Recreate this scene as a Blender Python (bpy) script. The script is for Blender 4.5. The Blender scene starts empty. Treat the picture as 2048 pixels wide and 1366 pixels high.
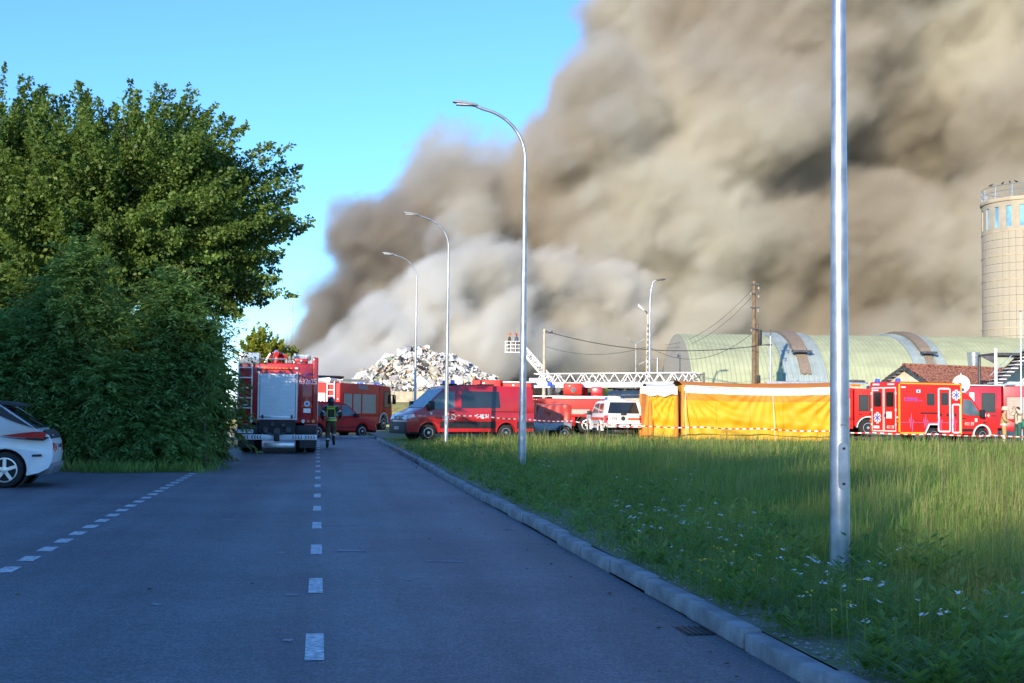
import bpy, bmesh, math, random
import numpy as np
from mathutils import Vector, Matrix, noise
R = math.radians
random.seed(7); rng = np.random.default_rng(11)
scene = bpy.context.scene
col = scene.collection

# ------------------------------------------------------------- camera
FPX = 2600.0                                   # focal length in pixels of a 2048 px wide picture
cd = bpy.data.cameras.new("camera"); cam = bpy.data.objects.new("camera", cd); col.objects.link(cam)
cd.sensor_width = 36.0; cd.lens = FPX / 2048 * 36.0
cd.clip_start = 0.1; cd.clip_end = 5000
CAM_M = Matrix.Translation((0, 0, 1.5)) @ Matrix.Rotation(R(90 + 3.0), 4, 'X') @ Matrix.Rotation(R(0.62), 4, 'Z')
cam.matrix_world = CAM_M
scene.camera = cam

# ------------------------------------------------------------- sky and sun
SUN_EL, SUN_AZ = 16.0, 22.0
world = bpy.data.worlds.new("World"); scene.world = world; world.use_nodes = True
nt = world.node_tree; nt.nodes.clear()
sky = nt.nodes.new("ShaderNodeTexSky"); sky.sky_type = 'NISHITA'; sky.sun_disc = False
sky.sun_elevation = R(SUN_EL); sky.sun_rotation = R(180 + SUN_AZ)
sky.air_density = 1.0; sky.dust_density = 0.0; sky.ozone_density = 7.5; sky.altitude = 200
bg = nt.nodes.new("ShaderNodeBackground"); bg.inputs['Strength'].default_value = 0.135
wo = nt.nodes.new("ShaderNodeOutputWorld")
nt.links.new(sky.outputs[0], bg.inputs[0]); nt.links.new(bg.outputs[0], wo.inputs[0])
sd = bpy.data.lights.new("sun", 'SUN'); sun = bpy.data.objects.new("sun", sd); col.objects.link(sun)
sd.energy = 2.75; sd.angle = R(0.5); sd.color = (1.0, 0.86, 0.66)
ce = math.cos(R(SUN_EL))
SUN_D = Vector((math.sin(R(SUN_AZ)) * ce, math.cos(R(SUN_AZ)) * ce, -math.sin(R(SUN_EL))))
sun.rotation_euler = SUN_D.to_track_quat('-Z', 'Y').to_euler()
vs = scene.view_settings
vs.view_transform = 'Standard'; vs.look = 'None'; vs.gamma = 1.0; vs.use_curve_mapping = False
vs.exposure = 1.3
cy = scene.cycles
cy.use_denoising = True
try: cy.denoiser = 'OPENIMAGEDENOISE'
except Exception: pass
cy.max_bounces = 8; cy.diffuse_bounces = 3; cy.glossy_bounces = 2; cy.transmission_bounces = 4
cy.transparent_max_bounces = 8; cy.volume_bounces = 5
cy.volume_step_rate = 2.0; cy.volume_max_steps = 256
cy.caustics_reflective = False; cy.caustics_refractive = False
cy.sample_clamp_indirect = 6
SMOKE = True; SMOKE_RES = 0.5
# x, y, girth, height of the tall trees behind the camera that shade the road
SHADE_ROW = [(-52.1, -38.3, 1.12, 2.34), (-45.8, -38.7, 1.12, 2.34), (-41.5, -42.6, 1.12, 2.43), (-35.6, -42.8, 1.12, 2.34), (-31.7, -46.5, 1.12, 2.29), (-26.8, -46.3, 1.12, 2.16), (-23.4, -49.9, 1.12, 1.7), (-18.5, -49.7, 1.12, 1.61), (-15.0, -53.2, 1.12, 1.61)]
# ------------------------------------------------------------- helpers
def ray(px, py):
    d = Vector(((px - 1024) / FPX, -(py - 683) / FPX, -1.0))
    return (CAM_M.to_3x3() @ d)
def at(px, py, Y):                              # the point seen at pixel (px, py) of the 2048 px picture, Y metres ahead
    d = ray(px, py); s = Y / d.y
    return Vector((0, 0, 1.5)) + d * s
def gx(px, Y, py=850):                          # sideways position of a pixel column at distance Y
    return at(px, py, Y).x
RD = Vector((-0.1461, 0.9893, 0)); RN = Vector((0.9893, 0.1461, 0))     # road axis and its right-hand normal
def rp(s, lat, z=0.0): return RD * s + RN * lat + Vector((0, 0, z))
ROAD_YAW = math.atan2(RD.y, RD.x)

def tag(o, label=None, cat=None, group=None, kind=None):
    if label: o['label'] = label
    if cat: o['category'] = cat
    if group: o['group'] = group
    if kind: o['kind'] = kind
    return o
def empty(name, loc=(0, 0, 0), rz=0.0, label=None, cat=None, group=None):
    o = bpy.data.objects.new(name, None); col.objects.link(o)
    o.location = loc; o.rotation_euler = (0, 0, rz); o.empty_display_size = 0.2
    return tag(o, label, cat, group)
def link(name, me, mats=None, parent=None, loc=None, rot=None):
    o = bpy.data.objects.new(name, me); col.objects.link(o)
    if mats is not None and not me.materials:
        for m in (mats if isinstance(mats, (list, tuple)) else [mats]): me.materials.append(m)
    if parent: o.parent = parent
    if loc is not None: o.location = loc
    if rot is not None: o.rotation_euler = rot
    return o
def copy_tree(o, parent=None):
    c = o.copy(); col.objects.link(c)
    if parent: c.parent = parent
    for ch in list(o.children): copy_tree(ch, c)
    return c

class MB:
    def __init__(s): s.v = []; s.f = []; s.mi = []; s.cur = 0
    def add(s, vs, fs):
        b = len(s.v); s.v += [tuple(p) for p in vs]
        for f in fs: s.f.append([b + i for i in f]); s.mi.append(s.cur)
        return s
    def box(s, x0, x1, y0, y1, z0, z1, M=None):
        vs = [(x0,y0,z0),(x1,y0,z0),(x1,y1,z0),(x0,y1,z0),(x0,y0,z1),(x1,y0,z1),(x1,y1,z1),(x0,y1,z1)]
        if M is not None: vs = [M @ Vector(p) for p in vs]
        return s.add(vs, [(0,3,2,1),(4,5,6,7),(0,1,5,4),(1,2,6,5),(2,3,7,6),(3,0,4,7)])
    def bar(s, p0, p1, w, h=None, up=(0, 0, 1)):           # rectangular bar between two points
        p0 = Vector(p0); p1 = Vector(p1); h = w if h is None else h
        d = (p1 - p0); L = d.length
        if L < 1e-6: return s
        d.normalize(); u = Vector(up)
        if abs(d.dot(u)) > 0.98: u = Vector((1, 0, 0))
        a = d.cross(u).normalized(); b = a.cross(d)
        q = []
        for p in (p0, p1):
            for i, j in ((-1,-1),(1,-1),(1,1),(-1,1)): q.append(p + a * (i * w / 2) + b * (j * h / 2))
        return s.add(q, [(3,2,1,0),(4,5,6,7),(0,1,5,4),(1,2,6,5),(2,3,7,6),(3,0,4,7)])
    def tube(s, pts, r, n=8, caps=True):
        pts = [Vector(p) for p in pts]; k = len(pts)
        rs = r if isinstance(r, (list, tuple)) else [r] * k
        ref = None; vs = []
        for i, p in enumerate(pts):
            d = (pts[min(i + 1, k - 1)] - pts[max(i - 1, 0)])
            if d.length < 1e-9: d = Vector((0, 0, 1))
            d.normalize()
            if ref is None: ref = Vector((1, 0, 0)) if abs(d.x) < 0.8 else Vector((0, 1, 0))
            a = (ref - d * ref.dot(d)).normalized(); b = d.cross(a); ref = a
            for j in range(n):
                t = 2 * math.pi * j / n
                vs.append(p + (a * math.cos(t) + b * math.sin(t)) * rs[i])
        fs = [(i*n + j, i*n + (j+1) % n, (i+1)*n + (j+1) % n, (i+1)*n + j) for i in range(k-1) for j in range(n)]
        if caps: fs += [tuple(reversed(range(n))), tuple((k-1)*n + j for j in range(n))]
        return s.add(vs, fs)
    def cyl(s, p0, p1, r0, r1=None, n=14): return s.tube([p0, p1], [r0, r0 if r1 is None else r1], n)
    def prism(s, poly, lo, hi, axis='y', lo_in=0.0, hi_in=0.0, top=None):  # polygon (a, b) in the plane across axis
        k = len(poly)
        def P(a, b, t):
            return (a, t, b) if axis == 'y' else ((t, a, b) if axis == 'x' else (a, b, t))
        vs = [P(a, b, lo) for a, b in poly] + [P(a, b, hi) for a, b in poly]
        fs = [tuple(range(k)), tuple(reversed(range(k, 2*k)))] + [(i, k + i, k + (i+1) % k, (i+1) % k) for i in range(k)]
        return s.add(vs, fs)
    def loft(s, rings, close=True, caps=True):
        n = len(rings[0]); vs = [p for r in rings for p in r]
        m = n if close else n - 1
        fs = [(i*n + j, i*n + (j+1) % n, (i+1)*n + (j+1) % n, (i+1)*n + j) for i in range(len(rings)-1) for j in range(m)]
        if caps: fs += [tuple(reversed(range(n))), tuple((len(rings)-1)*n + j for j in range(n))]
        return s.add(vs, fs)
    def lathe(s, prof, n=24, c=(0, 0, 0), axis='z'):
        rings = []
        for r, h in prof:
            ring = []
            for j in range(n):
                t = 2 * math.pi * j / n; a, b = r * math.cos(t), r * math.sin(t)
                ring.append((c[0]+a, c[1]+b, c[2]+h) if axis == 'z' else ((c[0]+b, c[1]+h, c[2]+a) if axis == 'y' else (c[0]+h, c[1]+a, c[2]+b)))
            rings.append(ring)
        return s.loft(rings, True, True)
    def build(s, name, m, parent=None, loc=None, rot=None, bevel=0.0, seg=2, smooth=40, recalc=True):
        me = bpy.data.meshes.new(name); me.from_pydata(s.v, [], s.f); me.update()
        ms = m if isinstance(m, (list, tuple)) else [m]
        for x in ms: me.materials.append(x)
        if len(ms) > 1: me.polygons.foreach_set('material_index', s.mi)
        if recalc:
            bm = bmesh.new(); bm.from_mesh(me); bmesh.ops.recalc_face_normals(bm, faces=bm.faces)
            if bevel > 0:
                es = [e for e in bm.edges if len(e.link_faces) == 2 and e.calc_face_angle(0) > R(28)]
                try: bmesh.ops.bevel(bm, geom=es, offset=bevel, offset_type='OFFSET', segments=seg, profile=0.5, affect='EDGES', clamp_overlap=True)
                except Exception: pass
            bm.to_mesh(me); bm.free()
        if smooth:
            me.polygons.foreach_set('use_smooth', [True] * len(me.polygons)); me.set_sharp_from_angle(angle=R(smooth))
        return link(name, me, None, parent, loc, rot)
def B(*a, M=None): return MB().box(*a, M=M)

# ------------------------------------------------------------- materials
MATS = {}
def mat(name, c, rough=0.6, metal=0.0, var=0.12, scale=6.0, bump=0.0, bscale=40.0, coat=0.0, spec=0.5, c2=None, detail=4, contrast=0.5, trans=0.0, emit=None, alpha=1.0, coords='Object'):
    if name in MATS: return MATS[name]
    m = bpy.data.materials.new(name); m.use_nodes = True; t = m.node_tree; N = t.nodes; L = t.links
    b = N['Principled BSDF']
    tc = N.new('ShaderNodeTexCoord')
    nz = N.new('ShaderNodeTexNoise'); nz.inputs['Scale'].default_value = scale; nz.inputs['Detail'].default_value = detail
    L.new(tc.outputs[coords], nz.inputs['Vector'])
    rp_ = N.new('ShaderNodeValToRGB'); L.new(nz.outputs['Fac'], rp_.inputs['Fac'])
    lo, hi = 0.5 - 0.5 * contrast * 0.6, 0.5 + 0.5 * contrast * 0.6
    rp_.color_ramp.elements[0].position = lo; rp_.color_ramp.elements[1].position = hi
    a = [max(0, x * (1 - var)) for x in c]; z = [min(1, x * (1 + var)) for x in (c2 or c)]
    rp_.color_ramp.elements[0].color = (*a, 1); rp_.color_ramp.elements[1].color = (*z, 1)
    L.new(rp_.outputs[0], b.inputs['Base Color'])
    mr = N.new('ShaderNodeMapRange'); L.new(nz.outputs['Fac'], mr.inputs['Value'])
    mr.inputs['To Min'].default_value = max(0.02, rough - 0.08); mr.inputs['To Max'].default_value = min(1, rough + 0.1)
    L.new(mr.outputs[0], b.inputs['Roughness'])
    b.inputs['Metallic'].default_value = metal; b.inputs['Coat Weight'].default_value = coat
    b.inputs['Coat Roughness'].default_value = 0.06
    b.inputs['Specular IOR Level'].default_value = spec
    b.inputs['Transmission Weight'].default_value = trans
    if emit: b.inputs['Emission Color'].default_value = (*emit[0], 1); b.inputs['Emission Strength'].default_value = emit[1]
    if bump > 0:
        n2 = N.new('ShaderNodeTexNoise'); n2.inputs['Scale'].default_value = bscale; n2.inputs['Detail'].default_value = 5
        L.new(tc.outputs[coords], n2.inputs['Vector'])
        bp = N.new('ShaderNodeBump'); bp.inputs['Strength'].default_value = bump; bp.inputs['Distance'].default_value = 0.02
        L.new(n2.outputs['Fac'], bp.inputs['Height']); L.new(bp.outputs[0], b.inputs['Normal'])
    MATS[name] = m
    return m
def leaf_mat(name, c1, c2, trans=0.35, rough=0.5, patch=None):
    m = bpy.data.materials.new(name); m.use_nodes = True; t = m.node_tree; N = t.nodes; L = t.links; N.clear()
    out = N.new('ShaderNodeOutputMaterial'); g = N.new('ShaderNodeNewGeometry')
    r = N.new('ShaderNodeValToRGB'); L.new(g.outputs['Random Per Island'], r.inputs['Fac'])
    r.color_ramp.elements[0].color = (*c1, 1); r.color_ramp.elements[1].color = (*c2, 1)
    tc = N.new('ShaderNodeTexCoord'); nz = N.new('ShaderNodeTexNoise'); nz.inputs['Scale'].default_value = 0.9; nz.inputs['Detail'].default_value = 2
    L.new(tc.outputs['Object'], nz.inputs['Vector'])
    hs = N.new('ShaderNodeHueSaturation'); L.new(r.outputs[0], hs.inputs['Color'])
    mr = N.new('ShaderNodeMapRange'); L.new(nz.outputs['Fac'], mr.inputs['Value']); mr.inputs['From Min'].default_value = .3; mr.inputs['From Max'].default_value = .7
    mr.inputs['To Min'].default_value = 0.7; mr.inputs['To Max'].default_value = 1.3; L.new(mr.outputs[0], hs.inputs['Value'])
    if patch:                                      # drier or ranker patches of the sward
        n2 = N.new('ShaderNodeTexNoise'); n2.inputs['Scale'].default_value = .42; n2.inputs['Detail'].default_value = 5; L.new(tc.outputs['Object'], n2.inputs['Vector'])
        m2 = N.new('ShaderNodeMapRange'); L.new(n2.outputs['Fac'], m2.inputs[0]); m2.inputs[1].default_value = .48; m2.inputs[2].default_value = .70
        pm = N.new('ShaderNodeMix'); pm.data_type = 'RGBA'; L.new(m2.outputs[0], pm.inputs[0]); L.new(r.outputs[0], pm.inputs[6]); pm.inputs[7].default_value = (*patch, 1); L.new(pm.outputs[2], hs.inputs['Color'])
    p = N.new('ShaderNodeBsdfPrincipled'); p.inputs['Roughness'].default_value = rough; p.inputs['Specular IOR Level'].default_value = 0.35
    L.new(hs.outputs[0], p.inputs['Base Color'])
    tr = N.new('ShaderNodeBsdfTranslucent'); mx = N.new('ShaderNodeMixShader'); mx.inputs[0].default_value = trans
    yl = N.new('ShaderNodeMix'); yl.data_type = 'RGBA'; yl.inputs[0].default_value = 0.4; L.new(hs.outputs[0], yl.inputs[6]); yl.inputs[7].default_value = (c2[0]*1.6, c2[1]*1.5, c2[2]*.6, 1)
    L.new(yl.outputs[2], tr.inputs['Color'])
    L.new(p.outputs[0], mx.inputs[1]); L.new(tr.outputs[0], mx.inputs[2]); L.new(mx.outputs[0], out.inputs['Surface'])
    MATS[name] = m
    return m
def glass(name='dark_glass', c=(0.02, 0.025, 0.03), rough=0.06):
    return mat(name, c, rough, 0, var=0.3, scale=1.2, spec=0.8)

M_RED = mat('fire_red_paint', (0.52, 0.022, 0.018), 0.35, var=0.10, scale=1.5, coat=0.5)
M_REDO = mat('orange_red_paint', (0.66, 0.024, 0.018), 0.5, var=0.08, scale=1.5, coat=0.08, spec=0.3)
M_REDC = mat('crimson_paint', (0.50, 0.016, 0.024), 0.32, var=0.08, scale=1.2, coat=0.6)
M_WHITE = mat('white_paint', (0.78, 0.79, 0.80), 0.35, var=0.05, scale=2, coat=0.4)
M_BLACK = mat('black_plastic', (0.018, 0.018, 0.02), 0.55, var=0.3)
M_RUB = mat('tyre_rubber', (0.022, 0.021, 0.02), 0.85, var=0.35, scale=9, bump=0.3, bscale=60)
M_STEEL = mat('brushed_aluminium', (0.62, 0.64, 0.66), 0.32, 0.85, var=0.12, scale=8)
M_DKST = mat('dark_steel', (0.09, 0.09, 0.10), 0.5, 0.5, var=0.3)
M_GREY = mat('grey_plastic', (0.22, 0.23, 0.25), 0.55, var=0.15)
M_GLASS = glass()
M_GLASSL = glass('pale_glass', (0.10, 0.14, 0.15), 0.05)
M_REDL = mat('red_lamp_lens', (0.55, 0.02, 0.015), 0.2, var=0.1, coat=0.6)
M_ORL = mat('amber_lamp_lens', (0.75, 0.22, 0.02), 0.2, var=0.1, coat=0.6)
M_BLUL = mat('blue_beacon_lens', (0.03, 0.09, 0.62), 0.15, var=0.1, coat=0.8)
M_CLEAR = mat('clear_lamp_lens', (0.72, 0.76, 0.80), 0.15, var=0.05, coat=0.8)
M_LET = mat('white_lettering', (0.80, 0.80, 0.80), 0.5, var=0.03)
M_LETB = mat('blue_lettering', (0.10, 0.12, 0.60), 0.5, var=0.05)
M_LETK = mat('black_lettering', (0.02, 0.02, 0.02), 0.5, var=0.05)
M_LETR = mat('red_lettering', (0.55, 0.03, 0.04), 0.5, var=0.05)
M_YEL = mat('yellow_reflective_tape', (0.75, 0.48, 0.03), 0.4, var=0.06)
M_ORG = mat('orange_stripe', (0.78, 0.10, 0.03), 0.4, var=0.06)
M_ROLL = mat('roller_shutter_aluminium', (0.72, 0.75, 0.78), 0.35, 0.25, var=0.05, scale=3)
M_ROLLG = mat('grey_shutter_paint', (0.42, 0.36, 0.31), 0.5, var=0.06, scale=3)

def text(parent, name, body, size, loc, xdir, ndir, m, ext=0.004, align='CENTER', squeeze=1.0):
    cu = bpy.data.curves.new(name, 'FONT'); cu.body = body; cu.size = size; cu.extrude = ext
    cu.align_x = align; cu.align_y = 'CENTER'; cu.materials.append(m); cu.resolution_u = 3
    tmp = bpy.data.objects.new(name, cu); me = bpy.data.meshes.new_from_object(tmp); bpy.data.objects.remove(tmp); bpy.data.curves.remove(cu)
    me.name = name
    if not me.materials: me.materials.append(m)
    o = bpy.data.objects.new(name, me); col.objects.link(o); o.parent = parent
    x = Vector(xdir).normalized(); n = Vector(ndir).normalized(); y = n.cross(x)
    rot = Matrix((x, y, n)).transposed().to_4x4()
    o.matrix_local = Matrix.Translation(Vector(loc)) @ rot @ Matrix.Diagonal((squeeze, 1, 1, 1))
    return o

def leaves_mesh(name, P, D, N_, size, aspect, m, fold=0.25):
    """many leaf-sized faces: P positions, D long axis, N_ normals, size per leaf"""
    n = len(P)
    D = D / (np.linalg.norm(D, axis=1, keepdims=True) + 1e-9)
    S = np.cross(D, N_); S /= (np.linalg.norm(S, axis=1, keepdims=True) + 1e-9)
    U = np.cross(S, D)
    s = size[:, None]
    V = np.empty((n, 4, 3))
    V[:, 0] = P; V[:, 1] = P + D * s * 0.45 + S * s * aspect * 0.5 + U * s * fold * 0.3
    V[:, 2] = P + D * s; V[:, 3] = P + D * s * 0.45 - S * s * aspect * 0.5 + U * s * fold * 0.3
    me = bpy.data.meshes.new(name)
    me.vertices.add(n * 4); me.vertices.foreach_set('co', V.reshape(-1).astype(np.float32))
    idx = np.arange(n * 4, dtype=np.int32).reshape(n, 4)
    tri = np.concatenate([idx[:, [0, 1, 2]], idx[:, [0, 2, 3]]], axis=1).reshape(-1)
    me.loops.add(n * 6); me.loops.foreach_set('vertex_index', tri)
    me.polygons.add(n * 2); me.polygons.foreach_set('loop_start', np.arange(0, n * 6, 3, dtype=np.int32))
    me.polygons.foreach_set('loop_total', np.full(n * 2, 3, dtype=np.int32))
    me.update(calc_edges=True); me.materials.append(m)
    return me
def unit(n):
    v = rng.normal(size=(n, 3)); return v / np.linalg.norm(v, axis=1, keepdims=True)
# ------------------------------------------------------------- ground, road, kerb
M_EARTH = mat('dry_earth', (0.17, 0.14, 0.075), 0.95, var=0.35, scale=0.5, bump=0.4, bscale=8, c2=(0.20, 0.18, 0.07), detail=8)
M_ASPH = bpy.data.materials.new('asphalt'); M_ASPH.use_nodes = True
def _asphalt():
    t = M_ASPH.node_tree; N = t.nodes; L = t.links; b = N['Principled BSDF']; tc = N.new('ShaderNodeTexCoord')
    def nz(scale, det, rough=.6):
        n = N.new('ShaderNodeTexNoise'); n.inputs['Scale'].default_value = scale; n.inputs['Detail'].default_value = det; n.inputs['Roughness'].default_value = rough
        L.new(tc.outputs['Object'], n.inputs['Vector']); return n
    fine, mid, big = nz(52, 3, .8), nz(7, 10, .82), nz(0.4, 5)
    r1 = N.new('ShaderNodeValToRGB'); L.new(fine.outputs['Fac'], r1.inputs[0])
    r1.color_ramp.elements[0].position = .36; r1.color_ramp.elements[1].position = .66
    r1.color_ramp.elements[0].color = (.062, .068, .084, 1); r1.color_ramp.elements[1].color = (.225, .235, .265, 1)
    r2 = N.new('ShaderNodeValToRGB'); L.new(mid.outputs['Fac'], r2.inputs[0]); r2.color_ramp.elements[0].position = .3; r2.color_ramp.elements[1].position = .75
    r2.color_ramp.elements[0].color = (.66, .66, .66, 1); r2.color_ramp.elements[1].color = (1.26, 1.26, 1.24, 1)
    r3 = N.new('ShaderNodeValToRGB'); L.new(big.outputs['Fac'], r3.inputs[0]); r3.color_ramp.elements[0].position = .35; r3.color_ramp.elements[1].position = .65
    r3.color_ramp.elements[0].color = (.80, .80, .82, 1); r3.color_ramp.elements[1].color = (1.16, 1.16, 1.13, 1)
    m1 = N.new('ShaderNodeMix'); m1.data_type = 'RGBA'; m1.blend_type = 'MULTIPLY'; m1.inputs[0].default_value = 1
    L.new(r1.outputs[0], m1.inputs[6]); L.new(r2.outputs[0], m1.inputs[7])
    m2 = N.new('ShaderNodeMix'); m2.data_type = 'RGBA'; m2.blend_type = 'MULTIPLY'; m2.inputs[0].default_value = 1
    L.new(m1.outputs[2], m2.inputs[6]); L.new(r3.outputs[0], m2.inputs[7])
    L.new(m2.outputs[2], b.inputs['Base Color']); b.inputs['Roughness'].default_value = .62; b.inputs['Specular IOR Level'].default_value = .5
    vr = N.new('ShaderNodeVectorRotate'); vr.rotation_type = 'Z_AXIS'; vr.inputs['Angle'].default_value = -ROAD_YAW; L.new(tc.outputs['Object'], vr.inputs['Vector'])
    mp = N.new('ShaderNodeMapping'); mp.inputs['Scale'].default_value = (.05, 1.3, 1)
    L.new(vr.outputs[0], mp.inputs['Vector']); lw = N.new('ShaderNodeTexNoise'); lw.inputs['Scale'].default_value = 1.0; lw.inputs['Detail'].default_value = 5; L.new(mp.outputs[0], lw.inputs['Vector'])
    r4 = N.new('ShaderNodeValToRGB'); L.new(lw.outputs['Fac'], r4.inputs[0]); r4.color_ramp.elements[0].position = .34; r4.color_ramp.elements[1].position = .66
    r4.color_ramp.elements[0].color = (.78, .78, .79, 1); r4.color_ramp.elements[1].color = (1.18, 1.18, 1.16, 1)
    m3 = N.new('ShaderNodeMix'); m3.data_type = 'RGBA'; m3.blend_type = 'MULTIPLY'; m3.inputs[0].default_value = 1
    L.new(m2.outputs[2], m3.inputs[6]); L.new(r4.outputs[0], m3.inputs[7]); L.new(m3.outputs[2], b.inputs['Base Color'])
    bp = N.new('ShaderNodeBump'); bp.inputs['Strength'].default_value = .5; bp.inputs['Distance'].default_value = .01
    L.new(fine.outputs['Fac'], bp.inputs['Height']); L.new(bp.outputs[0], b.inputs['Normal'])
_asphalt()
def sheet(name, pts, z, m, kind='structure'):
    me = bpy.data.meshes.new(name); me.from_pydata([(p[0], p[1], z) for p in pts], [], [tuple(range(len(pts)))]); me.update()
    return tag(link(name, me, m), kind=kind)
ground = sheet('ground', [(-1500, -300), (1500, -300), (1500, 2500), (-1500, 2500)], 0, M_EARTH)
KERB = 2.67
far = 66.0
hedge_y = 28.6                                   # where the parking apron ends at the hedge
road_pts = [rp(-30, KERB), rp(far, KERB), rp(far, -3.0), rp(30.5, -3.0), Vector((-9.0, hedge_y + .5, 0)), Vector((-30, hedge_y - 1, 0)), Vector((-30, -30, 0))]
road = sheet('road', road_pts, 0.006, M_ASPH)
M_MARK = mat('worn_road_paint', (0.44, 0.46, 0.49), 0.7, var=0.35, scale=22, c2=(0.56, 0.58, 0.60), detail=9)
k = 0
dash_me = None
def dash(s, lat, L, W, jit=0.0):
    me = bpy.data.meshes.new('dash')
    a = rp(s, lat - W/2); b = rp(s, lat + W/2); c_ = rp(s + L, lat + W/2); d = rp(s + L, lat - W/2)
    me.from_pydata([(p.x, p.y, 0.010) for p in (a, b, c_, d)], [], [(0, 1, 2, 3)]); me.update()
    return me
for i in range(-3, 20):                           # centre line
    link('centre_dash', dash(7.85 + 2.82 * i, 0.0, 0.92, 0.115), M_MARK, road)
for i in range(-8, 22):                           # edge line of the parking bays
    link('bay_dash', dash(11.3 + 0.86 * i, -2.75, 0.42, 0.15), M_MARK, road)
# cross bar of scratched paint and scraps of paint on the road
b = MB()
for (px, py, w, h) in ((660, 1052, 98, .05), (455, 1041, 26, .04), (560, 1107, 18, .06), (310, 1212, 24, .05), (583, 1193, 26, .05), (574, 1285, 20, .06),
                       (820, 1162, 16, .05), (700, 1104, 60, .10), (755, 1165, 12, .05), (890, 1125, 80, .05), (1015, 1060, 30, .05), (690, 938, 120, .06)):
    d = ray(px, py); s = -1.5 / d.z; c_ = d * s; hw = w / 2 / FPX * c_.y
    b.add([(c_.x - hw, c_.y + .01, .0102), (c_.x + hw * .8, c_.y - .02, .0102), (c_.x + hw, c_.y + h, .0102), (c_.x - hw * .9, c_.y + h * 1.3, .0102)], [(0, 1, 2, 3)])
tag(b.build('road_scuff', mat('faded_paint_scrap', (.30, .31, .34), .8, var=.4, scale=30, detail=8), road, recalc=False), kind='stuff')
rr = random.Random(12); b = MB()
for _ in range(260):
    s_, l_ = 5 + 50 * rr.random() ** 1.5, (rr.uniform(-7.5, KERB) if rr.random() < .5 else KERB - abs(rr.gauss(0, .35)) - .02)
    c_ = rp(s_, l_, .012); w_ = rr.uniform(.008, .03); a_ = rr.uniform(0, 6.28); q_ = Vector((math.cos(a_), math.sin(a_), 0)) * w_; q2 = Vector((-math.sin(a_), math.cos(a_), 0)) * w_ * rr.uniform(.3, .8)
    b.add([c_ - q_, c_ + q2 * .8, c_ + q_ + Vector((0, 0, w_ * .3)), c_ - q2 + Vector((0, 0, w_ * .5))], [(0, 1, 2), (0, 2, 3)])
tag(b.build('road_litter', mat('leaf_litter', (.16, .13, .08), .9, var=.5, scale=3), recalc=False, smooth=0), kind='stuff')
# pale concrete edge across the end of the road
M_CONC = mat('pale_concrete', (0.36, 0.36, 0.35), 0.9, var=0.2, scale=4, bump=0.4, bscale=30, detail=8)
M_KERB = mat('kerb_concrete', (0.29, 0.285, 0.285), 0.9, var=0.28, scale=5, bump=0.6, bscale=45, detail=9)
edge = tag(MB().bar(rp(far, -6, .05), rp(far, 5, .05), .25, .12).build('edge_strip', M_CONC, bevel=.01), kind='structure')
# kerb of single stones
kerb = tag(MB().bar(rp(-6, KERB + .075, -.1), rp(60.5, KERB + .075, -.1), .14, .2).build('kerb', M_KERB), kind='structure')
stone = MB().box(-.636, .636, 0, .13, 0, .125).build('kerb_stone', M_KERB, kerb, bevel=.009)
first = True; s = -5.0
while s < 60:
    o = stone if first else stone.copy()
    if not first: col.objects.link(o); o.parent = kerb
    first = False
    j = random.uniform(-1, 1)
    o.location = rp(s + .65, KERB + .014 * random.uniform(-1, 1), .002 + .016 * random.uniform(-1, 1))
    o.rotation_euler = (random.uniform(-.03, .03), random.uniform(-.008, .008), ROAD_YAW + math.pi + .012 * random.uniform(-1, 1))
    s += 1.295
# raised verge
M_VERGE = bpy.data.materials.new('verge_soil'); M_VERGE.use_nodes = True
def _verge():
    t = M_VERGE.node_tree; N = t.nodes; L = t.links; b = N['Principled BSDF']; tc = N.new('ShaderNodeTexCoord')
    n1 = N.new('ShaderNodeTexNoise'); n1.inputs['Scale'].default_value = 1.3; n1.inputs['Detail'].default_value = 9; n1.inputs['Roughness'].default_value = .7
    n2 = N.new('ShaderNodeTexNoise'); n2.inputs['Scale'].default_value = 26; n2.inputs['Detail'].default_value = 6
    L.new(tc.outputs['Object'], n1.inputs['Vector']); L.new(tc.outputs['Object'], n2.inputs['Vector'])
    at_ = N.new('ShaderNodeAttribute'); at_.attribute_name = 'bare'
    rg = N.new('ShaderNodeValToRGB'); L.new(n2.outputs['Fac'], rg.inputs[0])
    rg.color_ramp.elements[0].color = (.055, .095, .025, 1); rg.color_ramp.elements[1].color = (.19, .24, .07, 1)
    rs = N.new('ShaderNodeValToRGB'); L.new(n2.outputs['Fac'], rs.inputs[0])
    rs.color_ramp.elements[0].color = (.11, .10, .085, 1); rs.color_ramp.elements[1].color = (.34, .32, .29, 1)
    mm = N.new('ShaderNodeMath'); mm.operation = 'MULTIPLY_ADD'; L.new(n1.outputs['Fac'], mm.inputs[0]); mm.inputs[1].default_value = 1.6; L.new(at_.outputs['Fac'], mm.inputs[2])
    mr = N.new('ShaderNodeMapRange'); L.new(mm.outputs[0], mr.inputs[0]); mr.inputs[1].default_value = 1.25; mr.inputs[2].default_value = 1.65
    mx = N.new('ShaderNodeMix'); mx.data_type = 'RGBA'; L.new(mr.outputs[0], mx.inputs[0]); L.new(rg.outputs[0], mx.inputs[6]); L.new(rs.outputs[0], mx.inputs[7])
    L.new(mx.outputs[2], b.inputs['Base Color']); b.inputs['Roughness'].default_value = .95
    bp = N.new('ShaderNodeBump'); bp.inputs['Strength'].default_value = .8; bp.inputs['Distance'].default_value = .03
    L.new(n2.outputs['Fac'], bp.inputs['Height']); L.new(bp.outputs[0], b.inputs['Normal'])
_verge()
V_IN = KERB + .13
def verge_z(s, lat):
    e = min(1, max(0, (lat - V_IN) / .5))
    return .118 + e * (.012 + .022 * noise.noise(Vector((s * .8, lat * .8, 3))) + .03 * noise.noise(Vector((s * .2, lat * .2, 9))))
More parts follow.
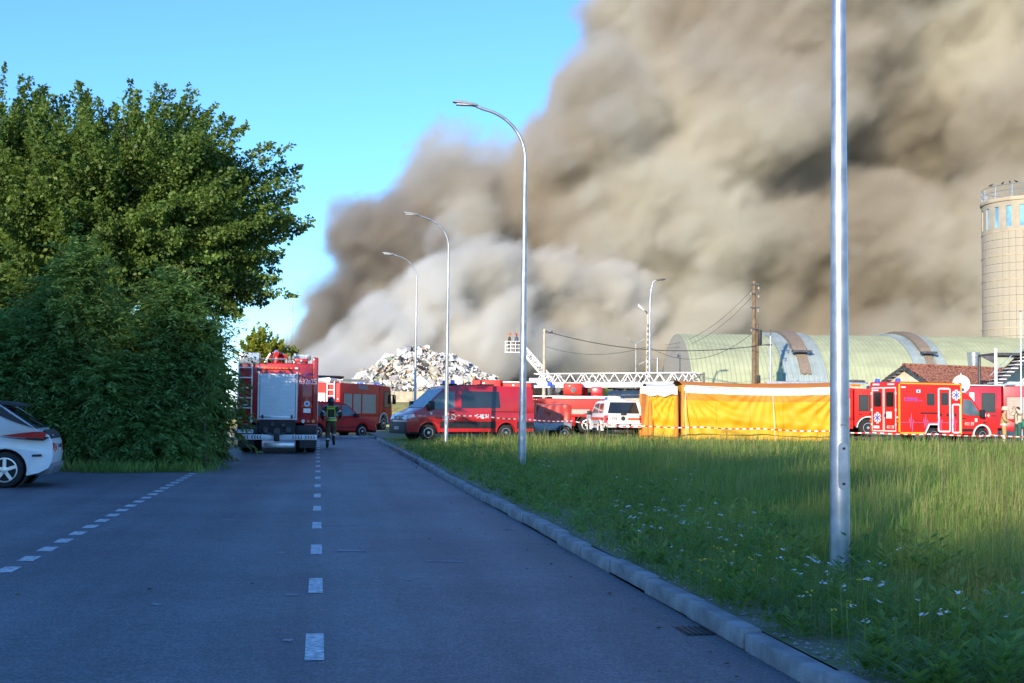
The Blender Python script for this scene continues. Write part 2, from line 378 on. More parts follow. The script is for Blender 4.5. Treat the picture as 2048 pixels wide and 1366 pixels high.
ss = np.concatenate([np.arange(-8, 30, .35), np.arange(30, 70, 1.0), np.arange(70, 141, 5)])
ll = np.concatenate([np.arange(V_IN, V_IN + 3, .15), np.arange(V_IN + 3, 14, .5), np.arange(14, 90, 3)])
vv = [tuple(rp(s, l, verge_z(s, l))) for s in ss for l in ll]
nl = len(ll)
ff = [(i*nl + j, i*nl + j + 1, (i+1)*nl + j + 1, (i+1)*nl + j) for i in range(len(ss)-1) for j in range(nl-1)]
me = bpy.data.meshes.new('verge'); me.from_pydata(vv, [], ff); me.update()
a = me.attributes.new('bare', 'FLOAT', 'POINT')
a.data.foreach_set('value', [float(max(0, 1 - (l - V_IN) / 1.5) * .62 + (.35 if s > 62 else 0)) for s in ss for l in ll])
me.polygons.foreach_set('use_smooth', [True] * len(me.polygons))
verge = tag(link('verge', me, M_VERGE), kind='structure')

# ------------------------------------------------------------- street lamps
M_POLE = mat('galvanised_pole', (0.44, 0.46, 0.49), 0.42, 0.8, var=0.20, scale=5, bump=0.05, bscale=30)
M_LUM = mat('luminaire_grey', (0.33, 0.34, 0.36), 0.45, 0.3, var=0.1)
def street_lamp(base, H, label, arm=1.55, rise=.62, r0=.085, lean=0.0, side=-1):
    t = empty('street_lamp', base, math.atan2(RN.y, RN.x), label, 'street lamp', 'tall silver street lamps along the kerb')
    t.rotation_euler = (0, lean, math.atan2(RN.y, RN.x))
    pts = [(0, 0, 0), (0, 0, 1.6), (0, 0, H - rise - .75)]; rr = [r0, r0 * .92, r0 * .47]
    b = MB(); b.tube(pts, rr, 24)
    b.build('pole', M_POLE, t)
    q = [(0, 0, H - rise - .76)]
    bend = []
    for i in range(0, 13):
        a = math.pi / 2 * i / 12 * .88
        bend.append((side * (1 - math.cos(a)) * (rise + .75) * .95, 0, H - rise - .75 + math.sin(a) * (rise + .75) * .9))
    e = bend[-1]
    q += bend + [(side * arm * .62 if abs(side*arm*.62) > abs(e[0]) else e[0] + side * .2, 0, e[2] + .07)]
    MB().tube(q, [r0 * .40] * len(q), 16).build('arm', M_POLE, t)
    z = q[-1][2]; x = q[-1][0]
    hb = MB()
    rings = []
    for u, w, h in ((0, .05, .04), (.08, .10, .05), (.42, .12, .055), (.60, .10, .035), (.64, .05, .015)):
        cx = x + side * (u - .05); zz = z + u * .13
        rings.append([(cx, -w, zz - .01), (cx, w, zz - .01), (cx, w * .8, zz + h), (cx, -w * .8, zz + h)])
    hd = hb.loft(rings).build('lamp_head', M_LUM, t, bevel=.008)
    lb = MB().box(min(x + side * .08, x + side * .5), max(x + side * .08, x + side * .5), -.085, .085, z + .008, z + .03)
    lb.build('lens', M_CLEAR, hd)
    # service door low on the pole, with its two screws
    d = MB()
    for sgn in (1,):
        prof = []
        for i in range(9): a = math.pi * i / 8; prof.append((.043 * math.cos(a), .16 + .043 * math.sin(a)))
        for i in range(9): a = math.pi + math.pi * i / 8; prof.append((.043 * math.cos(a), -.16 + .043 * math.sin(a)))
        ring0 = [(p[0], -math.sqrt(max(0, (r0*.945)**2 - p[0]**2)) - .0005, .93 + p[1]) for p in prof]
        ring1 = [(p[0] * .96, -math.sqrt(max(0, (r0*.945)**2 - p[0]**2)) - .007, .93 + p[1] * .99) for p in prof]
        d.loft([ring0, ring1])
    d.build('access_door', M_POLE, t)
    MB().box(-.022, .022, -r0 * .93 - .004, -r0 * .90, 1.275, 1.29).build('pole_label', M_GREY, t)
    for zz in (.78, 1.08):
        MB().cyl((0, -r0*.93, zz), (0, -r0*.93 - .016, zz), .011, n=10).build('screw', M_BLACK, t)
    return t
def vz(p):
    return .13
L1 = at(1680, 1145, 11.2); L1.z = .12
L2 = at(1044, 930, 32.4); L2.z = .12
L3 = at(892, 884, 52.2); L3.z = .12
L4 = at(829, 870, 68.5); L4.z = .1
street_lamp(L1, 9.0, 'nearest silver street lamp pole, standing in the grass and running out of the top', r0=.088)
street_lamp(L2, 9.05, 'silver curved-arm street lamp standing in the grass before the red van tail', r0=.098)
street_lamp(L3, 9.25, 'silver street lamp standing in front of the red van door')
street_lamp(L4, 9.6, 'silver street lamp rising just behind the nose of the red van')
# ------------------------------------------------------------- trees and shrubs
M_BARK = mat('grey_bark', (0.12, 0.10, 0.075), 0.9, var=0.4, scale=4, bump=0.8, bscale=18, detail=8)
M_TWIG = mat('pale_twig', (0.20, 0.15, 0.09), 0.85, var=0.3, scale=5)
M_LEAF = leaf_mat('elm_leaf', (0.050, 0.105, 0.020), (0.19, 0.28, 0.062), 0.42)
M_LEAFS = leaf_mat('maple_shrub_leaf', (0.10, 0.20, 0.055), (0.20, 0.33, 0.095), 0.45)
M_LEAFY = leaf_mat('young_leaf', (0.16, 0.22, 0.03), (0.36, 0.38, 0.06), 0.45)
def crown_mesh(name, C, rad, nf, per, lsize, m, ex=1.6, tip=(0.25, 0.0, 0.35), seed=1, fr=0.44, low=-0.75, drop=0.0):
    g = np.random.default_rng(seed)
    u = g.normal(size=(nf * 3, 3)); u /= np.linalg.norm(u, axis=1, keepdims=True)
    u = u[u[:, 2] > low][:nf]; nf = len(u)
    # a pointed super-ellipsoid outline
    nrm = (np.abs(u) ** ex).sum(1) ** (1 / ex); s = u / nrm[:, None]
    lump = 0.74 + 0.36 * g.random(nf) + 0.10 * np.sin(u[:, 0] * 7 + seed) * np.cos(u[:, 2] * 6 + u[:, 1] * 5)
    rad = np.array(rad); C = np.array(C)
    E = C + s * rad * lump[:, None]
    st = C + s * rad * (0.25 + 0.35 * g.random(nf))[:, None] + g.normal(size=(nf, 3)) * rad * 0.06
    bend = np.array(tip) * rad.mean() * 0.28
    tt = g.random((nf, per)) ** 0.72
    A = st[:, None, :] * (1 - tt[..., None]) + E[:, None, :] * tt[..., None] + bend * (tt[..., None] ** 2.2)
    ax = (E - st); ax /= np.linalg.norm(ax, axis=1, keepdims=True)
    w = (0.62 * (1 - tt) ** 0.8 + 0.07) * fr * rad.mean() / 5
    off = g.normal(size=(nf, per, 3)) * w[..., None]
    P = (A + off).reshape(-1, 3)
    n = len(P)
    D = np.repeat(ax, per, 0) * 0.8 + g.normal(size=(n, 3)) * 0.75 + np.array([0, 0, -0.25 - drop])
    Nn = np.repeat(ax, per, 0) * 0.5 + g.normal(size=(n, 3)) * 0.7 + np.array([0, 0, 0.5])
    sz = lsize * (0.65 + 0.7 * g.random(n))
    return leaves_mesh(name, P, D, Nn, sz, 0.72, m), st, E
def trunk_mb(base, C, st, E, r, n=40, seed=3, wob=.4):
    rr = random.Random(seed); b = MB()
    base = Vector(base); C = Vector(C)
    top = C + Vector((0, 0, (C.z - base.z) * .45))
    pts = [base + (top - base) * t + Vector((rr.uniform(-wob, wob), rr.uniform(-wob, wob), 0)) * (t * (1 - t) * 3) for t in (0, .12, .3, .5, .7, .85, 1)]
    b.tube(pts, [r * 1.5, r, r * .85, r * .65, r * .42, r * .25, r * .08], 10)
    l = MB()
    idx = rr.sample(range(len(st)), min(n, len(st)))
    for i in idx:
        s_ = Vector(st[i]); e = Vector(E[i])
        t = min(.85, max(.16, (s_.z - base.z) / (top.z - base.z) - .22 + rr.uniform(-.08, .08)))
        k = t * 6; j = int(k); p0 = pts[min(j, 6)].lerp(pts[min(j + 1, 6)], k - j)
        mid = p0.lerp(s_, .55) + Vector((rr.uniform(-.3, .3), rr.uniform(-.3, .3), rr.uniform(0, .5)))
        l.tube([p0, mid, s_, s_.lerp(e, .75)], [r * .34, r * .22, r * .13, r * .03], 6)
    return b, l
def tree(name, label, cat, base, C, rad, nf, per, lsize, m, group=None, seed=1, r=.2, limbs=40, **kw):
    base = Vector(base)
    t = empty(name, base, 0, label, cat, group)
    Cl = Vector(C) - base
    me, st, E = crown_mesh('crown', Cl, rad, nf, per, lsize, m, seed=seed, **kw)
    link('crown', me, None, t)
    b, l = trunk_mb((0, 0, -.1), Cl, st, E, r, limbs, seed)
    tr = b.build('trunk', M_BARK, t, recalc=False)
    if l.v: l.build('limb', M_TWIG, tr, recalc=False)
    return t
Yt = 43.0
c1 = at(250, 470, Yt); c2 = at(8, 478, Yt + 2)
big = tree('broadleaf_tree', 'big sunlit broadleaf tree behind the shrubs, its branches reaching over the fire engine', 'tree', (c1.x - .6, Yt, 0), c1, (5.65, 4.6, 4.6), 560, 320, .130, M_LEAF, 'sunlit broadleaf trees beyond the shrubs', seed=5, r=.26, limbs=60)
big2 = tree('broadleaf_tree', 'taller sunlit broadleaf tree at the far left, highest top against the blue sky', 'tree', (c2.x, Yt + 2, 0), c2, (5.0, 4.6, 5.1), 520, 310, .130, M_LEAF, 'sunlit broadleaf trees beyond the shrubs', seed=9, r=.26, limbs=50)
# the row beside and behind the camera that shades the road
k = 0
for (x, y, s, sz) in SHADE_ROW:
    c = copy_tree(big); c.location = (x, y, 0); c.rotation_euler.z = 1.3 * k; c.scale = (s, s, sz); k += 1
    tag(c, 'tall broadleaf tree of the row behind the camera, shading the road', 'tree', 'row of trees shading the road')

def shrub(name, label, base, lobes, nsp, lsize, m, seed, group, droop=.42, stems=16):
    """sprays of narrow drooping leaflets over several lobes; each lobe is centre, radii"""
    g = np.random.default_rng(seed); base = Vector(base)
    t = empty(name, base, 0, label, 'shrub', group)
    vol = np.array([r[0] * r[2] + r[1] * r[2] for c, r in lobes]) ** .75; vol = vol / vol.sum()
    Ps, Ds, Ns, Ss = [], [], [], []
    lf = 22
    cs = []
    for (c, r), v in zip(lobes, vol):
        n = int(nsp * v)
        u = g.normal(size=(n, 3)); u /= np.linalg.norm(u, axis=1, keepdims=True)
        rr_ = (0.30 + 0.76 * g.random(n) ** .6)
        O = np.array(c) - np.array(base) + u * np.array(r) * rr_[:, None]
        O = O[O[:, 2] > .08]; u = u[:len(O)]; n = len(O)
        d = (O - (np.array(c) - np.array(base))) / np.array(r); d /= np.linalg.norm(d, axis=1, keepdims=True) + 1e-6
        d = d + g.normal(size=(n, 3)) * .35 + np.array([0, 0, .25]); d /= np.linalg.norm(d, axis=1, keepdims=True)
        L = .45 + .95 * g.random(n) ** 2.2
        tt = (np.arange(lf) + .5) / lf
        A = O[:, None, :] + d[:, None, :] * (L[:, None] * tt[None, :])[..., None]
        A[..., 2] -= droop * (L[:, None] * tt[None, :] ** 2)
        side = np.cross(d, np.array([0, 0, 1.0])); side /= np.linalg.norm(side, axis=1, keepdims=True) + 1e-6
        sg = np.where(np.arange(lf) % 2 == 0, 1, -1)
        DD = d[:, None, :] * .55 + side[:, None, :] * sg[None, :, None] * .8 + g.normal(size=(n, lf, 3)) * .25 + np.array([0, 0, -.45])
        NN = np.broadcast_to(np.array([0, 0, 1.0]), DD.shape) + g.normal(size=(n, lf, 3)) * .5 - side[:, None, :] * 0
        Ps.append(A.reshape(-1, 3)); Ds.append(DD.reshape(-1, 3)); Ns.append(NN.reshape(-1, 3)); Ss.append(lsize * (.6 + .8 * g.random(n * lf)))
        cs.append((np.array(c) - np.array(base), np.array(r)))
    P = np.concatenate(Ps); keep = P[:, 2] > .02
    link('foliage', leaves_mesh('foliage', P[keep], np.concatenate(Ds)[keep], np.concatenate(Ns)[keep], np.concatenate(Ss)[keep], .31, m), None, t)
    rr = random.Random(seed); b = MB()
    for i in range(stems):
        c, r = cs[rr.randrange(len(cs))]
        p0 = Vector((rr.uniform(-.5, .5) + c[0] * .5, rr.uniform(-.3, .3) + c[1] * .5, -.05))
        p2 = Vector(c) + Vector((rr.uniform(-.6, .6) * r[0], rr.uniform(-.6, .6) * r[1], r[2] * rr.uniform(.2, .85)))
        p1 = p0.lerp(p2, .5) + Vector((rr.uniform(-.2, .2), rr.uniform(-.2, .2), .1))
        b.tube([p0, p1, p2], [.035, .024, .006], 6)
    b.build('stem', M_BARK, t, recalc=False)
    return t
def lobe(px, py, Y, rx, ry, rz): return (tuple(at(px, py, Y)), (rx, ry, rz))
SG = 'shaded shrubs along the parking apron'
shrub('box_elder_shrub', 'shaded box elder shrub overhanging the road, next to the fire engine rear', (gx(365, 31.5), 31.6, 0),
      [lobe(325, 800, 31.6, .70, .9, 1.45), lobe(315, 715, 31.6, .55, .7, .9), lobe(350, 620, 31.6, .18, .3, .6), lobe(395, 670, 31.6, .18, .3, .45), lobe(352, 890, 31.2, .4, .7, .65), lobe(300, 645, 31.8, .13, .2, .5), lobe(370, 740, 31.6, .35, .6, .6), lobe(420, 700, 31.4, .12, .2, .4), lobe(330, 585, 31.6, .10, .15, .35), lobe(380, 625, 31.5, .10, .15, .35)],
      2500, .14, M_LEAFS, 21, SG, stems=22)
shrub('box_elder_shrub', 'low shaded shrub between the tall feathery shrubs, with pale hanging spray of leaves', (gx(235, 31), 31.2, 0),
      [lobe(240, 800, 31.4, 1.0, 1.1, 1.45), lobe(215, 770, 30.4, .35, .35, .35), lobe(290, 870, 30.8, .8, .7, .8), lobe(225, 680, 31.4, .13, .2, .45), lobe(262, 700, 31.2, .12, .2, .4)], 1650, .14, M_LEAFS, 22, SG)
shrub('box_elder_shrub', 'shaded shrub behind the white car with one tall feathery shoot', (gx(130, 31), 31.2, 0),
      [lobe(130, 790, 31.4, 1.1, 1.1, 1.6), lobe(150, 600, 31.2, .36, .4, 1.05), lobe(110, 680, 31.2, .5, .5, .55), lobe(160, 540, 31.2, .13, .2, .5), lobe(95, 640, 31.2, .13, .2, .5), lobe(190, 650, 31.2, .12, .2, .4)], 2000, .14, M_LEAFS, 23, SG)
shrub('box_elder_shrub', 'shaded shrub over the white car roof at the edge of the view', (gx(0, 31), 31.4, 0),
      [lobe(10, 800, 31.4, 1.3, 1.2, 1.55), lobe(60, 720, 31.0, .8, .7, .8), lobe(-60, 780, 31.4, 1.3, 1.1, 1.7)], 2000, .14, M_LEAFS, 24, SG)
for i in range(3):
    c = copy_tree([o for o in col.objects if o.name.startswith('box_elder_shrub')][i]); c.location.x -= 6.5 + 2.6 * i; c.location.y -= .4 * i
    tag(c, 'shaded box elder shrub of the hedge beyond the picture edge', 'shrub', 'hedge shrubs outside the view')
# dark inner thicket behind the shrubs so the sky stays hidden
shrub('elder_thicket', 'dark thicket under the big trees behind the feathery shrubs', (gx(250, 36), 36, 0),
      [lobe(300, 760, 36, 1.5, 1.2, 1.8), lobe(150, 740, 36.5, 2.2, 1.2, 2.2), lobe(-20, 730, 36.5, 2.4, 1.2, 2.4), lobe(390, 800, 36, .6, 1.0, 1.6)], 3600, .24, M_LEAF, 31, None, stems=20)
# small bright tree beyond the fire engine
ys = 78
cc = at(525, 715, ys)
tree('young_tree', 'small bright yellow-green sunlit tree above the fire engine roof', 'tree', (cc.x, ys, 0), cc, (1.55, 1.3, 1.75), 150, 42, .21, M_LEAFY, None, seed=41, r=.06, limbs=26, tip=(.1, 0, .5))
cc = at(575, 722, ys + 1)
tree('young_tree', 'sparse sapling beside the bright tree, by the thin far lamp post', 'tree', (cc.x, ys + 1, 0), cc, (.65, .6, 1.3), 30, 16, .2, M_LEAFY, None, seed=42, r=.04, limbs=10, tip=(.1, 0, .5))
# ------------------------------------------------------------- vehicle helpers
def plate_mb(b, pts, out, thick=.02, proud=.006):
    """a flat panel lying on a surface: front face stands proud along out"""
    pts = [Vector(p) for p in pts]; n = Vector((0, 0, 0))
    for i in range(len(pts)):
        p, q = pts[i], pts[(i + 1) % len(pts)]; n += p.cross(q)
    n.normalize(); out = Vector(out)
    if n.dot(out) < 0: n = -n
    k = len(pts)
    f = [p + n * proud for p in pts]; r = [p - n * (thick - proud) for p in pts]
    b.add(f + r, [tuple(range(k)), tuple(reversed(range(k, 2 * k)))] + [(i, (i + 1) % k, k + (i + 1) % k, k + i) for i in range(k)])
    return b
def plate(parent, name, pts, out, m, thick=.02, proud=.006, bevel=0.0):
    return plate_mb(MB(), pts, out, thick, proud).build(name, m, parent, bevel=bevel, smooth=30)
def wheel(parent, x, y, r, w, s, rim=.6, m=None, holes=8, spokes=0, z=None, hub=M_DKST):
    """tyre with a rim seen from side s (+1 or -1 along y)"""
    z = r if z is None else z
    R_ = r * rim
    t = MB().lathe([(R_ * .9, -w/2), (R_, -w/2 - .004), (r * .9, -w/2 + .004), (r * .985, -w * .36), (r, -w * .2), (r, w * .2), (r * .985, w * .36), (r * .9, w/2 - .004), (R_, w/2 + .004), (R_ * .9, w/2)], 28, (x, y, z), 'y').build('wheel', M_RUB, parent)
    b = MB(); f = y + s * w / 2
    b.lathe([(R_ * .985, -s * .05), (R_ * .99, s * .008), (R_ * .9, s * .010), (R_ * .82, -s * .03), (R_ * .30, -s * .01), (R_ * .27, s * .03), (R_ * .05, s * .035)], 28, (x, f, z), 'y')
    rimo = b.build('rim', m or M_STEEL, t)
    if holes:
        h = MB()
        for i in range(holes):
            a = 2 * math.pi * i / holes
            h.cyl((x + math.cos(a) * R_ * .66, f - s * .04, z + math.sin(a) * R_ * .66), (x + math.cos(a) * R_ * .66, f - s * .012, z + math.sin(a) * R_ * .66), R_ * .10, n=8)
        tag(h.build('rim_holes', M_BLACK, t), kind='stuff')
    if spokes:
        b2 = MB(); b2.lathe([(R_ * .93, -s * .03), (R_ * .1, -s * .03), (R_*.1, -s*.028), (R_*.93, -s*.028)], 24, (x, f, z), 'y'); b2.build('brake_disc', M_BLACK, t)
        for i in range(spokes):
            a = 2 * math.pi * (i + .25) / spokes
            d = Vector((math.cos(a), 0, math.sin(a))); c = Vector((x, f + s * .012, z))
            MB().bar(c + d * R_ * .12, c + d * R_ * .95, R_ * .27, .03, up=(0, 1, 0)).build('spoke', m or M_STEEL, t)
    return t
def arc(cx, cz, r, a0, a1, n=10):
    return [(cx + r * math.cos(R(a0 + (a1 - a0) * i / n)), cz + r * math.sin(R(a0 + (a1 - a0) * i / n))) for i in range(n + 1)]
def slats(parent, name, P, u0, u1, z0, z1, pitch, m, depth=.012):
    """a roller shutter of ridged slats; P(u, z, d) places a point at height d above the surface"""
    n = max(2, int(round((z1 - z0) / pitch))); b = MB()
    rows = []
    for i in range(n):
        a = z0 + (z1 - z0) * i / n; c = z0 + (z1 - z0) * (i + 1) / n; h = (c - a)
        rows += [(a, .0), (a + h * .10, depth), (c - h * .10, depth)]
    rows.append((z1, 0))
    vs = []
    for z, d in rows: vs += [P(u0, z, d), P(u1, z, d)]
    b.add(vs, [(2*i, 2*i+1, 2*i+3, 2*i+2) for i in range(len(rows) - 1)])
    return b.build(name, m, parent, smooth=0)
def ladder(parent, name, p0, p1, across, pitch, m, w=.03, rung=.022):
    p0 = Vector(p0); p1 = Vector(p1); a = Vector(across)
    rail = MB(); rail.bar(p0 - a/2, p1 - a/2, w, w * 1.6); rail.bar(p0 + a/2, p1 + a/2, w, w * 1.6)
    o = rail.build(name, m, parent)
    n = int((p1 - p0).length / pitch)
    for i in range(n):
        c = p0.lerp(p1, (i + .5) / n)
        MB().bar(c - a/2, c + a/2, rung).build('rung', m, o)
    return o
def beacon(parent, x, y, z, r=.07, h=.12, name='beacon'):
    return MB().lathe([(r * 1.1, 0), (r * 1.1, .025), (r, .03), (r * .95, h * .8), (r * .6, h)], 14, (x, y, z)).build(name, M_BLUL, parent)
def number_plate(parent, body, c, xdir, ndir, w=.52, h=.115):
    c = Vector(c); x = Vector(xdir).normalized(); n = Vector(ndir).normalized(); y = n.cross(x)
    o = plate(parent, 'number_plate', [c - x*w/2 - y*h/2, c + x*w/2 - y*h/2, c + x*w/2 + y*h/2, c - x*w/2 + y*h/2], n, M_WHITE, .015, .008)
    if body: text(o, 'plate_lettering', body, h * .95, c + n * .010 + x * .03, x, n, M_LETK, .002, squeeze=.82)
    q = c - x * (w/2 - .02) + n * .002
    plate(o, 'country_band', [q - x*.018 - y*h*.48, q + x*.018 - y*h*.48, q + x*.018 + y*h*.48, q - x*.018 + y*h*.48], n, M_LETB, .01, .009)
    return o

# ------------------------------------------------------------- fire engines
def fire_engine(label, loc, rz, L=7.9, mir=.28, cab=2.3, H=2.95, red=None, shut=None, crew=False, shutter_x=None, group='red fire engines', wheel_white=False):
    """origin at the ground under the middle of the tail, x forward; cab is the length of the cab"""
    red = red or M_RED; shut = shut or M_ROLLG
    t = empty('fire_engine', loc, rz, label, 'fire engine', group)
    W = 1.25; xb = L - cab - .12; xr, xf = 1.9, L - 1.35; r = .53
    # chassis rails and underbody
    MB().box(.25, L - .3, -.45, .45, .55, .85).build('chassis', M_DKST, t)
    body = MB().box(0, xb, -W, W, .98, H).build('body', red, t, bevel=.05, seg=3)
    for s in (-1, 1):
        for a, c in ((0.02, xr - .68), (xr + .68, min(xb, xf - .72))):
            MB().box(a, c, min(s * W, s * (W - .4)), max(s * W, s * (W - .4)), .46, .975).build('skirt_panel', red, body, bevel=.02)
        # wheel arch lips
        MB().loft([[(xr + p[0], s * (W - .28), p[1] + r), (xr + p[0] * 1.09, s * (W - .28), p[1] * 1.09 + r), (xr + p[0] * 1.09, s * (W + .015), p[1] * 1.09 + r), (xr + p[0], s * (W + .015), p[1] + r)] for p in arc(0, 0, .62, 2, 178, 12)]).build('wheel_arch', M_BLACK, body)
        MB().loft([[(xf + p[0], s * (W - .32), p[1] + r), (xf + p[0] * 1.09, s * (W - .32), p[1] * 1.09 + r), (xf + p[0] * 1.09, s * (W + .03), p[1] * 1.09 + r), (xf + p[0], s * (W + .03), p[1] + r)] for p in arc(0, 0, .62, 2, 178, 12)]).build('wheel_arch', M_WHITE if wheel_white else M_GREY, body)
        wheel(t, xr, s * (W - .19), r, .34, s, .56, M_DKST if not wheel_white else M_STEEL)
        wheel(t, xr, s * (W - .54), r, .30, s, .56, M_DKST, 0)
        wheel(t, xf, s * (W - .17), r, .33, s, .56, M_STEEL)
        xs = shutter_x or [(.16, xr - .3), (xr - .2, xr + .95), (xr + 1.05, xb - .15)]
        for a, c in xs:
            z0 = 1.15
            so = slats(body, 'side_shutter', lambda u, z, d, s=s: (u, s * (W + .004 + d), z), a + .04, c - .04, z0, H - .62, .09, shut, .008)
            MB().bar((a, s * (W + .01), z0 - .03), (c, s * (W + .01), z0 - .03), .035).bar((a, s * (W + .01), H - .60), (c, s * (W + .01), H - .60), .035).bar((a, s*(W+.01), z0), (a, s*(W+.01), H - .62), .03).bar((c, s*(W+.01), z0), (c, s*(W+.01), H - .62), .03).build('shutter_frame', M_STEEL if shut is M_ROLL else red, so)
    # cab
    xc = xb + .1
    prof = [(xc, .62), (xf - .66, .62)] + arc(xf, r, .66, 172, 8, 12) + [(L - .02, .55), (L + .02, 1.1), (L - .02, 1.55), (L - .22, H - .28), (L - .4, H - .08), (xc, H - .02)]
    cabo = MB().prism(prof, -W + .02, W - .02).build('cab', red, t, bevel=.045, seg=3)
    ws = [(L - .03, -1.08, 1.58), (L - .03, 1.08, 1.58), (L - .22, 1.05, H - .34), (L - .22, -1.05, H - .34)]
    plate(cabo, 'windscreen', ws, (1, 0, .2), M_GLASS, .02, .012)
    MB().box(L - .02, L + .10, -W + .02, W - .02, .42, .78).build('front_bumper', M_WHITE, t, bevel=.05)
    plate(cabo, 'grille', [(L + .0, -.8, .95), (L + .0, .8, .95), (L + .0, .8, 1.4), (L + .0, -.8, 1.4)], (1, 0, 0), M_BLACK, .06, .03)
    for s in (-1, 1):
        plate(cabo, 'headlight', [(L + .07, s * .72, .5), (L + .07, s * 1.1, .5), (L + .07, s * 1.1, .7), (L + .07, s * .72, .7)], (1, 0, 0), M_CLEAR, .04, .04)
        y = s * (W - .02)
        wins = [(L - 1.28, L - .42)] + ([(xc + .35, xc + 1.05)] if crew else ([(xc + .25, xc + .75)] if cab > 2 else []))
        for i, (a, c) in enumerate(wins):
            z0, z1 = 1.52, H - .42
            pts = [(a, y, z0), (c + (.12 if i == 0 else 0), y, z0), (c, y, z1), (a, y, z1)]
            w_ = plate(cabo, 'side_window', pts, (0, s, 0), M_GLASS, .02, .006)
            fb = MB()
            for p, q in zip(pts, pts[1:] + pts[:1]): fb.bar(Vector(p) + Vector((0, s * .008, 0)), Vector(q) + Vector((0, s * .008, 0)), .04, .02, up=(0, s, 0))
            fb.build('window_frame', M_BLACK, w_)
            for xx in (a - .10, c + .06): dd = MB().bar((xx, y + s * .003, 1.0), (xx, y + s * .003, H - .25), .012).build('door_seam', M_BLACK, cabo)
            MB().box(a - .02, a + .16, min(y, y + s * .05), max(y, y + s * .05), 1.3, 1.35).build('door_handle', M_BLACK, dd)
        MB().bar((L - .35, y - s * .02, 2.32), (L - .02, y + s * mir * .7, 2.35), .05).box(L - .12, L + .02, min(y + s * (mir - .22), y + s * mir), max(y + s * (mir - .22), y + s * mir), 1.75, 2.34).build('mirror', M_BLACK, cabo, bevel=.03)
    bar = MB().box(L - .85, L - .55, -.85, .85, H + .0, H + .14).build('light_bar', M_GREY, cabo, bevel=.02)
    for s in (-1, 1): MB().box(L - .87, L - .53, min(s * .3, s * .87), max(s * .3, s * .87), H + .03, H + .17).build('beacon', M_BLUL, bar, bevel=.03)
    rail = MB()
    for s in (-1, 1): rail.bar((.1, s * (W - .06), H + .13), (xb - .1, s * (W - .06), H + .13), .04)
    for s in (-1, 1):
        for i in range(5): rail.bar((.15 + i * (xb - .3) / 4, s * (W - .06), H), (.15 + i * (xb - .3) / 4, s * (W - .06), H + .12), .03)
    rail.build('roof_rail', M_STEEL, body)
    return t, body, cabo
def roof_ladders(t, x0, x1, y0, z, n=2, m=None):
    for i in range(n):
        ladder(t, 'roof_ladder', (x0, y0 - .22 * 0, z + .13 * i), (x1, y0, z + .13 * i), (0, .42, 0), .33, m or M_STEEL, .06, .035)

def quad_rear(y0, y1, z0, z1, x=0.0): return [(x, y0, z0), (x, y1, z0), (x, y1, z1), (x, y0, z1)]
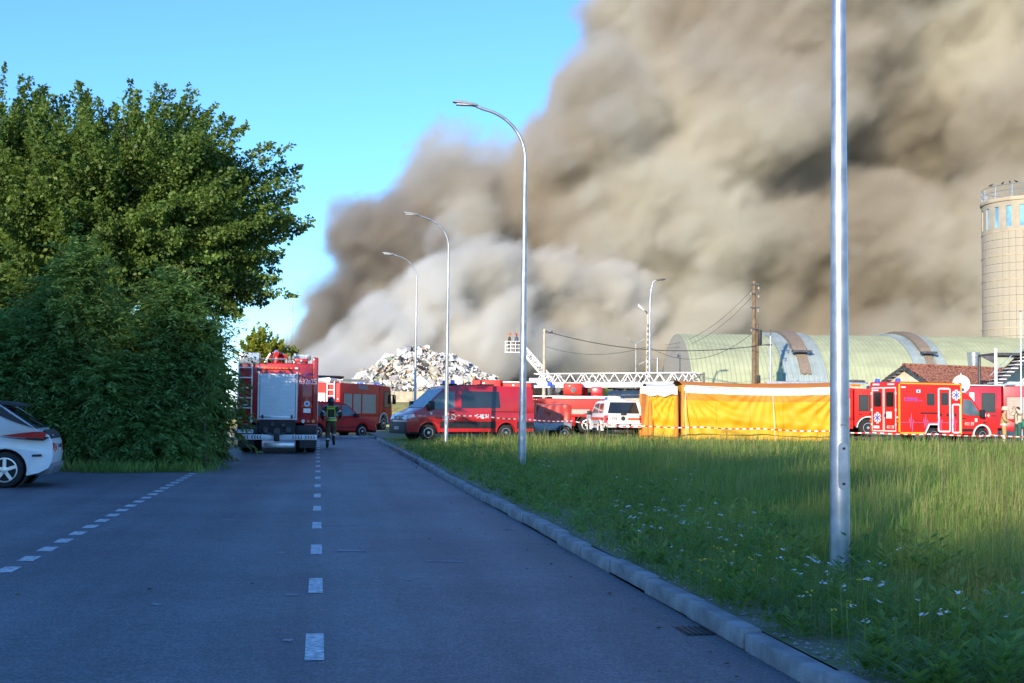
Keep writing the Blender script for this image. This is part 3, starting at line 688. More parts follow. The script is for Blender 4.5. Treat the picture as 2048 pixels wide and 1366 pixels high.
# the engine parked on the road, tail towards the camera
YA = 41.6
pA = at(553, 908, YA); pA.z = .008
A, bA, cA = fire_engine('big fire engine parked on the road beside the shrubs, white roller shutter at its tail', pA, ROAD_YAW, L=8.2, mir=.04, cab=2.5, H=2.90, shut=M_ROLL, crew=True)
def rearA():
    X = (-1, 0, 0); t = bA
    slats(t, 'rear_shutter', lambda u, z, d: (-.014 - d, u, z), .56, -.555, 1.19, 2.56, .052, M_ROLL, .010)
    f = MB()
    for p, q in (((.60, 1.08), (.60, 2.62)), ((-.60, 1.08), (-.60, 2.62)), ((.60, 1.12), (-.60, 1.12))): f.bar((-.02, p[0], p[1]), (-.02, q[0], q[1]), .05, .05)
    f.build('shutter_frame', M_WHITE, t)
    hb = MB().box(-.045, -.01, -.54, .54, 1.14, 1.20).build('shutter_handle', M_STEEL, t, bevel=.008)
    for y in (.46, -.46): MB().box(-.07, -.04, y - .03, y + .03, 1.13, 1.24).build('latch', M_BLACK, hb)
    # lamp strip over the shutter
    lb = MB().box(-.04, -.005, -.66, .66, 2.69, 2.79).build('warning_strip', M_RED, t, bevel=.01)
    for i in range(8): MB().box(-.052, -.03, .42 - i * .118 - .04, .42 - i * .118 + .04, 2.72, 2.755).build('amber_lamp', M_ORL, lb)
    for y in (.58, -.58): MB().box(-.055, -.03, y - .055, y + .055, 2.705, 2.77).build('strobe_lamp', M_CLEAR, lb, bevel=.01)
    # raised corner column at the right and grooves in the left panel
    MB().box(-.03, .9, -1.27, -1.08, .98, 3.10).build('corner_column', M_RED, t, bevel=.05, seg=3)
    for i in range(5): MB().box(-.012, 0, -1.22, -1.10, 1.66 + i * .13, 1.70 + i * .13).build('vent_slot', M_BLACK, t)
    plate(t, 'tail_panel', quad_rear(-.66, -1.08, 1.15, 2.6, -.002), X, M_RED, .02, .012, .006)
    l = ladder(t, 'tail_ladder', (-.10, 1.02, .98), (-.10, 1.02, 2.9), (0, .42, 0), .285, M_STEEL, .035, .04)
    # engine number, small emblem and triangle
    text(t, 'engine_number', '632', .25, (-.018, -.81, 2.31), (0, -1, 0), X, M_LET, squeeze=.8)
    text(t, 'engine_number', '25', .25, (-.035, -1.135, 2.31), (0, -1, 0), X, M_LET, squeeze=.8)
    plate(t, 'emblem', quad_rear(-.955, -1.02, 2.24, 2.36, -.014), X, M_WHITE, .01, .006)
    plate(t, 'emblem_centre', quad_rear(-.97, -1.005, 2.27, 2.33, -.020), X, M_LETB, .01, .004)
    text(t, 'maker_lettering', 'WISS', .10, (-.018, -.92, 2.55), (0, -1, 0), X, M_LETB)
    for y, z0 in ((-.93, 1.50), (1.0, 1.50)):
        tr = plate(t, 'reflector_triangle', [(-.016, y - .19, z0), (-.016, y + .19, z0), (-.016, y, z0 + .36)], X, M_ORG if y < 0 else M_LETR, .01, .006)
        MB().cyl((-.02, y, z0 + .11), (-.032, y, z0 + .11), .09, n=18).build('triangle_badge', M_WHITE, tr)
        MB().cyl((-.03, y, z0 + .11), (-.036, y, z0 + .11), .05, n=14).build('badge_centre', M_LETB, tr)
    plate(t, 'data_label', quad_rear(-.82, -1.05, 1.32, 1.46, -.014), X, M_CLEAR, .01, .006)
    # flat black panel paints in the recess's shade behind the coupling gear
    MB().box(-.012, .02, -.58, .58, .66, 1.07).build('pump_recess', M_BLACK, t)
    g = MB()
    for y, z, r_ in ((.36, .78, .09), (-.36, .78, .09), (.0, .72, .11), (.14, .95, .06), (-.2, .93, .06)): g.cyl((-.14, y, z), (0, y, z), r_, r_ * 1.1, 12)
    g.tube([(-.1, .4, .7), (-.16, .15, .62), (-.16, -.15, .64), (-.1, -.38, .72)], .03, 8)
    tag(g.build('pump_coupling', M_DKST, t), kind='stuff')
    for s in (-1, 1):
        w_ = MB().box(-.06, .3, min(s * .60, s * 1.25), max(s * .60, s * 1.25), .63, .92).build('tail_corner', M_BLACK, t, bevel=.03)
        for yy, m in ((.98, M_REDL), (.82, M_CLEAR), (1.14, M_ORL)):
            MB().cyl((-.045, s * yy, 1.05), (-.02, s * yy, 1.05), .055, n=14).build('tail_lamp', m, t)
        MB().cyl((-.03, s * 1.17 - (.0 if s > 0 else .0), 2.73), (-.055, s * 1.17, 2.73), .04, n=12).build('marker_lamp', M_REDL, t)
        bp = MB().box(-.14, -.08, min(s * .05, s * 1.27), max(s * .05, s * 1.27), .45, .62).build('tail_bumper', M_WHITE, A, bevel=.012)
        for k_ in range(8):
            y = s * (1.16 - k_ * .085 - (.06 if k_ > 3 else 0)); m = M_LETK
            ch = [(-.142, y, .475), (-.142, y - s * .03, .475), (-.142, y + s * .015 - s * .03 + s * .0, .535), (-.142, y - s * .03, .595), (-.142, y, .595), (-.142, y + s * .03, .535)]
            ch = [(-.142, y - s * .025, .475), (-.142, y + s * .005, .475), (-.142, y + s * .04, .535), (-.142, y + s * .005, .595), (-.142, y - s * .025, .595), (-.142, y + s * .01, .535)]
            plate(bp, 'chevron', ch, X, M_LETR if k_ < 3 else M_LETK, .01, .004)
        MB().box(-.09, .15, min(s * .72, s * 1.22), max(s * .72, s * 1.22), .20, .43).build('mud_flap', M_BLACK, A)
    number_plate(A, 'STA 48998', (-.10, 1.0, .715), (0, -1, 0), X)
    MB().box(-.05, 0, -.56, .40, .20, .36).build('underrun_board', M_STEEL, A, bevel=.01)
    MB().box(-.22, -.05, -.09, .09, .40, .60).build('tow_hitch', M_BLACK, A, bevel=.02)
    # roof gear
    M_CHK = mat('chequer_plate', (.62, .66, .70), .35, .6, var=.22, scale=24, contrast=.25, bump=.25, bscale=24)
    rb = MB().box(-.06, .9, .60, 1.24, 2.86, 3.22).build('roof_locker', M_CHK, t, bevel=.015)
    mo = MB().lathe([(.16, 0), (.16, .10), (.11, .14), (.11, .3), (.15, .32), (.15, .36)], 16, (.8, .08, 2.92)).build('water_monitor', M_RED, t)
    MB().tube([(.8, .08, 3.22), (.6, .08, 3.26), (.2, .06, 3.20)], [.10, .09, .07], 12).tube([(.8, -.10, 3.16), (.5, -.20, 3.12)], [.09, .08], 10).tube([(.8, .28, 3.16), (.5, .32, 3.1)], [.07, .06], 10).build('monitor_barrel', M_RED, mo)
    MB().cyl((.18, .08, 3.02), (.14, .08, 3.02), .05, n=14).build('gauge', M_CLEAR, mo)
    MB().bar((.2, .44, 2.93), (.15, .26, 3.22), .03).bar((.2, -.32, 3.10), (.15, -.5, 2.93), .03).build('monitor_stay', M_STEEL, mo)
    rr = MB().tube([(.03, .72, 3.03), (.03, -.26, 3.03)], .018, 8).bar((.03, .72, 2.9), (.03, .72, 3.03), .025).bar((.03, -.26, 2.9), (.03, -.26, 3.03), .025).bar((.03, .36, 2.9), (.03, .36, 3.03), .025).build('hand_rail', M_STEEL, t)
    ladder(t, 'roof_ladder', (.1, -.62, 3.04), (4.2, -.62, 3.04), (0, .5, 0), .33, M_STEEL, .07, .04)
    ladder(t, 'roof_ladder', (.15, -.72, 3.17), (4.0, -.72, 3.17), (0, .42, 0), .33, M_STEEL, .06, .04)
    rl = MB().box(.02, .12, -.93, -.52, 2.93, 3.06).build('ladder_lamp', M_RED, t, bevel=.02)
    MB().cyl((.02, -.72, 2.99), (-.01, -.72, 2.99), .035, n=12).build('lamp_lens', M_CLEAR, rl)
    gg = MB()
    for y in (-.36, -.48, -.98): gg.lathe([(.05, 0), (.06, .04), (.04, .12)], 10, (.1, y, 3.02))
    gg.box(.05, .4, -.42, -.2, 2.91, 3.0)
    tag(gg.build('hose_fittings', M_GREY, t), kind='stuff')
rearA()

# second engine beyond it, seen from the rear quarter
YB_ = 77.0
pB = at(640, 862, YB_); pB.z = .02
ang = math.atan2(pB.y, pB.x) - R(26)
Bt, bB, cB = fire_engine('red fire engine with grey side shutters and a tail ladder, behind the small red car', pB, ang, L=7.9, cab=2.0, H=2.95, red=M_REDO, shut=M_ROLLG,
                         shutter_x=[(.5, 1.75), (1.85, 3.05), (3.15, 5.3)], wheel_white=True)
def rearB():
    X = (-1, 0, 0)
    plate(bB, 'rear_shutter', quad_rear(.75, -.30, 1.3, 2.35, 0), X, M_ROLL, .03, .016)
    text(bB, 'engine_number', '25', .42, (-.02, -.02, 1.72), (0, -1, 0), X, M_LETK)
    ladder(bB, 'tail_ladder', (-.12, -.72, .95), (-.12, -.72, 3.05), (0, .46, 0), .30, M_WHITE, .06, .05)
    MB().box(-.05, .0, -1.2, 1.2, .5, .95).build('tail_step', M_GREY, bB, bevel=.02)
    for s in (-1, 1):
        for z, m in ((1.5, M_REDL), (1.75, M_ORL), (2.0, M_CLEAR)): MB().cyl((0, s * 1.13, z), (-.03, s * 1.13, z), .05, n=12).build('tail_lamp', m, bB)
    tr = MB().tube([(.3, .6, 3.35), (4.6, .9, 3.42)], .06, 8).tube([(.3, .42, 3.33), (4.6, .7, 3.40)], .06, 8).tube([(.3, .5, 3.24), (4.6, .8, 3.3)], .06, 8).build('suction_hose', M_BLACK, bB)
    MB().box(.4, 1.6, -.4, .5, 2.95, 3.25).build('roof_locker', M_STEEL, bB, bevel=.02)
    ladder(bB, 'roof_ladder', (1.2, -.6, 3.16), (5.2, -.6, 3.2), (0, .45, 0), .33, M_STEEL, .06, .04)
    plate(bB, 'roof_sign', [(2.6, -1.255, 2.62), (4.0, -1.255, 2.62), (4.0, -1.255, 2.86), (2.6, -1.255, 2.86)], (0, -1, 0), M_GREY, .03, .012)
rearB()

# engine behind the tent
pC = at(1490, 872, 77); pC.z = .13
Ct, bC, cC = fire_engine('red fire engine behind the yellow tent, carrying grey ladders on its roof', pC, R(1), L=8.3, cab=2.1, H=2.85, red=M_REDO, shut=M_ROLLG, wheel_white=True)
for i, (x0, x1, y0, z) in enumerate(((1.1, 6.9, -.7, 3.12), (1.8, 7.2, -.15, 3.16), (1.3, 6.6, .5, 3.12))):
    ladder(bC, 'roof_ladder', (x0, y0, z), (x1, y0, z), (0, .42, 0), .33, M_STEEL if i != 1 else M_GREY, .07, .04)
MB().tube([(.6, -.9, 3.0), (2.4, -.95, 3.02), (5.0, -.95, 3.04), (6.6, -.9, 3.03)], .07, 8).build('suction_hose', M_ORL, bC)
gm = MB().lathe([(.2, 0), (.2, .12), (.1, .16), (.1, .32)], 12, (6.0, -.3, 2.95)); gm.tube([(6.0, -.3, 3.25), (6.5, -.4, 3.28), (7.0, -.5, 3.26)], [.09, .08, .06], 10)
gm.build('water_monitor', M_DKST, bC)
MB().cyl((5.5, -1.0, 2.98), (5.5, -.75, 2.98), .12, n=14).build('hose_coupling', M_BLUL, bC)
# engine at the right edge
pD = at(2165, 872, 74); pD.z = .13
Dt, bD, cD = fire_engine('red fire engine with white roof edge, behind the ambulance and the two crew members', pD, R(180 - 8), L=8.6, cab=3.9, H=3.0, red=M_REDC, shut=M_ROLLG, crew=True, wheel_white=True)
MB().box(4.5, 8.2, -1.24, 1.24, 3.0, 3.06).build('roof_edge', M_WHITE, cD, bevel=.01)
text(cD, 'engine_number', '514', .30, (5.55, 1.24, 1.32), (-1, 0, 0), (0, 1, 0), M_LET)
plate(cD, 'sticker', [(6.15, 1.235, 2.05), (6.42, 1.235, 2.05), (6.42, 1.235, 2.62), (6.15, 1.235, 2.62)], (0, 1, 0), M_WHITE, .01, .006)
ladder(bD, 'roof_ladder', (.4, .7, 3.2), (4.2, .7, 3.2), (0, .42, 0), .33, M_STEEL, .07, .04)
# ------------------------------------------------------------- vans, ambulance, cars
def body_prism(lower, upper, hw, belt, tumble):
    """lower and upper (x, z) outlines meeting at the belt line; the upper part leans inward"""
    b = MB(); b.prism(lower, -hw, hw)
    u = MB(); u.prism(upper, -hw, hw)
    u.v = [(x, y * (1 - max(0, z - belt) * tumble), z) for x, y, z in u.v]
    b.add(u.v, u.f); return b
def yfun(hw, belt, tumble): return lambda z: hw * (1 - max(0, z - belt) * tumble)
def spanel(parent, name, poly, s, yf, m, off=.006, thick=.03):
    pts = [(x, s * yf(z), z) for x, z in poly]
    return plate(parent, name, pts, (0, s, 0), m, thick, off)

def red_van():
    p = at(925, 880, 57.2); p.z = .13
    t = empty('panel_van', p, math.pi + R(25), 'crimson panel van with dark side window, nose in tree shade, parked on the grass edge', 'van')
    hw, belt, tb = 1.01, 1.22, .075; yf = yfun(hw, belt, tb)
    r = .35
    low = [(-2.96, .42), (-1.64 - .47, .40)] + arc(-1.64, r, .47, 174, 6, 10) + [(2.0 - .47, .38)] + arc(2.0, r, .47, 174, 6, 10) + [(2.93, .36), (3.0, .55), (3.0, .86), (2.94, 1.04), (2.70, 1.2), (2.62, 1.22), (-2.98, 1.22), (-3.0, .9)]
    up = [(-2.98, 1.215), (2.62, 1.215), (2.18, 1.42), (1.30, 2.22), (1.05, 2.34), (.6, 2.40), (-2.8, 2.38), (-2.93, 2.28)]
    body = body_prism(low, up, hw, belt, tb).build('body', M_REDC, t, bevel=.05, seg=3)
    MB().box(-2.7, 2.7, -.8, .8, .3, .8).build('underbody', M_BLACK, t)
    for s in (-1, 1):
        wheel(t, 2.0, s * .88, r, .23, s, .62, M_STEEL, 10); wheel(t, -1.64, s * .88, r, .23, s, .62, M_STEEL, 10)
        # black lower mouldings and wheel lips
        for a, c in ((-2.97, -2.16), (-1.12, 1.48)): spanel(body, 'side_moulding', [(a, .55), (c, .55), (c, .84), (a, .84)], s, yf, M_BLACK, .02, .04)
        for cx in (2.0, -1.64): MB().loft([[(cx + q[0], s * (hw - .06), q[1] + r), (cx + q[0] * 1.13, s * (hw - .06), q[1] * 1.13 + r), (cx + q[0] * 1.13, s * (hw + .015), q[1] * 1.13 + r), (cx + q[0], s * (hw + .015), q[1] + r)] for q in arc(0, 0, .455, 2, 178, 14)]).build('wheel_arch', M_REDC, body)
        dw = spanel(body, 'door_window', [(2.08, 1.46), (1.95, 1.34), (.80, 1.38), (.80, 2.12), (1.32, 2.12)], s, yf, M_GLASSL, .008)
        spanel(body, 'side_window', [(.50, 1.40), (-1.35, 1.44), (-1.30, 2.14), (.48, 2.16)], s, yf, M_GLASS, .010)
        for xx in (2.0, .66, -.88): spanel(body, 'door_seam', [(xx, .60), (xx + .012, .60), (xx + .012, 2.22 if xx < 1 else 1.3), (xx, 2.22 if xx < 1 else 1.3)], s, yf, M_BLACK, .004)
        spanel(body, 'slide_rail', [(-2.8, 1.26), (-.95, 1.26), (-.95, 1.29), (-2.8, 1.29)], s, yf, M_BLACK, .008)
        spanel(body, 'door_handle', [(.82, 1.20), (1.02, 1.20), (1.02, 1.25), (.82, 1.25)], s, yf, M_BLACK, .025)
        MB().box(1.82, 2.06, min(s * 1.05, s * 1.27), max(s * 1.05, s * 1.27), 1.32, 1.70).bar((1.95, s * .98, 1.42), (1.95, s * 1.1, 1.42), .08).build('mirror', M_BLACK, body, bevel=.04)
        sgn = -s
        text(body, 'lettering', 'STRAŻ', .25, (1.05, s * (yf(1.0) + .006), .98), (sgn, 0, 0), (0, s, 0), M_LET, squeeze=.9)
        text(body, 'lettering', '540 81', .25, (-.52, s * (yf(1.0) + .006), 1.06), (sgn, 0, 0), (0, s, 0), M_LET, squeeze=.9)
        plate(body, 'emblem', [(-.57, s * (hw + .004), .96), (-.46, s * (hw + .004), .96), (-.46, s * (hw + .004), 1.14), (-.57, s * (hw + .004), 1.14)], (0, s, 0), M_WHITE, .01, .004)
        text(body, 'model_lettering', 'TGE 4.180', .09, (2.32, s * (hw + .006), 1.06), (sgn, 0, 0), (0, s, 0), M_LET)
        plate(body, 'cross_badge', [(1.84, s * (hw + .004), 1.12), (1.94, s * (hw + .004), 1.12), (1.94, s * (hw + .004), 1.24), (1.84, s * (hw + .004), 1.24)], (0, s, 0), M_WHITE, .01, .004)
        hl = plate(body, 'headlight', [(3.0, s * .50, .92), (2.99, s * .96, .88), (2.90, s * .99, 1.10), (2.93, s * .60, 1.08)], (1, 0, .2), M_CLEAR, .05, .03)
        spanel(hl, 'headlight_side', [(2.97, .93), (2.62, 1.02), (2.66, 1.15), (2.92, 1.10)], s, yf, M_CLEAR, .010)
        plate(body, 'tail_lamp', [(-2.99, s * .86, 1.0), (-2.99, s * .98, 1.0), (-2.99, s * .96, 1.7), (-2.99, s * .84, 1.7)], (-1, 0, 0), M_REDL, .05, .02)
    plate(body, 'windscreen', [(2.20, -.93, 1.42), (2.20, .93, 1.42), (1.31, .87, 2.21), (1.31, -.87, 2.21)], (1, 0, 1), M_GLASSL, .02, .012)
    g = plate(body, 'grille', [(3.0, -.52, .88), (3.0, .52, .88), (2.95, .52, 1.06), (2.95, -.52, 1.06)], (1, 0, .2), M_BLACK, .05, .02)
    for z in (.92, .98, 1.04): MB().bar((3.03 - (z - .88) * .28, -.48, z), (3.03 - (z - .88) * .28, .48, z), .012).build('grille_bar', M_STEEL, g)
    text(g, 'maker_lettering', 'MAN', .12, (3.028, 0, .95), (0, 1, 0), (1, 0, .2), M_STEEL)
    MB().tube([(2.97, -.5, 1.06), (2.99, 0, 1.02), (2.97, .5, 1.06)], .014, 6).build('chrome_bow', M_STEEL, g)
    MB().box(2.8, 3.07, -1.0, 1.0, .30, .80).build('front_bumper', M_BLACK, body, bevel=.05)
    number_plate(t, 'STA 54081', (3.085, 0, .54), (0, 1, 0), (1, 0, 0))
    MB().box(-3.06, -2.9, -.98, .98, .42, .62).build('rear_bumper', M_BLACK, body, bevel=.03)
    for s in (-1, 1): plate(body, 'rear_window', [(-2.99, s * .08, 1.42), (-2.99, s * .80, 1.42), (-2.965, s * .76, 2.08), (-2.965, s * .08, 2.08)], (-1, 0, 0), M_GLASS, .02, .02)
    lb = MB().box(.55, .85, -.62, .62, 2.40, 2.47).build('light_bar', M_BLACK, body, bevel=.015)
    for s in (-1, 1): beacon(lb, .70, s * .48, 2.46, .10, .17)
    MB().box(-.6, .35, -.7, .7, 2.40, 2.44).build('roof_board', M_BLACK, body, bevel=.01)
    # seats seen through the glass
    for s in (-1, 1): MB().box(.55, .75, s * .45 - .22, s * .45 + .22, 1.0, 1.85).box(.58, .7, s * .45 - .13, s * .45 + .13, 1.86, 2.05).build('seat', M_GREY, t, bevel=.04)
red_van()

def small_red_car():
    Y = 66.5; p = at(722, 872, Y); p.z = .01; a = R(42)
    p -= Vector((1.35 * math.cos(a) + .77 * math.sin(a), 1.35 * math.sin(a) - .77 * math.cos(a), 0))
    t = empty('small_red_car', p, a, 'small orange-red delivery car standing behind the walking firefighter', 'car')
    hw, belt, tb = .88, 1.0, .13; yf = yfun(hw, belt, tb); r = .31
    low = [(-2.18, .34), (-1.33 - .40, .32)] + arc(-1.33, r, .40, 172, 8, 10) + [(1.35 - .40, .30)] + arc(1.35, r, .40, 172, 8, 10) + [(2.16, .32), (2.22, .5), (2.20, .70), (2.08, .84), (1.55, .98), (1.25, 1.02), (-2.16, 1.0), (-2.2, .7)]
    up = [(-2.16, .995), (1.28, 1.015), (.62, 1.56), (.38, 1.70), (0, 1.79), (-1.9, 1.80), (-2.05, 1.72)]
    body = body_prism(low, up, hw, belt, tb).build('body', M_REDO, t, bevel=.045, seg=3)
    MB().box(-2, 2, -.7, .7, .26, .7).build('underbody', M_BLACK, t)
    for s in (-1, 1):
        wheel(t, 1.35, s * .77, r, .19, s, .66, M_STEEL, 6); wheel(t, -1.33, s * .77, r, .19, s, .66, M_STEEL, 6)
        spanel(body, 'door_window', [(.98, 1.12), (.12, 1.08), (.12, 1.62), (.42, 1.62)], s, yf, M_GLASSL, .008)
        spanel(body, 'side_window', [(-.02, 1.08), (-1.02, 1.08), (-.98, 1.62), (-.02, 1.62)], s, yf, M_GLASSL, .008)
        spanel(body, 'rear_quarter_window', [(-1.15, 1.08), (-2.0, 1.10), (-1.92, 1.60), (-1.12, 1.62)], s, yf, M_GLASS, .008)
        for xx in (.05, -1.08, 1.0): spanel(body, 'door_seam', [(xx, .42), (xx + .012, .42), (xx + .012, 1.0), (xx, 1.0)], s, yf, M_BLACK, .004)
        spanel(body, 'side_moulding', [(-.9, .48), (.9, .48), (.9, .53), (-.9, .53)], s, yf, M_BLACK, .012)
        spanel(body, 'door_handle', [(.10, .90), (.28, .90), (.28, .94), (.10, .94)], s, yf, M_BLACK, .02)
        MB().box(.82, 1.02, min(s * .90, s * 1.08), max(s * .90, s * 1.08), 1.02, 1.2).build('mirror', M_BLACK, body, bevel=.03)
        plate(body, 'headlight', [(2.17, s * .45, .62), (2.12, s * .80, .62), (2.0, s * .82, .84), (2.08, s * .5, .82)], (1, 0, .3), M_CLEAR, .04, .03)
        plate(body, 'tail_lamp', [(-2.19, s * .72, .8), (-2.19, s * .86, .8), (-2.17, s * .84, 1.2), (-2.17, s * .70, 1.2)], (-1, 0, 0), M_REDL, .04, .02)
    plate(body, 'windscreen', [(1.24, -.78, 1.06), (1.24, .78, 1.06), (.60, .72, 1.56), (.60, -.72, 1.56)], (1, 0, 1), M_GLASSL, .02, .012)
    plate(body, 'rear_window', [(-2.15, -.70, 1.1), (-2.15, .70, 1.1), (-2.08, .64, 1.62), (-2.08, -.64, 1.62)], (-1, 0, .1), M_GLASS, .02, .012)
    MB().box(-2.30, -2.15, -.86, .86, .34, .72).build('rear_bumper', M_WHITE, body, bevel=.03)
    MB().box(2.05, 2.26, -.84, .84, .24, .5).build('front_bumper', M_BLACK, body, bevel=.04)
small_red_car()

def star_of_life(parent, c, s, ydir, size, face):
    """white six-armed medical star with a blue centre figure; c centre, ydir the in-plane x axis, face the outward normal"""
    x = Vector(ydir).normalized(); n = Vector(face).normalized(); z = Vector((0, 0, 1)); c = Vector(c)
    first = None
    for k_ in range(3):
        a = math.pi / 2 + k_ * math.pi / 3; d = x * math.cos(a) + z * math.sin(a); q = d.cross(n).normalized(); w = size * .16; L = size * .5
        o = plate(first or parent, 'medical_star' if first is None else 'star_arm', [c - d*L - q*w, c + d*L - q*w, c + d*L + q*w, c - d*L + q*w], n, M_WHITE, .012, .006 + .001 * k_)
        first = first or o
    for k_ in range(3):
        a = math.pi / 2 + k_ * math.pi / 3; d = x * math.cos(a) + z * math.sin(a); q = d.cross(n).normalized(); w = size * .05; L = size * .40
        plate(first, 'star_bar', [c - d*L - q*w, c + d*L - q*w, c + d*L + q*w, c - d*L + q*w], n, M_LETB, .012, .010 + .001 * k_)
    return first
def ambulance():
    Y = 62.5
    p = at(1797, 880, Y - .5); p.z = .12
    t = empty('box_ambulance', p, R(21), 'orange-red box ambulance with white framed doors and yellow edge strips, rear doors facing left', 'ambulance')
    # local origin at the near rear corner line: x forward, right side is at y = -1.1
    hw = 1.10; L = 3.75; z0, z1 = .42, 2.92; off = 1.1
    def y_(s): return off + s * hw
    bx = MB().prism([(0, z0), (1.55, z0), (1.64, .62), (1.80, .86), (2.45, .86), (2.62, .62), (2.70, z0 - .06), (L, z0 - .06), (L, z1 - .04), (L - .06, z1), (.06, z1), (0, z1 - .06)], y_(-1), y_(1)).build('box_body', M_REDO, t, bevel=.03, seg=2)
    MB().box(.3, 5.6, off - .7, off + .7, .36, .8).build('chassis', M_BLACK, t)
    r = .36
    for s in (-1, 1):
        wheel(t, 2.12, y_(s * .84), r, .22, s, .6, M_STEEL, 8); wheel(t, 5.05, y_(s * .82), r, .24, s, .6, M_STEEL, 8)
    F = (0, -1, 0); S = y_(-1)
    def side(name, x0, x1, a, c, m, pr=.008, parent=bx, s=-1): return plate(parent, name, [(x0, y_(s), a), (x1, y_(s), a), (x1, y_(s), c), (x0, y_(s), c)], (0, s, 0), m, .02, pr)
    def framed(name, x0, x1, a, c, w=.05, s=-1):
        d = side(name, x0, x1, a, c, M_REDO, .006, bx, s)
        for q in ((x0 - w, x0 + w, a, c), (x1 - w, x1 + w, a, c)): side('door_edge', *q, M_WHITE, .012, d, s)
        side('door_edge', x0 + w, x1 - w, c - w, c + w, M_WHITE, .011, d, s); side('door_edge', x0 + w, x1 - w, a - w, a + w, M_WHITE, .011, d, s)
        return d
    def rwin(parent, x0, x1, a, c, s=-1):
        rr = .07; pts = []
        for cx, cz, a0 in ((x1 - rr, c - rr, 0), (x0 + rr, c - rr, 90), (x0 + rr, a + rr, 180), (x1 - rr, a + rr, 270)): pts += arc(cx, cz, rr, a0, a0 + 90, 4)
        return plate(parent, 'side_window', [(q[0], y_(s), q[1]) for q in pts], (0, s, 0), M_GLASS, .03, .014)
    for s in (-1, 1):
        side('corner_strip', .015, .10, z0 + .1, z1 - .12, M_YEL, .008, bx, s); side('corner_strip', L - .10, L - .02, z0 + .0, z1 - .14, M_YEL, .008, bx, s)
        side('roof_strip', .10, L - .1, z1 - .11, z1 - .05, M_YEL, .007, bx, s); side('sill_strip', .1, 1.5, z0 + .02, z0 + .09, M_YEL, .007, bx, s)
        d = framed('side_door', 2.35, 3.02, .55, 2.62, .04, s); rwin(d, 2.50, 2.92, 1.82, 2.42, s)
        rwin(bx, 1.66, 2.10, 1.80, 2.38, s)
        d2 = framed('locker_door', 3.18, 3.62, .5, 1.86, .04, s)
        for dd, xx in ((d, 2.42), (d, 2.83), (d2, 3.28)): side('door_handle', xx, xx + .10, 1.28, 1.42, M_BLACK, .016, dd, s)
        side('sliding_rail', 1.30, 2.28, 1.40, 1.46, M_BLACK, .02, bx, s)
        for xx in (.16, 3.3): side('side_marker', xx, xx + .25, z1 - .30 if xx < 1 else z1 - .06, z1 - .23 if xx < 1 else z1 - .02, M_CLEAR, .02, bx, s)
        star_of_life(bx, (3.40, y_(s) + s * .006, 2.32), s, (-s, 0, 0), .52, (0, s, 0))
        text(bx, 'lettering', 'CBRNE', .25, (.72 if s < 0 else 3.0 - .72, y_(s) + s * .006, 2.07), (-s, 0, 0), (0, s, 0), M_LETB)
        text(bx, 'small_lettering', 'team', .11, (1.28 if s < 0 else 1.7, y_(s) + s * .006, 2.03), (-s, 0, 0), (0, s, 0), M_LETB)
        side('emblem', 1.05, 1.28, 2.40, 2.55, M_WHITE, .008, bx, s); side('emblem_centre', 1.11, 1.22, 2.43, 2.52, M_LETB, .011, bx, s)
        # heartbeat line
        hb = []
        x = .12
        while x < 2.9:
            hb += [(x, .98), (x + .48, .98), (x + .52, 1.18), (x + .57, .70), (x + .62, 1.40), (x + .68, .52), (x + .73, 1.12), (x + .77, .98)]; x += .84
        b = MB()
        for q, w in zip(hb, hb[1:]): b.bar((q[0], y_(s) + s * .010, q[1]), (w[0], y_(s) + s * .010, w[1]), .016, .006, up=(0, s, 0))
        b.build('heartbeat_line', mat('lilac_print', (.45, .18, .45), .5, var=.05), bx, recalc=False)
        MB().loft([[(q[0] + (q[0] - 2.12) * 0, y_(s) - s * .02, q[1]) for q in ()] or [(x0, y_(s) - s * .02, w0), (x1, y_(s) - s * .02, w1), (x1, y_(s) + s * .014, w1), (x0, y_(s) + s * .014, w0)] for x0, w0, x1, w1 in ((1.50, z0 + .02, 1.58, z0 + .02), (1.62, .66, 1.70, .64), (1.77, .93, 1.83, .86), (2.30, .93, 2.28, .86))]).build('arch_trim', M_WHITE, bx)
    # rear
    X = (-1, 0, 0)
    def rear(name, a, c, b0, b1, m, pr=.008, parent=bx): return plate(parent, name, [(0, off - a, b0), (0, off - c, b0), (0, off - c, b1), (0, off - a, b1)], X, m, .02, pr)
    for a, c in ((-.93, -.02), (.02, .93)):
        d = rear('rear_door', a, c, .52, 2.66, M_REDO, .010)
        for q in ((a, a + .05, .52, 2.66), (c - .05, c, .52, 2.66), (a + .05, c - .05, 2.60, 2.66), (a + .05, c - .05, .52, .58)): rear('door_edge', *q, M_WHITE, .015, d)
        rr = .07; pts = []; m0 = (a + c) / 2
        for cy_, cz, a0 in ((m0 + .28 - rr, 2.42 - rr, 0), (m0 - .28 + rr, 2.42 - rr, 90), (m0 - .28 + rr, 1.72 + rr, 180), (m0 + .28 - rr, 1.72 + rr, 270)): pts += arc(cy_, cz, rr, a0, a0 + 90, 4)
        plate(d, 'rear_window', [(0, off - q[0], q[1]) for q in pts], X, M_GLASS, .03, .018)
        for zz in (.8, 1.5, 2.3): MB().box(-.05, 0, off - (a if a < 0 else c) - .03, off - (a if a < 0 else c) + .03, zz, zz + .12).build('hinge', M_WHITE, d)
        for k_ in range(4):
            e = (a - .10) if a < 0 else (c + .10)
            MB().cyl((0, off - e, .85 + k_ * .18), (-.03, off - e, .85 + k_ * .18), .05, n=12).build('tail_lamp', (M_REDL, M_ORL, M_CLEAR, M_REDL)[k_], bx)
    star_of_life(bx, (-.018, off + .48, 1.18), 1, (0, -1, 0), .55, X)
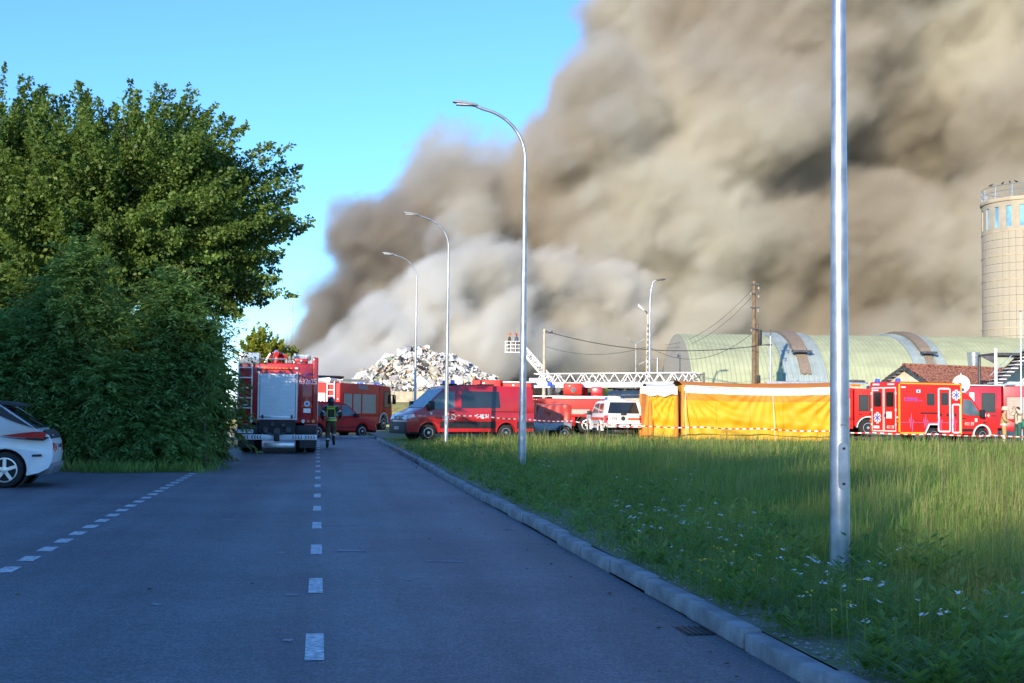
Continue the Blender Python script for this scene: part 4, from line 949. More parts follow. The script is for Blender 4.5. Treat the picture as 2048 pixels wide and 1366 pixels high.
    rear('door_board', .20, .62, 1.15, 1.48, M_WHITE, .02); rear('door_catch', .05, .18, 1.22, 1.38, M_BLACK, .02)
    rear('label_plate', -.80, -.35, .66, .80, M_WHITE, .018)
    text(bx, 'number_lettering', '411 59', .24, (-.022, off - .52, .73), (0, -1, 0), X, M_LET, squeeze=.85)
    for a in (-.85, .3): rear('roof_lamp', a, a + .5, 2.76, 2.84, M_CLEAR, .02)
    rear('roof_lamp', -.85, -.4, 2.48, 2.55, M_CLEAR, .03)
    MB().box(-.25, .02, off - 1.0, off + 1.0, .36, .44).build('rear_step', M_GREY, bx, bevel=.01)
    for s in (-1, 1): beacon(bx, .22, y_(s * .72), z1, .13, .16)
    # cab
    hc = .98
    low = [(L, .42), (5.05 - .50, .40)] + arc(5.05, r, .50, 172, 8, 12) + [(5.98, .42), (6.04, .6), (6.02, .88), (5.9, 1.08), (5.45, 1.26), (5.25, 1.30), (L, 1.30)]
    up = [(L, 1.295), (5.25, 1.295), (4.55, 2.16), (4.30, 2.36), (L, 2.52)]
    b = body_prism(low, up, hc, 1.3, .09); b.v = [(x, y + off, z) for x, y, z in b.v]
    cab = b.build('cab', M_REDO, t, bevel=.045, seg=3); yc = yfun(hc, 1.3, .09)
    for s in (-1, 1):
        def cp(name, poly, m, pr=.008, parent=cab): return plate(parent, name, [(x, off + s * yc(z), z) for x, z in poly], (0, s, 0), m, .03, pr)
        w_ = cp('door_window', [(3.9, 1.42), (4.1, 1.36), (5.02, 1.30), (4.95, 1.42), (4.46, 2.08), (3.98, 2.12)], M_GLASSL)
        for xx in (L + .05, 4.98): cp('door_seam', [(xx, .5), (xx + .012, .5), (xx + .012, 1.3), (xx, 1.3)], M_BLACK, .005)
        cp('door_handle', [(3.86, 1.18), (4.08, 1.18), (4.08, 1.22), (3.86, 1.22)], M_BLACK, .02)
        cp('wing_badge', [(5.12, .98), (5.34, .98), (5.34, 1.03), (5.12, 1.03)], M_BLACK, .01)
        cp('sill_moulding', [(L + .06, .56), (4.5, .56), (4.52, .68), (L + .06, .68)], M_BLACK, .015)
        cp('door_sticker', [(4.62, 1.02), (4.76, 1.02), (4.76, 1.20), (4.62, 1.20)], M_WHITE, .010)
        text(cab, 'number_lettering', '411 59', .24, (4.28, off + s * (hc + .006), .92), (-s, 0, 0), (0, s, 0), M_LET, squeeze=.85)
        MB().loft([[(5.05 + q[0], off + s * (hc - .05), q[1] + r), (5.05 + q[0] * 1.16, off + s * (hc - .05), q[1] * 1.16 + r), (5.05 + q[0] * 1.16, off + s * (hc + .02), q[1] * 1.16 + r), (5.05 + q[0], off + s * (hc + .02), q[1] + r)] for q in arc(0, 0, .48, 0, 180, 14)]).build('wheel_arch', M_WHITE, cab)
        MB().box(4.86, 5.06, off + s * 1.0 if s > 0 else off - 1.24, off + 1.24 if s > 0 else off - 1.0, 1.24, 1.62).build('mirror', M_BLACK, cab, bevel=.04)
        plate(cab, 'headlight', [(6.02, off + s * .55, .82), (5.96, off + s * .95, .82), (5.82, off + s * .95, 1.08), (5.92, off + s * .62, 1.06)], (1, 0, .3), M_CLEAR, .05, .04)
    plate(cab, 'windscreen', [(5.22, off - .9, 1.33), (5.22, off + .9, 1.33), (4.55, off + .82, 2.15), (4.55, off - .82, 2.15)], (1, 0, 1), M_GLASSL, .02, .012)
    plate(cab, 'grille', [(6.03, off - .45, .72), (6.03, off + .45, .72), (5.98, off + .45, 1.0), (5.98, off - .45, 1.0)], (1, 0, .1), M_BLACK, .05, .02)
    lb = MB().box(4.0, 4.3, off - .75, off + .75, 2.45, 2.52).build('light_bar', M_WHITE, cab, bevel=.015)
    for s in (-1, 1): beacon(lb, 4.15, off + s * .60, 2.51, .13, .16)
ambulance()

def white_car():
    Y = 23.4
    p = at(10, 973, Y); p.z = .008
    # origin under the rear axle, x forward
    t = empty('white_hatchback', p, math.atan2(-RN.y, -RN.x) + R(3), 'white electric hatchback with red side stripe and black roof edge, parked by the shrubs', 'car')
    hw, belt, tb = .885, .98, .16; yf = yfun(hw, belt, tb); r = .318; AX = 0.885
    # offset so that the near (left) wheel stands on the origin
    O = -AX + .10
    low = [(-.80, .34), (-.62, .26), (-.40, .22)] + arc(0, r, .375, 196, -16, 14) + [(2.70 - .385, .20)] + arc(2.70, r, .375, 196, -16, 14) + [(3.48, .24), (3.60, .45), (3.58, .66), (3.40, .80), (2.72, .93), (2.45, .98), (-.60, 1.0), (-.78, .94), (-.86, .80), (-.885, .62), (-.87, .48)]
    up = [(-.60, .995), (-.42, 1.10), (.02, 1.40), (.18, 1.50), (.75, 1.56), (1.25, 1.545), (1.62, 1.46), (2.45, .975)]
    tap = lambda x: 1 - .30 * max(0, (-.38 - x) / .5) ** 1.4
    xs_ = lambda x: x if x > -.38 else -.38 + (x + .38) * .80
    b = body_prism(low, up, hw, belt, tb); b.v = [(xs_(x), y * tap(x) + O, z) for x, y, z in b.v]
    body = b.build('body', M_WHITE, t, bevel=.05, seg=4)
    MB().box(-.5, 3.2, O - .65, O + .65, .2, .6).build('underbody', M_BLACK, t)
    M_RIM = mat('machined_rim', (.60, .61, .63), .3, .8, var=.1)
    for s in (-1, 1):
        for ax in (0, 2.70):
            wheel(t, ax, O + s * (hw - .10), r, .205, s, .70, M_RIM, 0, 5)
            MB().lathe([(.385, -.36), (.385, -.02), (.365, -.02), (.365, -.36)], 26, (ax, O + s * (hw - (.04 if s > 0 else -.34) * s * s) if s > 0 else O - hw + .38, r), 'y').build('wheel_well', M_BLACK, t)
        def sp(name, poly, m, pr=.006, parent=body): return plate(parent, name, [(xs_(x), O + s * yf(z) * tap(x), z) for x, z in poly], (0, s, 0), m, .03, pr)
        sp('black_pillar', [(-.50, 1.06), (-.05, 1.335), (.10, 1.45), (.75, 1.50), (1.30, 1.49), (1.30, 1.42), (.70, 1.42), (.30, 1.36), (-.10, 1.19)], M_BLACK, .010)
        sp('door_window', [(.55, 1.06), (1.30, 1.05), (1.30, 1.41), (.72, 1.41), (.46, 1.32)], M_GLASS, .008)
        sp('front_window', [(1.36, 1.05), (2.20, 1.02), (1.62, 1.39), (1.36, 1.41)], M_GLASS, .008)
        sp('red_stripe', [(.36, .87), (3.2, .84), (3.2, .98), (.36, 1.0)], M_LETR, .004)
        tl = sp('tail_lamp', [(-.74, .985), (-.60, 1.005), (-.30, .985), (.10, .925), (-.30, .895), (-.70, .86)], M_REDL, .014)
        sp('lamp_base', [(-.80, .90), (-.68, .84), (-.25, .87), (.15, .915), (-.32, .88), (-.72, .91)], M_BLACK, .016, tl)
        sp('bumper_slot', [(-.66, .555), (-.48, .555), (-.48, .595), (-.66, .595)], M_BLACK, .008)
        for xx in (.42, 1.33): sp('door_seam', [(xx, .3), (xx + .010, .3), (xx + .010, 1.0), (xx, 1.0)], M_GREY, .003)
        sp('sill', [(.45, .22), (2.25, .22), (2.25, .30), (.45, .30)], M_GREY, .012)
        lo = [(-.77, O + s * .42, .78), (-.75, O + s * .62, .80), (-.765, O + s * .56, .66), (-.785, O + s * .42, .64)]
        plate(body, 'reflector_lamp', lo, (-1, s * .3, 0), M_REDL, .03, .02)
        plate(body, 'headlight', [(3.56, O + s * .5, .66), (3.42, O + s * .84, .66), (3.25, O + s * .84, .80), (3.42, O + s * .5, .78)], (1, s * .4, .5), M_CLEAR, .04, .02)
    rw = plate(body, 'rear_window', [(-.50, O - .66, 1.06), (-.50, O + .66, 1.06), (.06, O + .60, 1.42), (.06, O - .60, 1.42)], (-1, 0, 1), M_GLASS, .02, .012)
    MB().bar((-.50, O, 1.10), (-.30, O + .35, 1.25), .02).build('wiper', M_BLACK, rw)
    MB().prism([(-.18, 1.445), (.35, 1.50), (.35, 1.56), (.0, 1.53), (-.2, 1.475)], O - .62, O + .62).build('roof_spoiler', M_BLACK, body, bevel=.012)
    plate(body, 'black_tailgate', [(-.72, O - .56, .86), (-.72, O + .56, .86), (-.58, O + .60, 1.0), (-.58, O - .60, 1.0)], (-1, 0, .5), M_BLACK, .04, .05)
    number_plate(t, 'STA 40TH', (-.80, O, .73), (0, -1, 0), (-1, 0, .1))
    MB().prism([(-.80, .36), (-.72, .22), (-.45, .20), (-.45, .28), (-.70, .40), (-.80, .44)], O - .58, O + .58).build('rear_diffuser', M_GREY, body, bevel=.01)
    text(body, 'model_lettering', 'LEAF', .06, (-.74, O + .35, .93), (0, -1, 0), (-1, 0, .5), M_STEEL)
    MB().tube([(.42, O, 1.53), (.24, O, 1.86)], [.008, .003], 6).build('roof_aerial', M_BLACK, body)
    MB().prism([(.42, 1.535), (.25, 1.515), (.52, 1.60)], O - .03, O + .03).build('aerial_fin', M_BLACK, body)
white_car()

def pickup():
    Y = 63
    p = at(1247, 874, Y); p.z = .13
    # origin under the tail centre, x forward
    t = empty('white_pickup', p, math.pi / 2 + R(6), 'white pickup with hardtop canopy and orange stripe, tail towards the meadow beside the tent', 'pickup')
    hw, belt, tb = .955, 1.12, .20; yf = yfun(hw, belt, tb); r = .40
    low = [(0, .62), (.05, .56), (1.20 - .50, .52)] + arc(1.20, r, .50, 170, 10, 10) + [(4.42 - .50, .46)] + arc(4.42, r, .50, 170, 10, 10) + [(5.25, .5), (5.32, .7), (5.3, 1.05), (5.1, 1.16), (3.95, 1.20), (0, 1.12)]
    up = [(0, 1.115), (3.95, 1.195), (3.15, 1.76), (2.9, 1.82), (1.8, 1.86), (.35, 1.86), (.22, 1.80)]
    body = body_prism(low, up, hw, belt, tb).build('body', M_WHITE, t, bevel=.045, seg=3)
    MB().box(.3, 5, -.7, .7, .42, .8).build('chassis', M_BLACK, t)
    for s in (-1, 1):
        wheel(t, 1.2, s * .84, r, .26, s, .58, M_DKST, 6); wheel(t, 4.42, s * .84, r, .26, s, .58, M_DKST, 6)
        for cx in (1.2, 4.42): MB().loft([[(cx + q[0], s * (hw - .1), q[1] + r), (cx + q[0] * 1.12, s * (hw - .1), q[1] * 1.12 + r), (cx + q[0] * 1.12, s * (hw + .05), q[1] * 1.12 + r), (cx + q[0], s * (hw + .05), q[1] + r)] for q in arc(0, 0, .48, 0, 180, 12)]).build('wheel_arch', M_WHITE, body)
        spanel(body, 'canopy_window', [(.55, 1.26), (1.65, 1.26), (1.65, 1.72), (.62, 1.72)], s, yf, M_GLASS, .010)
        spanel(body, 'rear_door_window', [(1.85, 1.26), (2.55, 1.26), (2.55, 1.72), (1.85, 1.74)], s, yf, M_GLASSL, .010)
        spanel(body, 'front_door_window', [(2.62, 1.26), (3.6, 1.26), (3.05, 1.68), (2.62, 1.72)], s, yf, M_GLASSL, .010)
        spanel(body, 'side_stripe', [(.1, .90), (3.8, .90), (3.8, 1.04), (.1, 1.04)], s, yf, M_ORG, .006)
        for xx in (1.75, 2.58, 3.62): spanel(body, 'door_seam', [(xx, .6), (xx + .012, .6), (xx + .012, 1.15), (xx, 1.15)], s, yf, M_BLACK, .004)
        MB().box(3.35, 3.5, min(s * .98, s * 1.22), max(s * .98, s * 1.22), 1.16, 1.36).build('mirror', M_BLACK, body, bevel=.03)
        MB().box(1.75, 3.75, min(s * .9, s * 1.02), max(s * .9, s * 1.02), .36, .42).build('side_step', M_BLACK, body)
        tl = plate(body, 'tail_lamp', [(0, s * .80, .78), (0, s * .955, .78), (.02, s * .955, 1.14), (.02, s * .76, 1.16)], (-1, 0, 0), M_REDL, .05, .025)
        plate(tl, 'lamp_surround', [(-.02, s * .76, .93), (-.02, s * .85, .93), (-.02, s * .85, 1.02), (-.02, s * .76, 1.02)], (-1, 0, 0), M_BLACK, .02, .012)
        plate(body, 'headlight', [(5.33, s * .6, .86), (5.28, s * .93, .86), (5.2, s * .93, 1.08), (5.3, s * .6, 1.08)], (1, 0, 0), M_CLEAR, .04, .03)
    X = (-1, 0, 0)
    rw = plate(body, 'rear_window', [(.03, -.78, 1.24), (.03, .78, 1.24), (.21, .64, 1.78), (.21, -.64, 1.78)], (-1, 0, .3), M_GLASS, .02, .014)
    MB().box(-.03, .02, -.14, .14, 1.15, 1.25).build('gate_handle', M_BLACK, body, bevel=.01)
    plate(body, 'orange_stripe', quad_rear(-.22, -.76, .92, 1.03, 0), X, M_ORG, .02, .010)
    text(body, 'lettering', '998', .20, (-.012, .46, .99), (0, -1, 0), X, M_LETR)
    rng_ = []
    MB().lathe([(.11, 0), (.11, .012)], 18, (-.018, .02, 1.0), 'x').build('oval_badge', M_BLACK, body)
    bp = MB().box(-.12, .02, -.93, .93, .56, .74).build('rear_bumper', M_BLACK, body, bevel=.03)
    for s in (-1, 1): MB().box(-.14, -.05, min(s * .36, s * .86), max(s * .36, s * .86), .56, .72).build('bumper_end', M_WHITE, bp, bevel=.03)
    number_plate(t, '', (-.13, 0, .64), (0, -1, 0), X, .5, .14)
    MB().box(-.1, .1, -.5, .5, .30, .45).build('tow_bar', M_BLACK, t, bevel=.02)
    for s in (-1, 1): MB().bar((.5, s * .66, 1.90), (2.8, s * .68, 1.92), .035).build('roof_rail', M_STEEL, body)
    lb = MB().box(2.3, 2.6, -.5, .5, 1.87, 1.93).build('light_bar', M_WHITE, body, bevel=.01)
    for s in (-1, 1): beacon(lb, 2.45, s * .42, 1.93, .09, .10)
    MB().box(1.6, 1.75, -.3, .5, 1.88, 1.97).build('roof_lamp', M_CLEAR, body, bevel=.01)
    plate(body, 'windscreen', [(3.9, -.8, 1.25), (3.9, .8, 1.25), (3.18, .72, 1.75), (3.18, -.72, 1.75)], (1, 0, 1), M_GLASSL, .02, .012)
pickup()

def trailer():
    Y = 62
    p = at(1100, 872, Y); p.z = .13
    t = empty('box_trailer', p, R(180 + 14), 'grey box trailer with red tarpaulin cover, between the crimson van and the white pickup', 'trailer')
    M_TB = mat('trailer_grey', (.30, .34, .40), .45, .3, var=.12)
    M_TARP = mat('red_tarpaulin', (.50, .055, .035), .38, var=.15, scale=2.0, coat=.3)
    L, W = 1.35, .72
    box = MB().box(-L/2 - .18, L/2 + .18, -W, W, .42, .80).build('trailer_box', M_TB, t, bevel=.015)
    for s in (-1, 1):
        for x in (-.5, 0, .5): MB().box(x - .02, x + .02, min(s * W, s * (W + .025)), max(s * W, s * (W + .025)), .44, .79).build('side_rib', M_TB, box)
        plate(box, 'side_panel', [(-.78, s * W, .52), (.30, s * W, .52), (.30, s * W, .68), (-.78, s * W, .68)], (0, s, 0), M_TB, .02, .012)
        wheel(t, -.45, s * .84, .29, .18, s, .6, M_STEEL, 5)
        MB().loft([[(-.45 + q[0], s * .74, q[1] + .3), (-.45 + q[0] * 1.1, s * .74, q[1] * 1.1 + .3), (-.45 + q[0] * 1.1, s * .95, q[1] * 1.1 + .3), (-.45 + q[0], s * .95, q[1] + .3)] for q in arc(0, 0, .34, 10, 170, 10)]).build('mudguard', M_BLACK, t)
    # draped tarpaulin with sagging folds
    b = MB(); nx, nz = 26, 14
    def tarp(u, v, s):
        x = (-L/2 - .15) + (L + .3) * u; z = .78 + .82 * v
        f = .035 * math.sin(u * 23 + v * 5 * (u - .4)) * (1 - .4 * v) + .03 * noise.noise(Vector((u * 4, v * 3, s * 5)))
        return (x + .02 * math.sin(v * 9 + u * 3), s * (W + .03 - .05 * v) + s * f, z + .02 * math.sin(u * 7))
    for s in (-1, 1):
        vs = [tarp(i / nx, j / nz, s) for j in range(nz + 1) for i in range(nx + 1)]
        b.add(vs, [(j*(nx+1)+i, j*(nx+1)+i+1, (j+1)*(nx+1)+i+1, (j+1)*(nx+1)+i) for j in range(nz) for i in range(nx)])
    top = []
    for i in range(nx + 1):
        for k_ in range(9):
            v = k_ / 8; y = -1 + 2 * v; q = tarp(i / nx, 1, -1)
            top.append((q[0], y * (W - .02), 1.60 + .02 * math.sin(i / nx * 7) + .07 * (1 - y * y) + .02 * noise.noise(Vector((i * .3, k_, 1)))))
    b.add(top, [(i*9+k_, i*9+k_+1, (i+1)*9+k_+1, (i+1)*9+k_) for i in range(nx) for k_ in range(8)])
    for e in (-1, 1):
        vs = []
        for j in range(nz + 1):
            for k_ in range(9):
                y = -1 + 2 * k_ / 8; v = j / nz
                vs.append((e * (L/2 + .15 + .03 * math.sin(k_ * 2.2 + v * 4)), y * (W + .02 - .04 * v), .78 + .82 * v + (.07 * (1 - y * y) * v)))
        b.add(vs, [(j*9+k_, j*9+k_+1, (j+1)*9+k_+1, (j+1)*9+k_) for j in range(nz) for k_ in range(8)])
    b.build('tarpaulin', M_TARP, t, smooth=60)
    MB().bar((L/2, .3, .45), (L/2 + 1.1, 0, .45), .06).bar((L/2, -.3, .45), (L/2 + 1.1, 0, .45), .06).build('drawbar', M_DKST, t)
    for s in (-1, 1): plate(t, 'tail_lamp', [(-L/2 - .19, s * .5, .46), (-L/2 - .19, s * .68, .46), (-L/2 - .19, s * .68, .54), (-L/2 - .19, s * .5, .54)], (-1, 0, 0), M_REDL, .04, .03)
trailer()
# ------------------------------------------------------------- tent
M_TY = mat('yellow_tent_cloth', (.66, .37, .010), .65, var=.07, scale=1.2)
M_TO = mat('orange_tent_cloth', (.80, .24, .02), .65, var=.07, scale=1.2)
M_TW = mat('white_tent_cloth', (.80, .79, .76), .7, var=.04, scale=1.5)
def cloth(b, P, nu, nv):
    vs = [P(i / nu, j / nv) for j in range(nv + 1) for i in range(nu + 1)]
    return b.add(vs, [(j*(nu+1)+i, j*(nu+1)+i+1, (j+1)*(nu+1)+i+1, (j+1)*(nu+1)+i) for j in range(nv) for i in range(nu)])
def tent(label, x0, x1, Y, D, H, big):
    t = empty('decontamination_tent', ((x0 + x1) / 2, Y, .12), 0, label, 'tent')
    W = (x1 - x0) / 2
    def fold(u, v):                               # wrinkles: drape lines hanging from the two top corners and pulled feet
        f = 0
        for (cx, cz, k_, a_) in ((0, 1.05, 30, .11), (1, 1.05, 26, .10), (.55, 1.3, 34, .045)):
            ang = math.atan2((cz - v) * H, (u - cx) * 2 * W)
            d = math.hypot((cz - v) * H, (u - cx) * 2 * W)
            f += a_ * math.sin(ang * k_ + d * .8) * math.exp(-d / (2.6 if big else 1.2))
        f += .05 * noise.noise(Vector((u * W * 1.1, v * 1.6, 3.1))) + .03 * noise.noise(Vector((u * W * 2.5 + v * 2, v * 5, 8)))
        f += .085 * math.sin(v * 16 + u * W * .9 + 2 * noise.noise(Vector((u * 3, v * 2, 5)))) * math.exp(-((v - .35) / .35) ** 2)
        return f
    sag = lambda u: (.10 * math.sin(math.pi * u) if big else .05 * math.sin(math.pi * u))
    def wall(s):
        def P(u, v):
            x = -W + 2 * W * u; z = v * (H - sag(u))
            bulge = -.10 * math.sin(math.pi * v)
            return (x, s * (D / 2) * 1.0 - (1 if s < 0 else -1) * (fold(u, v) + .12 * (1 - v)) * 1.0 - s * bulge * .3, z + .03 * math.sin(u * 40) * (1 - v) * .5)
        return P
    def band(P, a, c): return lambda u, v: P(u, a + (c - a) * v)
    for s, nm in ((-1, 'front'), (1, 'back')):
        P = wall(s); n = 90 if big else 30
        cloth(MB(), band(P, 0, .74 if big else .86), n, 26).build('wall_cloth', M_TY, t, smooth=180)
        cloth(MB(), band(P, .74 if big else .86, .865 if big else .91), n, 5).build('orange_band', M_TO, t, smooth=180)
        cloth(MB(), band(P, .865 if big else .91, 1.0), n, 5).build('white_band', M_TW, t, smooth=180)
    if big:
        P = wall(-1); M_SEAM = mat('tent_seam', (.55, .28, .01), .7, var=.1)
        for u0 in (.20, .405, .61, .82):
            Q = lambda u, v, u0=u0: (lambda p: (p[0], p[1] - .012, p[2]))(P(u0 + .0035 * u, v * .74))
            cloth(MB(), Q, 1, 26).build('wall_seam', M_SEAM, t, smooth=180)
        for (x, z) in ((-W + .1, H * .88), (W * .1, H * .86), (W - .2, H * .86)):
            MB().tube([(x, -D/2 - .05, z), (x - .1, -D/2 - 1.1, .05)], .012, 6).build('guy_rope', M_TW, t)
    for s in (-1, 1):
        P = lambda u, v, s=s: (s * (W + .02 * math.sin(v * 7 + u * 11)), -D/2 + D * u, v * H)
        cloth(MB(), band(P, 0, 1.0), 20, 14).build('side_cloth', M_TO if not big else M_TY, t, smooth=180)
        for y in (-D/2, D/2):
            MB().tube([(s * (W - .02), y, 0), (s * (W - .0), y * .99, H * .5), (s * (W - .02), y * .98, H)], .085, 10).build('corner_tube', M_TO, t)
    P = lambda u, v: (-W + 2 * W * u, -D/2 + D * v, H - sag(u) + .30 * math.sin(math.pi * v) - .05)
    cloth(MB(), P, 24, 10).build('roof_cloth', M_TO if big else M_TW, t, smooth=180)
    return t
Yw = 59.8
xa, xb_ = gx(1366, Yw), gx(1692, Yw)
tn = tent('large yellow and orange tent with white top band in front of the hangar', xa, xb_, Yw + 2.6, 5.2, 2.60, True)
xs0, xs1 = gx(1297, Yw), gx(1356, Yw)
ts = tent('small yellow annex tent with white sagging roof, beside the white pickup', xs0, xs1, Yw + 2.0, 3.2, 2.45, False)
w = (xs1 - xs0) / 2
MB().tube([(-w - .12, -1.75, 0), (-w - .05, -1.68, 1.2), (-w + .05, -1.6, 2.1)], [.20, .13, .07], 10).tube([(-w + .14, -1.78, 0), (-w + .12, -1.7, 1.1), (-w + .10, -1.6, 2.0)], [.16, .11, .06], 10).build('tied_curtain', M_TO, ts)
MB().tube([(w - .05, -1.70, 0), (w - .03, -1.68, 1.2), (w - .04, -1.6, 2.2)], [.12, .10, .07], 10).build('tied_curtain', M_TO, ts)
cloth(MB(), lambda u, v: (-w - .35 + (2 * w + .35) * u, -1.72 - .06 * v, 2.52 - .34 * v - .10 * math.sin(math.pi * u) * v + .04 * math.sin(u * 17) * v), 24, 6).build('roof_flap', M_TW, ts, smooth=180)
cloth(MB(), lambda u, v: (-w - .02 + .5 * u - .55 * v, -1.74, .35 + 1.6 * v), 4, 6).build('door_flap', M_TW, ts, smooth=180) if False else None
MB().box(w + .03, w + .25, -1.4, 1.0, 0, 2.3).build('gap_shade_block', M_BLACK, ts)  # solid black box stands in for the shade in the gap between tents

# ------------------------------------------------------------- aerial ladder vehicles
M_LAD = mat('ladder_white_paint', (.76, .76, .74), .45, var=.06)
def truss(parent, name, p0, p1, w, h, nb, m, bottom=.14):
    """ladder section: two side frames of chords and braces, rungs between; p0 root, p1 tip, both bottom centre"""
    p0 = Vector(p0); p1 = Vector(p1); d = (p1 - p0).normalized(); sd_ = d.cross(Vector((0, 0, 1))).normalized(); up = sd_.cross(d)
    ch = MB()
    for s in (-1, 1):
        a, c = p0 + sd_ * s * w / 2, p1 + sd_ * s * w / 2
        ch.bar(a, c, .07, bottom); ch.bar(a + up * h, c + up * h, .05, .06)
    o = ch.build(name, m, parent)
    L = (p1 - p0).length
    for s in (-1, 1):
        b = MB()
        for i in range(nb):
            q0 = p0 + d * (L * i / nb) + sd_ * s * w / 2; q1 = p0 + d * (L * (i + .5) / nb) + sd_ * s * w / 2 + up * h; q2 = p0 + d * (L * (i + 1) / nb) + sd_ * s * w / 2
            b.bar(q0, q1, .045); b.bar(q1, q2, .045)
        tag(b.build('side_brace', m, o), kind='stuff')
    b = MB()
    for i in range(int(L / .3)): b.bar(p0 + d * (i * .3 + .1) - sd_ * w / 2, p0 + d * (i * .3 + .1) + sd_ * w / 2, .035)
    tag(b.build('rung', m, o), kind='stuff')
    return o
def ladder_truck():
    Y = 76; p = at(1130, 866, Y); p.z = .13
    t, body, cab = fire_engine('turntable ladder engine with white truss ladder laid level above the red trailer', Vector((p.x + 3.3, p.y + .6, .13)), math.pi - R(8), L=9.2, cab=2.2, H=2.05, red=M_REDO, shut=M_ROLLG, wheel_white=True)
    # taller cab roof with sign board
    MB().box(7.0, 8.7, -1.15, 1.15, 2.0, 3.10).build('cab_roof', M_REDO, t, bevel=.05)
    plate(t, 'cab_window', [(7.4, 1.15, 2.3), (8.5, 1.15, 2.3), (8.4, 1.15, 2.85), (7.4, 1.15, 2.85)], (0, 1, 0), M_GLASS, .02, .01)
    MB().box(5.2, 6.9, -1.0, 1.0, 2.05, 2.95).build('equipment_locker', M_REDO, t, bevel=.04)
    MB().box(5.0, 6.9, -1.02, 1.02, 2.95, 3.02).build('locker_edge', M_WHITE, t, bevel=.01)
    tb = MB().lathe([(1.0, 0), (1.0, .18), (.7, .22), (.7, .5)], 24, (3.4, 0, 2.05)).build('turntable', M_DKST, t)
    MB().box(2.2, 3.3, .15, 1.2, 2.25, 2.95).build('control_seat', M_REDO, tb, bevel=.08)
    MB().box(2.0, 2.5, -1.0, -.1, 2.2, 2.9).build('winch_cover', M_REDO, tb, bevel=.1)
    MB().box(1.0, 1.7, .4, 1.1, 2.12, 2.75).build('side_locker', M_REDC, t, bevel=.1)
    MB().box(.1, 3.9, .55, 1.3, 2.06, 2.12).build('deck_plate', M_STEEL, t)
    for x in (2.7, 3.6): MB().cyl((x, .95, 2.55), (x, 1.25, 2.55), .16, n=14).build('jack_cover', M_DKST, tb)
    ld = truss(t, 'ladder_section', (5.1, 0, 2.78), (-4.4, 0, 2.92), 1.0, .72, 11, M_LAD, .22)
    truss(t, 'ladder_section', (4.6, 0, 2.95), (-4.6, 0, 3.08), .78, .52, 14, M_LAD, .08)
    truss(t, 'ladder_section', (4.2, 0, 3.05), (-4.7, 0, 3.18), .60, .38, 17, M_DKST, .06)
    cg = MB().box(-4.9, -4.75, -.5, .5, 2.75, 3.65).bar((-4.8, -.5, 3.6), (-3.9, -.5, 3.0), .05).bar((-4.8, .5, 3.6), (-3.9, .5, 3.0), .05).build('ladder_tip', M_DKST, ld)
    for x in (-3.2, -1.2, 2.8): MB().lathe([(.12, 0), (.15, .1), (.1, .28)], 10, (x, .3, 2.98)).build('pulley_block', M_BLACK, ld)
    MB().box(4.4, 5.4, -.55, .55, 2.7, 3.25).build('lift_arm', M_WHITE, tb, bevel=.05)
    beacon(t, 4.1, 1.0, 2.75, .16, .25)
ladder_truck()
def basket_truck():
    Y = 120; p = at(1150, 850, Y)
    t, body, cab = fire_engine('distant ladder engine with raised ladder and crewed rescue basket against the smoke', Vector((p.x + 3, p.y, .1)), math.pi, L=9.0, cab=2.3, H=2.2, red=M_REDO, shut=M_ROLLG)
    inv = Matrix.Rotation(-math.pi, 4, 'Z') @ Matrix.Translation(-Vector((p.x + 3, p.y, .1)))
    a = inv @ at(1100, 770, Y); c = inv @ at(1043, 704, Y)
    truss(t, 'ladder_section', a, c, .9, .62, 9, M_LAD, .12)
    truss(t, 'ladder_section', a + Vector((.1, 0, .15)), c + Vector((-.05, 0, .12)), .65, .42, 12, M_LAD, .07)
    MB().lathe([(1.0, 0), (1.0, .4), (.6, .5), (.6, 1.2)], 20, (a.x, 0, 2.2)).build('turntable', M_DKST, t)
    b0 = inv @ at(1026, 707, Y)
    fl = MB().box(b0.x - .75, b0.x + .75, -.6, .6, b0.z, b0.z + .14).build('basket_floor', M_LAD, t, bevel=.03)
    b = MB()
    for x in (-.72, -.24, .24, .72):
        for y in (-.57, .57): b.bar((b0.x + x, y, b0.z + .1), (b0.x + x, y, b0.z + 1.1), .06)
    for z in (.45, .78, 1.1):
        for y in (-.57, .57): b.bar((b0.x - .72, y, b0.z + z), (b0.x + .72, y, b0.z + z), .05)
        for x in (-.72, .72): b.bar((b0.x + x, -.57, b0.z + z), (b0.x + x, .57, b0.z + z), .05)
    tag(b.build('basket_rail', M_LAD, fl), kind='stuff')
    MB().tube([(b0.x - .5, 0, b0.z + .9), (b0.x - .8, 0, b0.z + 1.35), (b0.x - 1.2, 0, b0.z + 1.3)], .07, 8).build('basket_monitor', M_DKST, fl)
    return Vector((p.x + 3, p.y, .1)) + Matrix.Rotation(math.pi, 3, 'Z') @ Vector((b0.x, 0, b0.z + .14))
BASKET = basket_truck()
